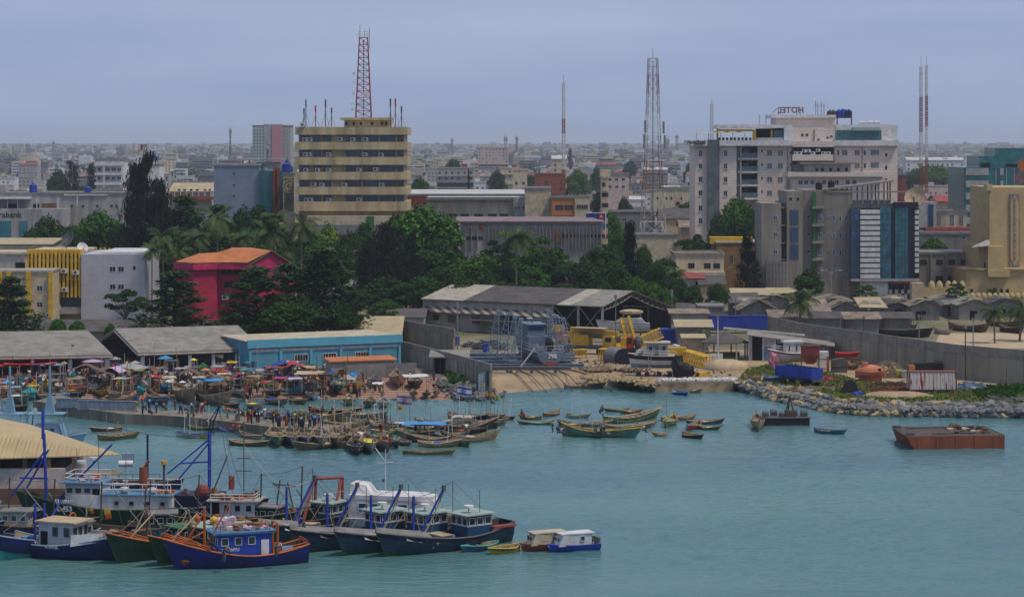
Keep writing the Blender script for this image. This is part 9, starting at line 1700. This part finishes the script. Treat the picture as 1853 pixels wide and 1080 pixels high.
# ================================================================== MARKET
def ground_m(px, py): z = rampz(py); return G(px, py, z)
def tarp(px, py, wp, dp, c, h=2.3, shape='flat', name='tarpaulin', label=None, z=None):
 """centre pixel of the cloth, width in px, depth in m"""
 zt = ZL+h; p = G(px, py, zt); w_ = wp*p.y/F; t = thing(name, label or f"{c} sheet", 'awning' if name == 'tarpaulin' else 'parasol', (p.x,p.y,ZL), rp.uniform(-.25,.25), 'market awnings and parasols' )
 b = MB(); n_ = 7; d = dp
 if shape == 'round':
  k = 10; b.add([(0,0,h+w_*.14)]+[(w_/2*math.cos(a*2*math.pi/k), w_/2*math.sin(a*2*math.pi/k), h-.12) for a in range(k)], [(0,1+i,1+(i+1)%k) for i in range(k)]); b.build('canopy', c, t); b = MB(); b.tube([(0,0,0),(0,0,h+w_*.14)], .035, 5); b.build('pole','wood',t); return t
 sd = rp.random()*50
 for i in range(n_+1):
  for j in range(n_+1):
   u, v = i/n_-.5, j/n_-.5; z_ = h-.35*(1-4*u*u)*(1-4*v*v)*(0 if shape in ('tent','dome') else 1)+.12*noise.noise(Vector((u*4,v*4,sd)))
   if shape == 'tent': z_ = h+.9*(.5-abs(u))*2-.4
   if shape == 'dome': z_ = h+.9*(1-4*u*u)*(1-2*v*v)-.3
   b.v.append((u*w_*(1+.06*math.sin(sd+v*9)), v*d*(1+.06*math.sin(sd+u*9)), z_))
 b.f = [(i*(n_+1)+j, (i+1)*(n_+1)+j, (i+1)*(n_+1)+j+1, i*(n_+1)+j+1) for i in range(n_) for j in range(n_)]; b.m = [0]*len(b.f); b.build('cloth', c, t)
 for sx in (-1,1):
  for sy in (-1,1): b = MB(); b.tube([(sx*w_*.47,sy*d*.47,0),(sx*w_*.48,sy*d*.48,h+(.0 if shape == 'flat' else -.3))], .04, 4); b.build('pole','wood',t)
 return t
TL = [(18,660,60,6,'red','flat','big red sheet at the far left under the hall eave'),(55,656,90,7,'red','flat','widest red sheet beside the left hall'),(70,660,26,3,'purple','flat','mauve sheet below the wide red one'),(98,659,40,4,'steel','flat','crumpled blue and white sheet under the left hall'),(10,652,30,3,'white','flat','white strip over the red sheets'),(155,663,44,4,'brown','tent','brown tent cloth left of the pink parasol'),(185,670,60,6,'brown','tent','broad brown cloth below the pink parasol'),(206,668,36,4,'lilac','tent','pink striped cloth left of the white dome'),(232,664,58,6,'lgrey','dome','large white domed awning in the left market'),(258,669,26,4,'olive','flat','olive cloth right of the white dome'),(272,668,30,4,'brown','tent','brown cloth behind the white dome'),(284,681,17,3,'red','flat','bright red flap over the biggest canoe'),(303,682,32,4,'cream','flat','cream sheet over the biggest canoe'),(343,672,38,5,'brown','tent','dark brown tent right of the cream sheet'),(330,666,24,3,'lgrey','flat','grey cloth heap behind the dark brown tent'),(380,687,42,4,'sky','flat','sky blue awning left of the red peak'),(433,679,24,3,'red','tent','small red peaked tent'),(446,668,22,3,'teal','flat','green net cloth between the hall and the turquoise wall'),(478,669,30,4,'lgrey','flat','pale sheet by the turquoise wall'),(495,664,30,3,'red_tin','flat','dark red framed stall roof'),(512,658,38,6,'blue','tent','blue tarpaulin beside the large red one'),(530,660,50,7,'red','tent','large red peaked tarpaulin before the turquoise building'),(524,655,30,4,'white','flat','white sheet behind the large red tarpaulin'),(556,664,28,5,'tan','flat','tan sheet right of the large red tarpaulin'),(560,674,50,5,'tan','flat','wide tan sheet below the large red tarpaulin'),(508,683,24,3,'magenta','flat','dark pink cloth right of the red peak'),(534,684,26,3,'lilac','flat','bright pink cloth beside the dark pink one'),(752,679,46,4,'white','flat','clean white awning over the dark hauled out canoe'),(310,652,24,3,'dgrey','flat','dark cloth under the right hall eave'),(420,655,20,3,'yellow','flat','orange yellow cloth under the right hall'),(395,662,22,3,'lgrey','flat','grey cloth at the middle of the right hall'),(683,693,20,3,'white','flat','white cloth slung between two hauled out canoes'),(28,700,20,3,'steel','flat','blue grey sheet behind the patrol boat mast'),(140,684,26,3,'wood','flat','plank roof of a stall in the left market'),(105,676,30,3,'dgrey','flat','dark stall cloth in the left market'),(220,684,30,3,'dirty_white','flat','off white stall cloth under the white dome'),(360,682,24,3,'dirty_white','flat','off white cloth left of the sky blue awning'),(406,676,26,3,'tan','flat','tan cloth before the right hall'),(460,680,26,3,'wood','flat','plank stall right of the small red peak'),(486,676,22,3,'dwood','flat','dark plank stall left of the blue tarpaulin'),(590,676,30,3,'dwood','flat','dark cloth beside the white washed shed')]
for px_, py_, wp, d, c, sh, lb in TL: tarp(px_, py_, wp, d, c, rp.uniform(2.0,2.6), sh, 'tarpaulin', lb)
for px_, py_, wp, c, lb in ((168,652,46,'lilac','flat pink parasol before the left hall'),(208,648,24,'lgrey','pale grey parasol in the gap between the halls'),(299,647,30,'sky','light blue parasol under the right hall'),(372,668,20,'tin_orange','small peach parasol before the right hall'),(13,690,22,'sky','blue and white parasol at far left'),(447,655,14,'teal','teal parasol beside the turquoise building'),(600,671,18,'blue','blue parasol near the white washed shed'),(330,690,14,'white','white parasol amid the canoes'),(116,655,12,'yellow','orange round parasol in the left market'),(350,650,16,'lemon','yellow parasol deep under the right hall'),(480,690,20,'red','red parasol by the pink cloth'),(245,655,20,'dirty_white','white parasol left of the right hall gable')): tarp(px_, py_, wp, 3, c, 2.3, 'round', 'parasol', lb)
tarp(768,757,78,4.0,'sky',1.4,'flat','tarpaulin','bright sky blue tarpaulin stretched over the moored canoes').location.z = .9
tarp(838,749,40,3.0,'dirty_white',1.2,'flat','tarpaulin','white sail cloth stretched beside the blue tarpaulin').location.z = 1.2
tarp(1640,572,22,2.5,'lemon',3.0,'dome','tarpaulin','bright yellow sheet over a canoe behind the long wall')
ST = [('crate','wooden'),('basin','enamel'),('sack','stuffed'),('barrel','plastic'),('bundle','cloth'),('plank_stack','timber')]
CS = ['wood','tan','yellow','blue','sky','white','lgrey','red','teal','green','net','netb','dgrey','brown','dirty_white','rust','dwood','dwood','brown','dgrey','net','dwood','net','dgrey','dirty_white']
CNm = {'wood':'light wood','tan':'tan','yellow':'yellow','blue':'blue','sky':'light blue','white':'white','lgrey':'pale grey','red':'red','orange':'orange','teal':'teal','green':'green','net':'brown','netb':'dark blue','dgrey':'dark','brown':'brown','dirty_white':'off white','rust':'rusty','dwood':'dark wood'}
PROT = {}
def goods(kind, c):
 if (kind,c) in PROT: return PROT[(kind,c)]
 b = MB()
 if kind == 'crate': b.box(-.6,-.4,0,.6,.4,.12); [b.box(-.62,y,z,.62,y+.04,z+.12) for y in (-.42,.38) for z in (.18,.36,.54)]; [b.box(x,-.38,z,x+.04,.38,z+.12) for x in (-.62,.58) for z in (.18,.36,.54)]; b.box(-.55,-.36,.12,.55,.36,.5)
 elif kind == 'basin': b.cyl((0,0,0), .35, .35, 12, r2=.6); b.cyl((0,0,.33), .63, .05, 12)
 elif kind == 'sack': b.lump((0,0,.4), .75,.55,.55,0,.35,2,9,6)
 elif kind == 'barrel': b.cyl((0,0,0), .32, .95, 12); b.cyl((0,0,.3), .35, .06, 12); b.cyl((0,0,.65), .35, .06, 12)
 elif kind == 'bundle': b.lump((0,0,.3), 1.1,.8,.55,0,.55,5,10,6)
 else: [b.cb((rnd.uniform(-.2,.2),-.5+i*.17,.06+.1*(i%4)), 2.6,.15,.08, rnd.uniform(-.1,.1)) for i in range(8)]
 o = b.build(kind, c); me = o.data; bpy.data.objects.remove(o); PROT[(kind,c)] = me; return me
def zonem(px): return 'before the left market hall' if px < 210 else 'before the right market hall' if px < 450 else 'before the turquoise building' if px < 620 else 'at the right of the ramp'
for i in range(290):
 px_ = rp.uniform(0, 640); py_ = rp.uniform(668, 712 if px_ > 130 else 722); kind, adj = rp.choice(ST); c = rp.choice(CS); o = bpy.data.objects.new(kind, goods(kind, c)); COL.objects.link(o); o.location = ground_m(px_, py_)+Vector((0,0,.02)); o.rotation_euler = (0,0,rp.uniform(0,6.28)); s = rp.uniform(.9,1.5); o.scale = (s,s,s*rp.uniform(.9,1.3))
 tag(o, f"{CNm[c]} {adj} {kind.replace('_',' ')} {zonem(px_)}", kind.replace('_',' '), 'market goods')
for i in range(150):
 px_ = rp.uniform(0, 620) if i % 3 else rp.uniform(0,420); py_ = rp.uniform(664, 712)
 person(ground_m(px_, py_)+Vector((0,0,.01)), rp.choice(['stand','walk','sit','bend','reach','stand']), rp.choice(TOPS), rp.choice(BOTS), rp.uniform(0,6.28), zonem(px_), 'people in the market')
for i in range(46):
 px_ = rp.uniform(0, 620); py_ = rp.uniform(664, 700); p = ground_m(px_, py_); t = thing('market_stall', f"{rp.choice(['rough','low','worn'])} wooden table {zonem(px_)}", 'table', p, rp.uniform(-.5,.5), 'market tables'); b = MB(); b.box(-1.1,-.6,.75,1.1,.6,.82); b.build('table_top', rp.choice(['wood','dwood','lgrey','steel','tan']), t)
 for sx in (-1,1):
  for sy in (-.5,.5): b = MB(); b.box(sx-.05,sy-.05,0,sx+.05,sy+.05,.75); b.build('leg','dwood',t)
for i in range(60):
 px_ = rp.uniform(0, 640); py_ = rp.uniform(672, 716); p = ground_m(px_, py_); b = MB(); h = rp.uniform(2.5,5.2); b.tube([(0,0,0),(rp.uniform(-.3,.3),rp.uniform(-.3,.3),h)], .05, 4); o = b.build('wooden_pole', rp.choice(['wood','dwood','lgrey'])); o.location = p; tag(o, 'thin upright wooden pole '+zonem(px_), 'pole', 'poles in the market')
for px_, py_, lb, m in ((75,700,'orange yellow fish box in the left market','yellow'),(63,710,'bright yellow fish box in the left market','yellow'),(145,707,'long orange planked box in the left market','tin_orange'),(110,725,'bright blue container box by the pier root','sky')):
 p = ground_m(px_, py_); o = thing('fish_box', lb, 'box', p, .05); b = MB(); w_ = 2.2 if px_ < 100 else 4.5 if px_ == 145 else 2.6; b.box(-w_/2,-.7,0,w_/2,.7,1.0); b.build('body',m,o); b = MB(); b.box(-w_/2-.06,-.76,1.0,w_/2+.06,.76,1.12); b.build('lid',m,o)
for px_, py_, w_, lb in ((137,738,6,'grey sheet metal parapet on the pier, left one'),(194,742,9,'grey ribbed sheet metal parapet on the pier, right one')):
 p = G(px_, py_, ptz); o = thing('sheet_parapet', lb, 'barrier', p, -.12); b = MB(); [b.box(-w_/2+i*.35,-.06 if i % 2 else -.1,0,-w_/2+i*.35+.36,.06,1.35) for i in range(int(w_/.35))]; b.build('sheet','steel',o); b = MB(); b.box(-w_/2,-.14,1.35,w_/2,.12,1.43); b.build('top_rail','lgrey',o)
# flags on poles over the canoes
for px_, py_, c, c2, lb, w_, Yf in ((840,706,'white','blue','white flag with blue stripes over the canoes',2.2,343),(732,722,'lgrey','purple','pale flag with purple stripes over the canoes',2.2,338),(887,712,'yellow','orange','rainbow striped flag at the right of the canoes',1.0,338),(900,720,'lemon','green','yellow flag below the rainbow one',.8,338),(724,738,'orange','yellow','small orange flag left of the blue tarpaulin',.8,330),(574,718,'white','sky','white banner in the inner basin',.8,340),(592,720,'tan','tan','yellowish banner in the inner basin',1.0,340),(915,709,'white','blue','small white flag furthest right of the canoes',.7,338),(875,695,'yellow','lemon','small yellow flag on the metal gate',.5,350),(132,625,'tin_orange','red','small red flag on a pole over the left hall roof',.5,392)):
 p = P(px_, py_, Yf); o = thing('flag', lb, 'flag', (p.x,p.y,0), rp.uniform(-.3,.3)); b = MB(); b.tube([(-w_/2,0,.6),(-w_/2,0,p.z+w_*.45)], .04, 4); b.build('staff','wood',o); 
 def wav(z0, z1, m, off): 
  b = MB(); k = 6
  for i in range(k+1): x = -w_/2+w_*i/k; y = .12*math.sin(i*1.3)+off; b.v += [(x,y,p.z+z0-.12*w_*i/k),(x,y,p.z+z1-.12*w_*i/k)]
  b.f = [(2*i,2*i+2,2*i+3,2*i+1) for i in range(k)]; b.m = [0]*k; b.build('cloth' if off == 0 else 'stripe', m, o)
 wav(-w_*.32,w_*.32,c,0); wav(-w_*.26,-w_*.14,c2,-.02); wav(w_*.14,w_*.26,c2,-.02)
 if w_ > 2: b = MB(); b.tube([(-.3,-.2,p.z-.3),(.3,-.2,p.z-.3),(0,-.2,p.z+.25),(-.3,-.2,p.z-.3)], .04, 3); b.tube([(-.3,-.2,p.z+.08),(.3,-.2,p.z+.08),(0,-.2,p.z-.5),(-.3,-.2,p.z+.08)], .04, 3); b.build('star_emblem', c2, o)
# ================================================================== haze
m = bpy.data.materials.new('haze_air'); m.use_nodes = True; n = m.node_tree.nodes; n.clear()
v = n.new('ShaderNodeVolumePrincipled'); v.inputs['Density'].default_value = HAZE_D; v.inputs['Color'].default_value = (.86,.91,1.0,1); v.inputs['Anisotropy'].default_value = .2
o_ = n.new('ShaderNodeOutputMaterial'); m.node_tree.links.new(v.outputs[0], o_.inputs['Volume']); MATS['haze_air'] = m
struct(MB().box(-5200,-60,-2.5,5200,12100,112).build('haze', 'haze_air'), 'stuff')
# ================================================================== labels: things alike are told apart by their order from the left
bpy.context.view_layer.update()
byl = {}
for o in COL.objects:
 if o.parent is None and 'label' in o: byl.setdefault(o['label'], []).append(o)
NUM = ['leftmost','second from left','third from left','fourth from left','fifth from left','sixth from left','seventh from left','eighth from left','ninth from left','tenth from left']
for lb, os_ in byl.items():
 if len(os_) < 2 or lb.startswith('angular boulder'): continue
 os_.sort(key=lambda o: o.location.x/max(1,o.location.y))
 for i, o in enumerate(os_):
  rk = NUM[i] if i < 10 else 'rightmost' if i == len(os_)-1 else f'number {i+1} from left'
  if i == len(os_)-1 and i > 0: rk = 'rightmost'
  w_ = lb.split(); w_ = w_[:16-len(rk.split())-2] 
  o['label'] = ' '.join(w_)+', '+rk+' of '+str(len(os_))
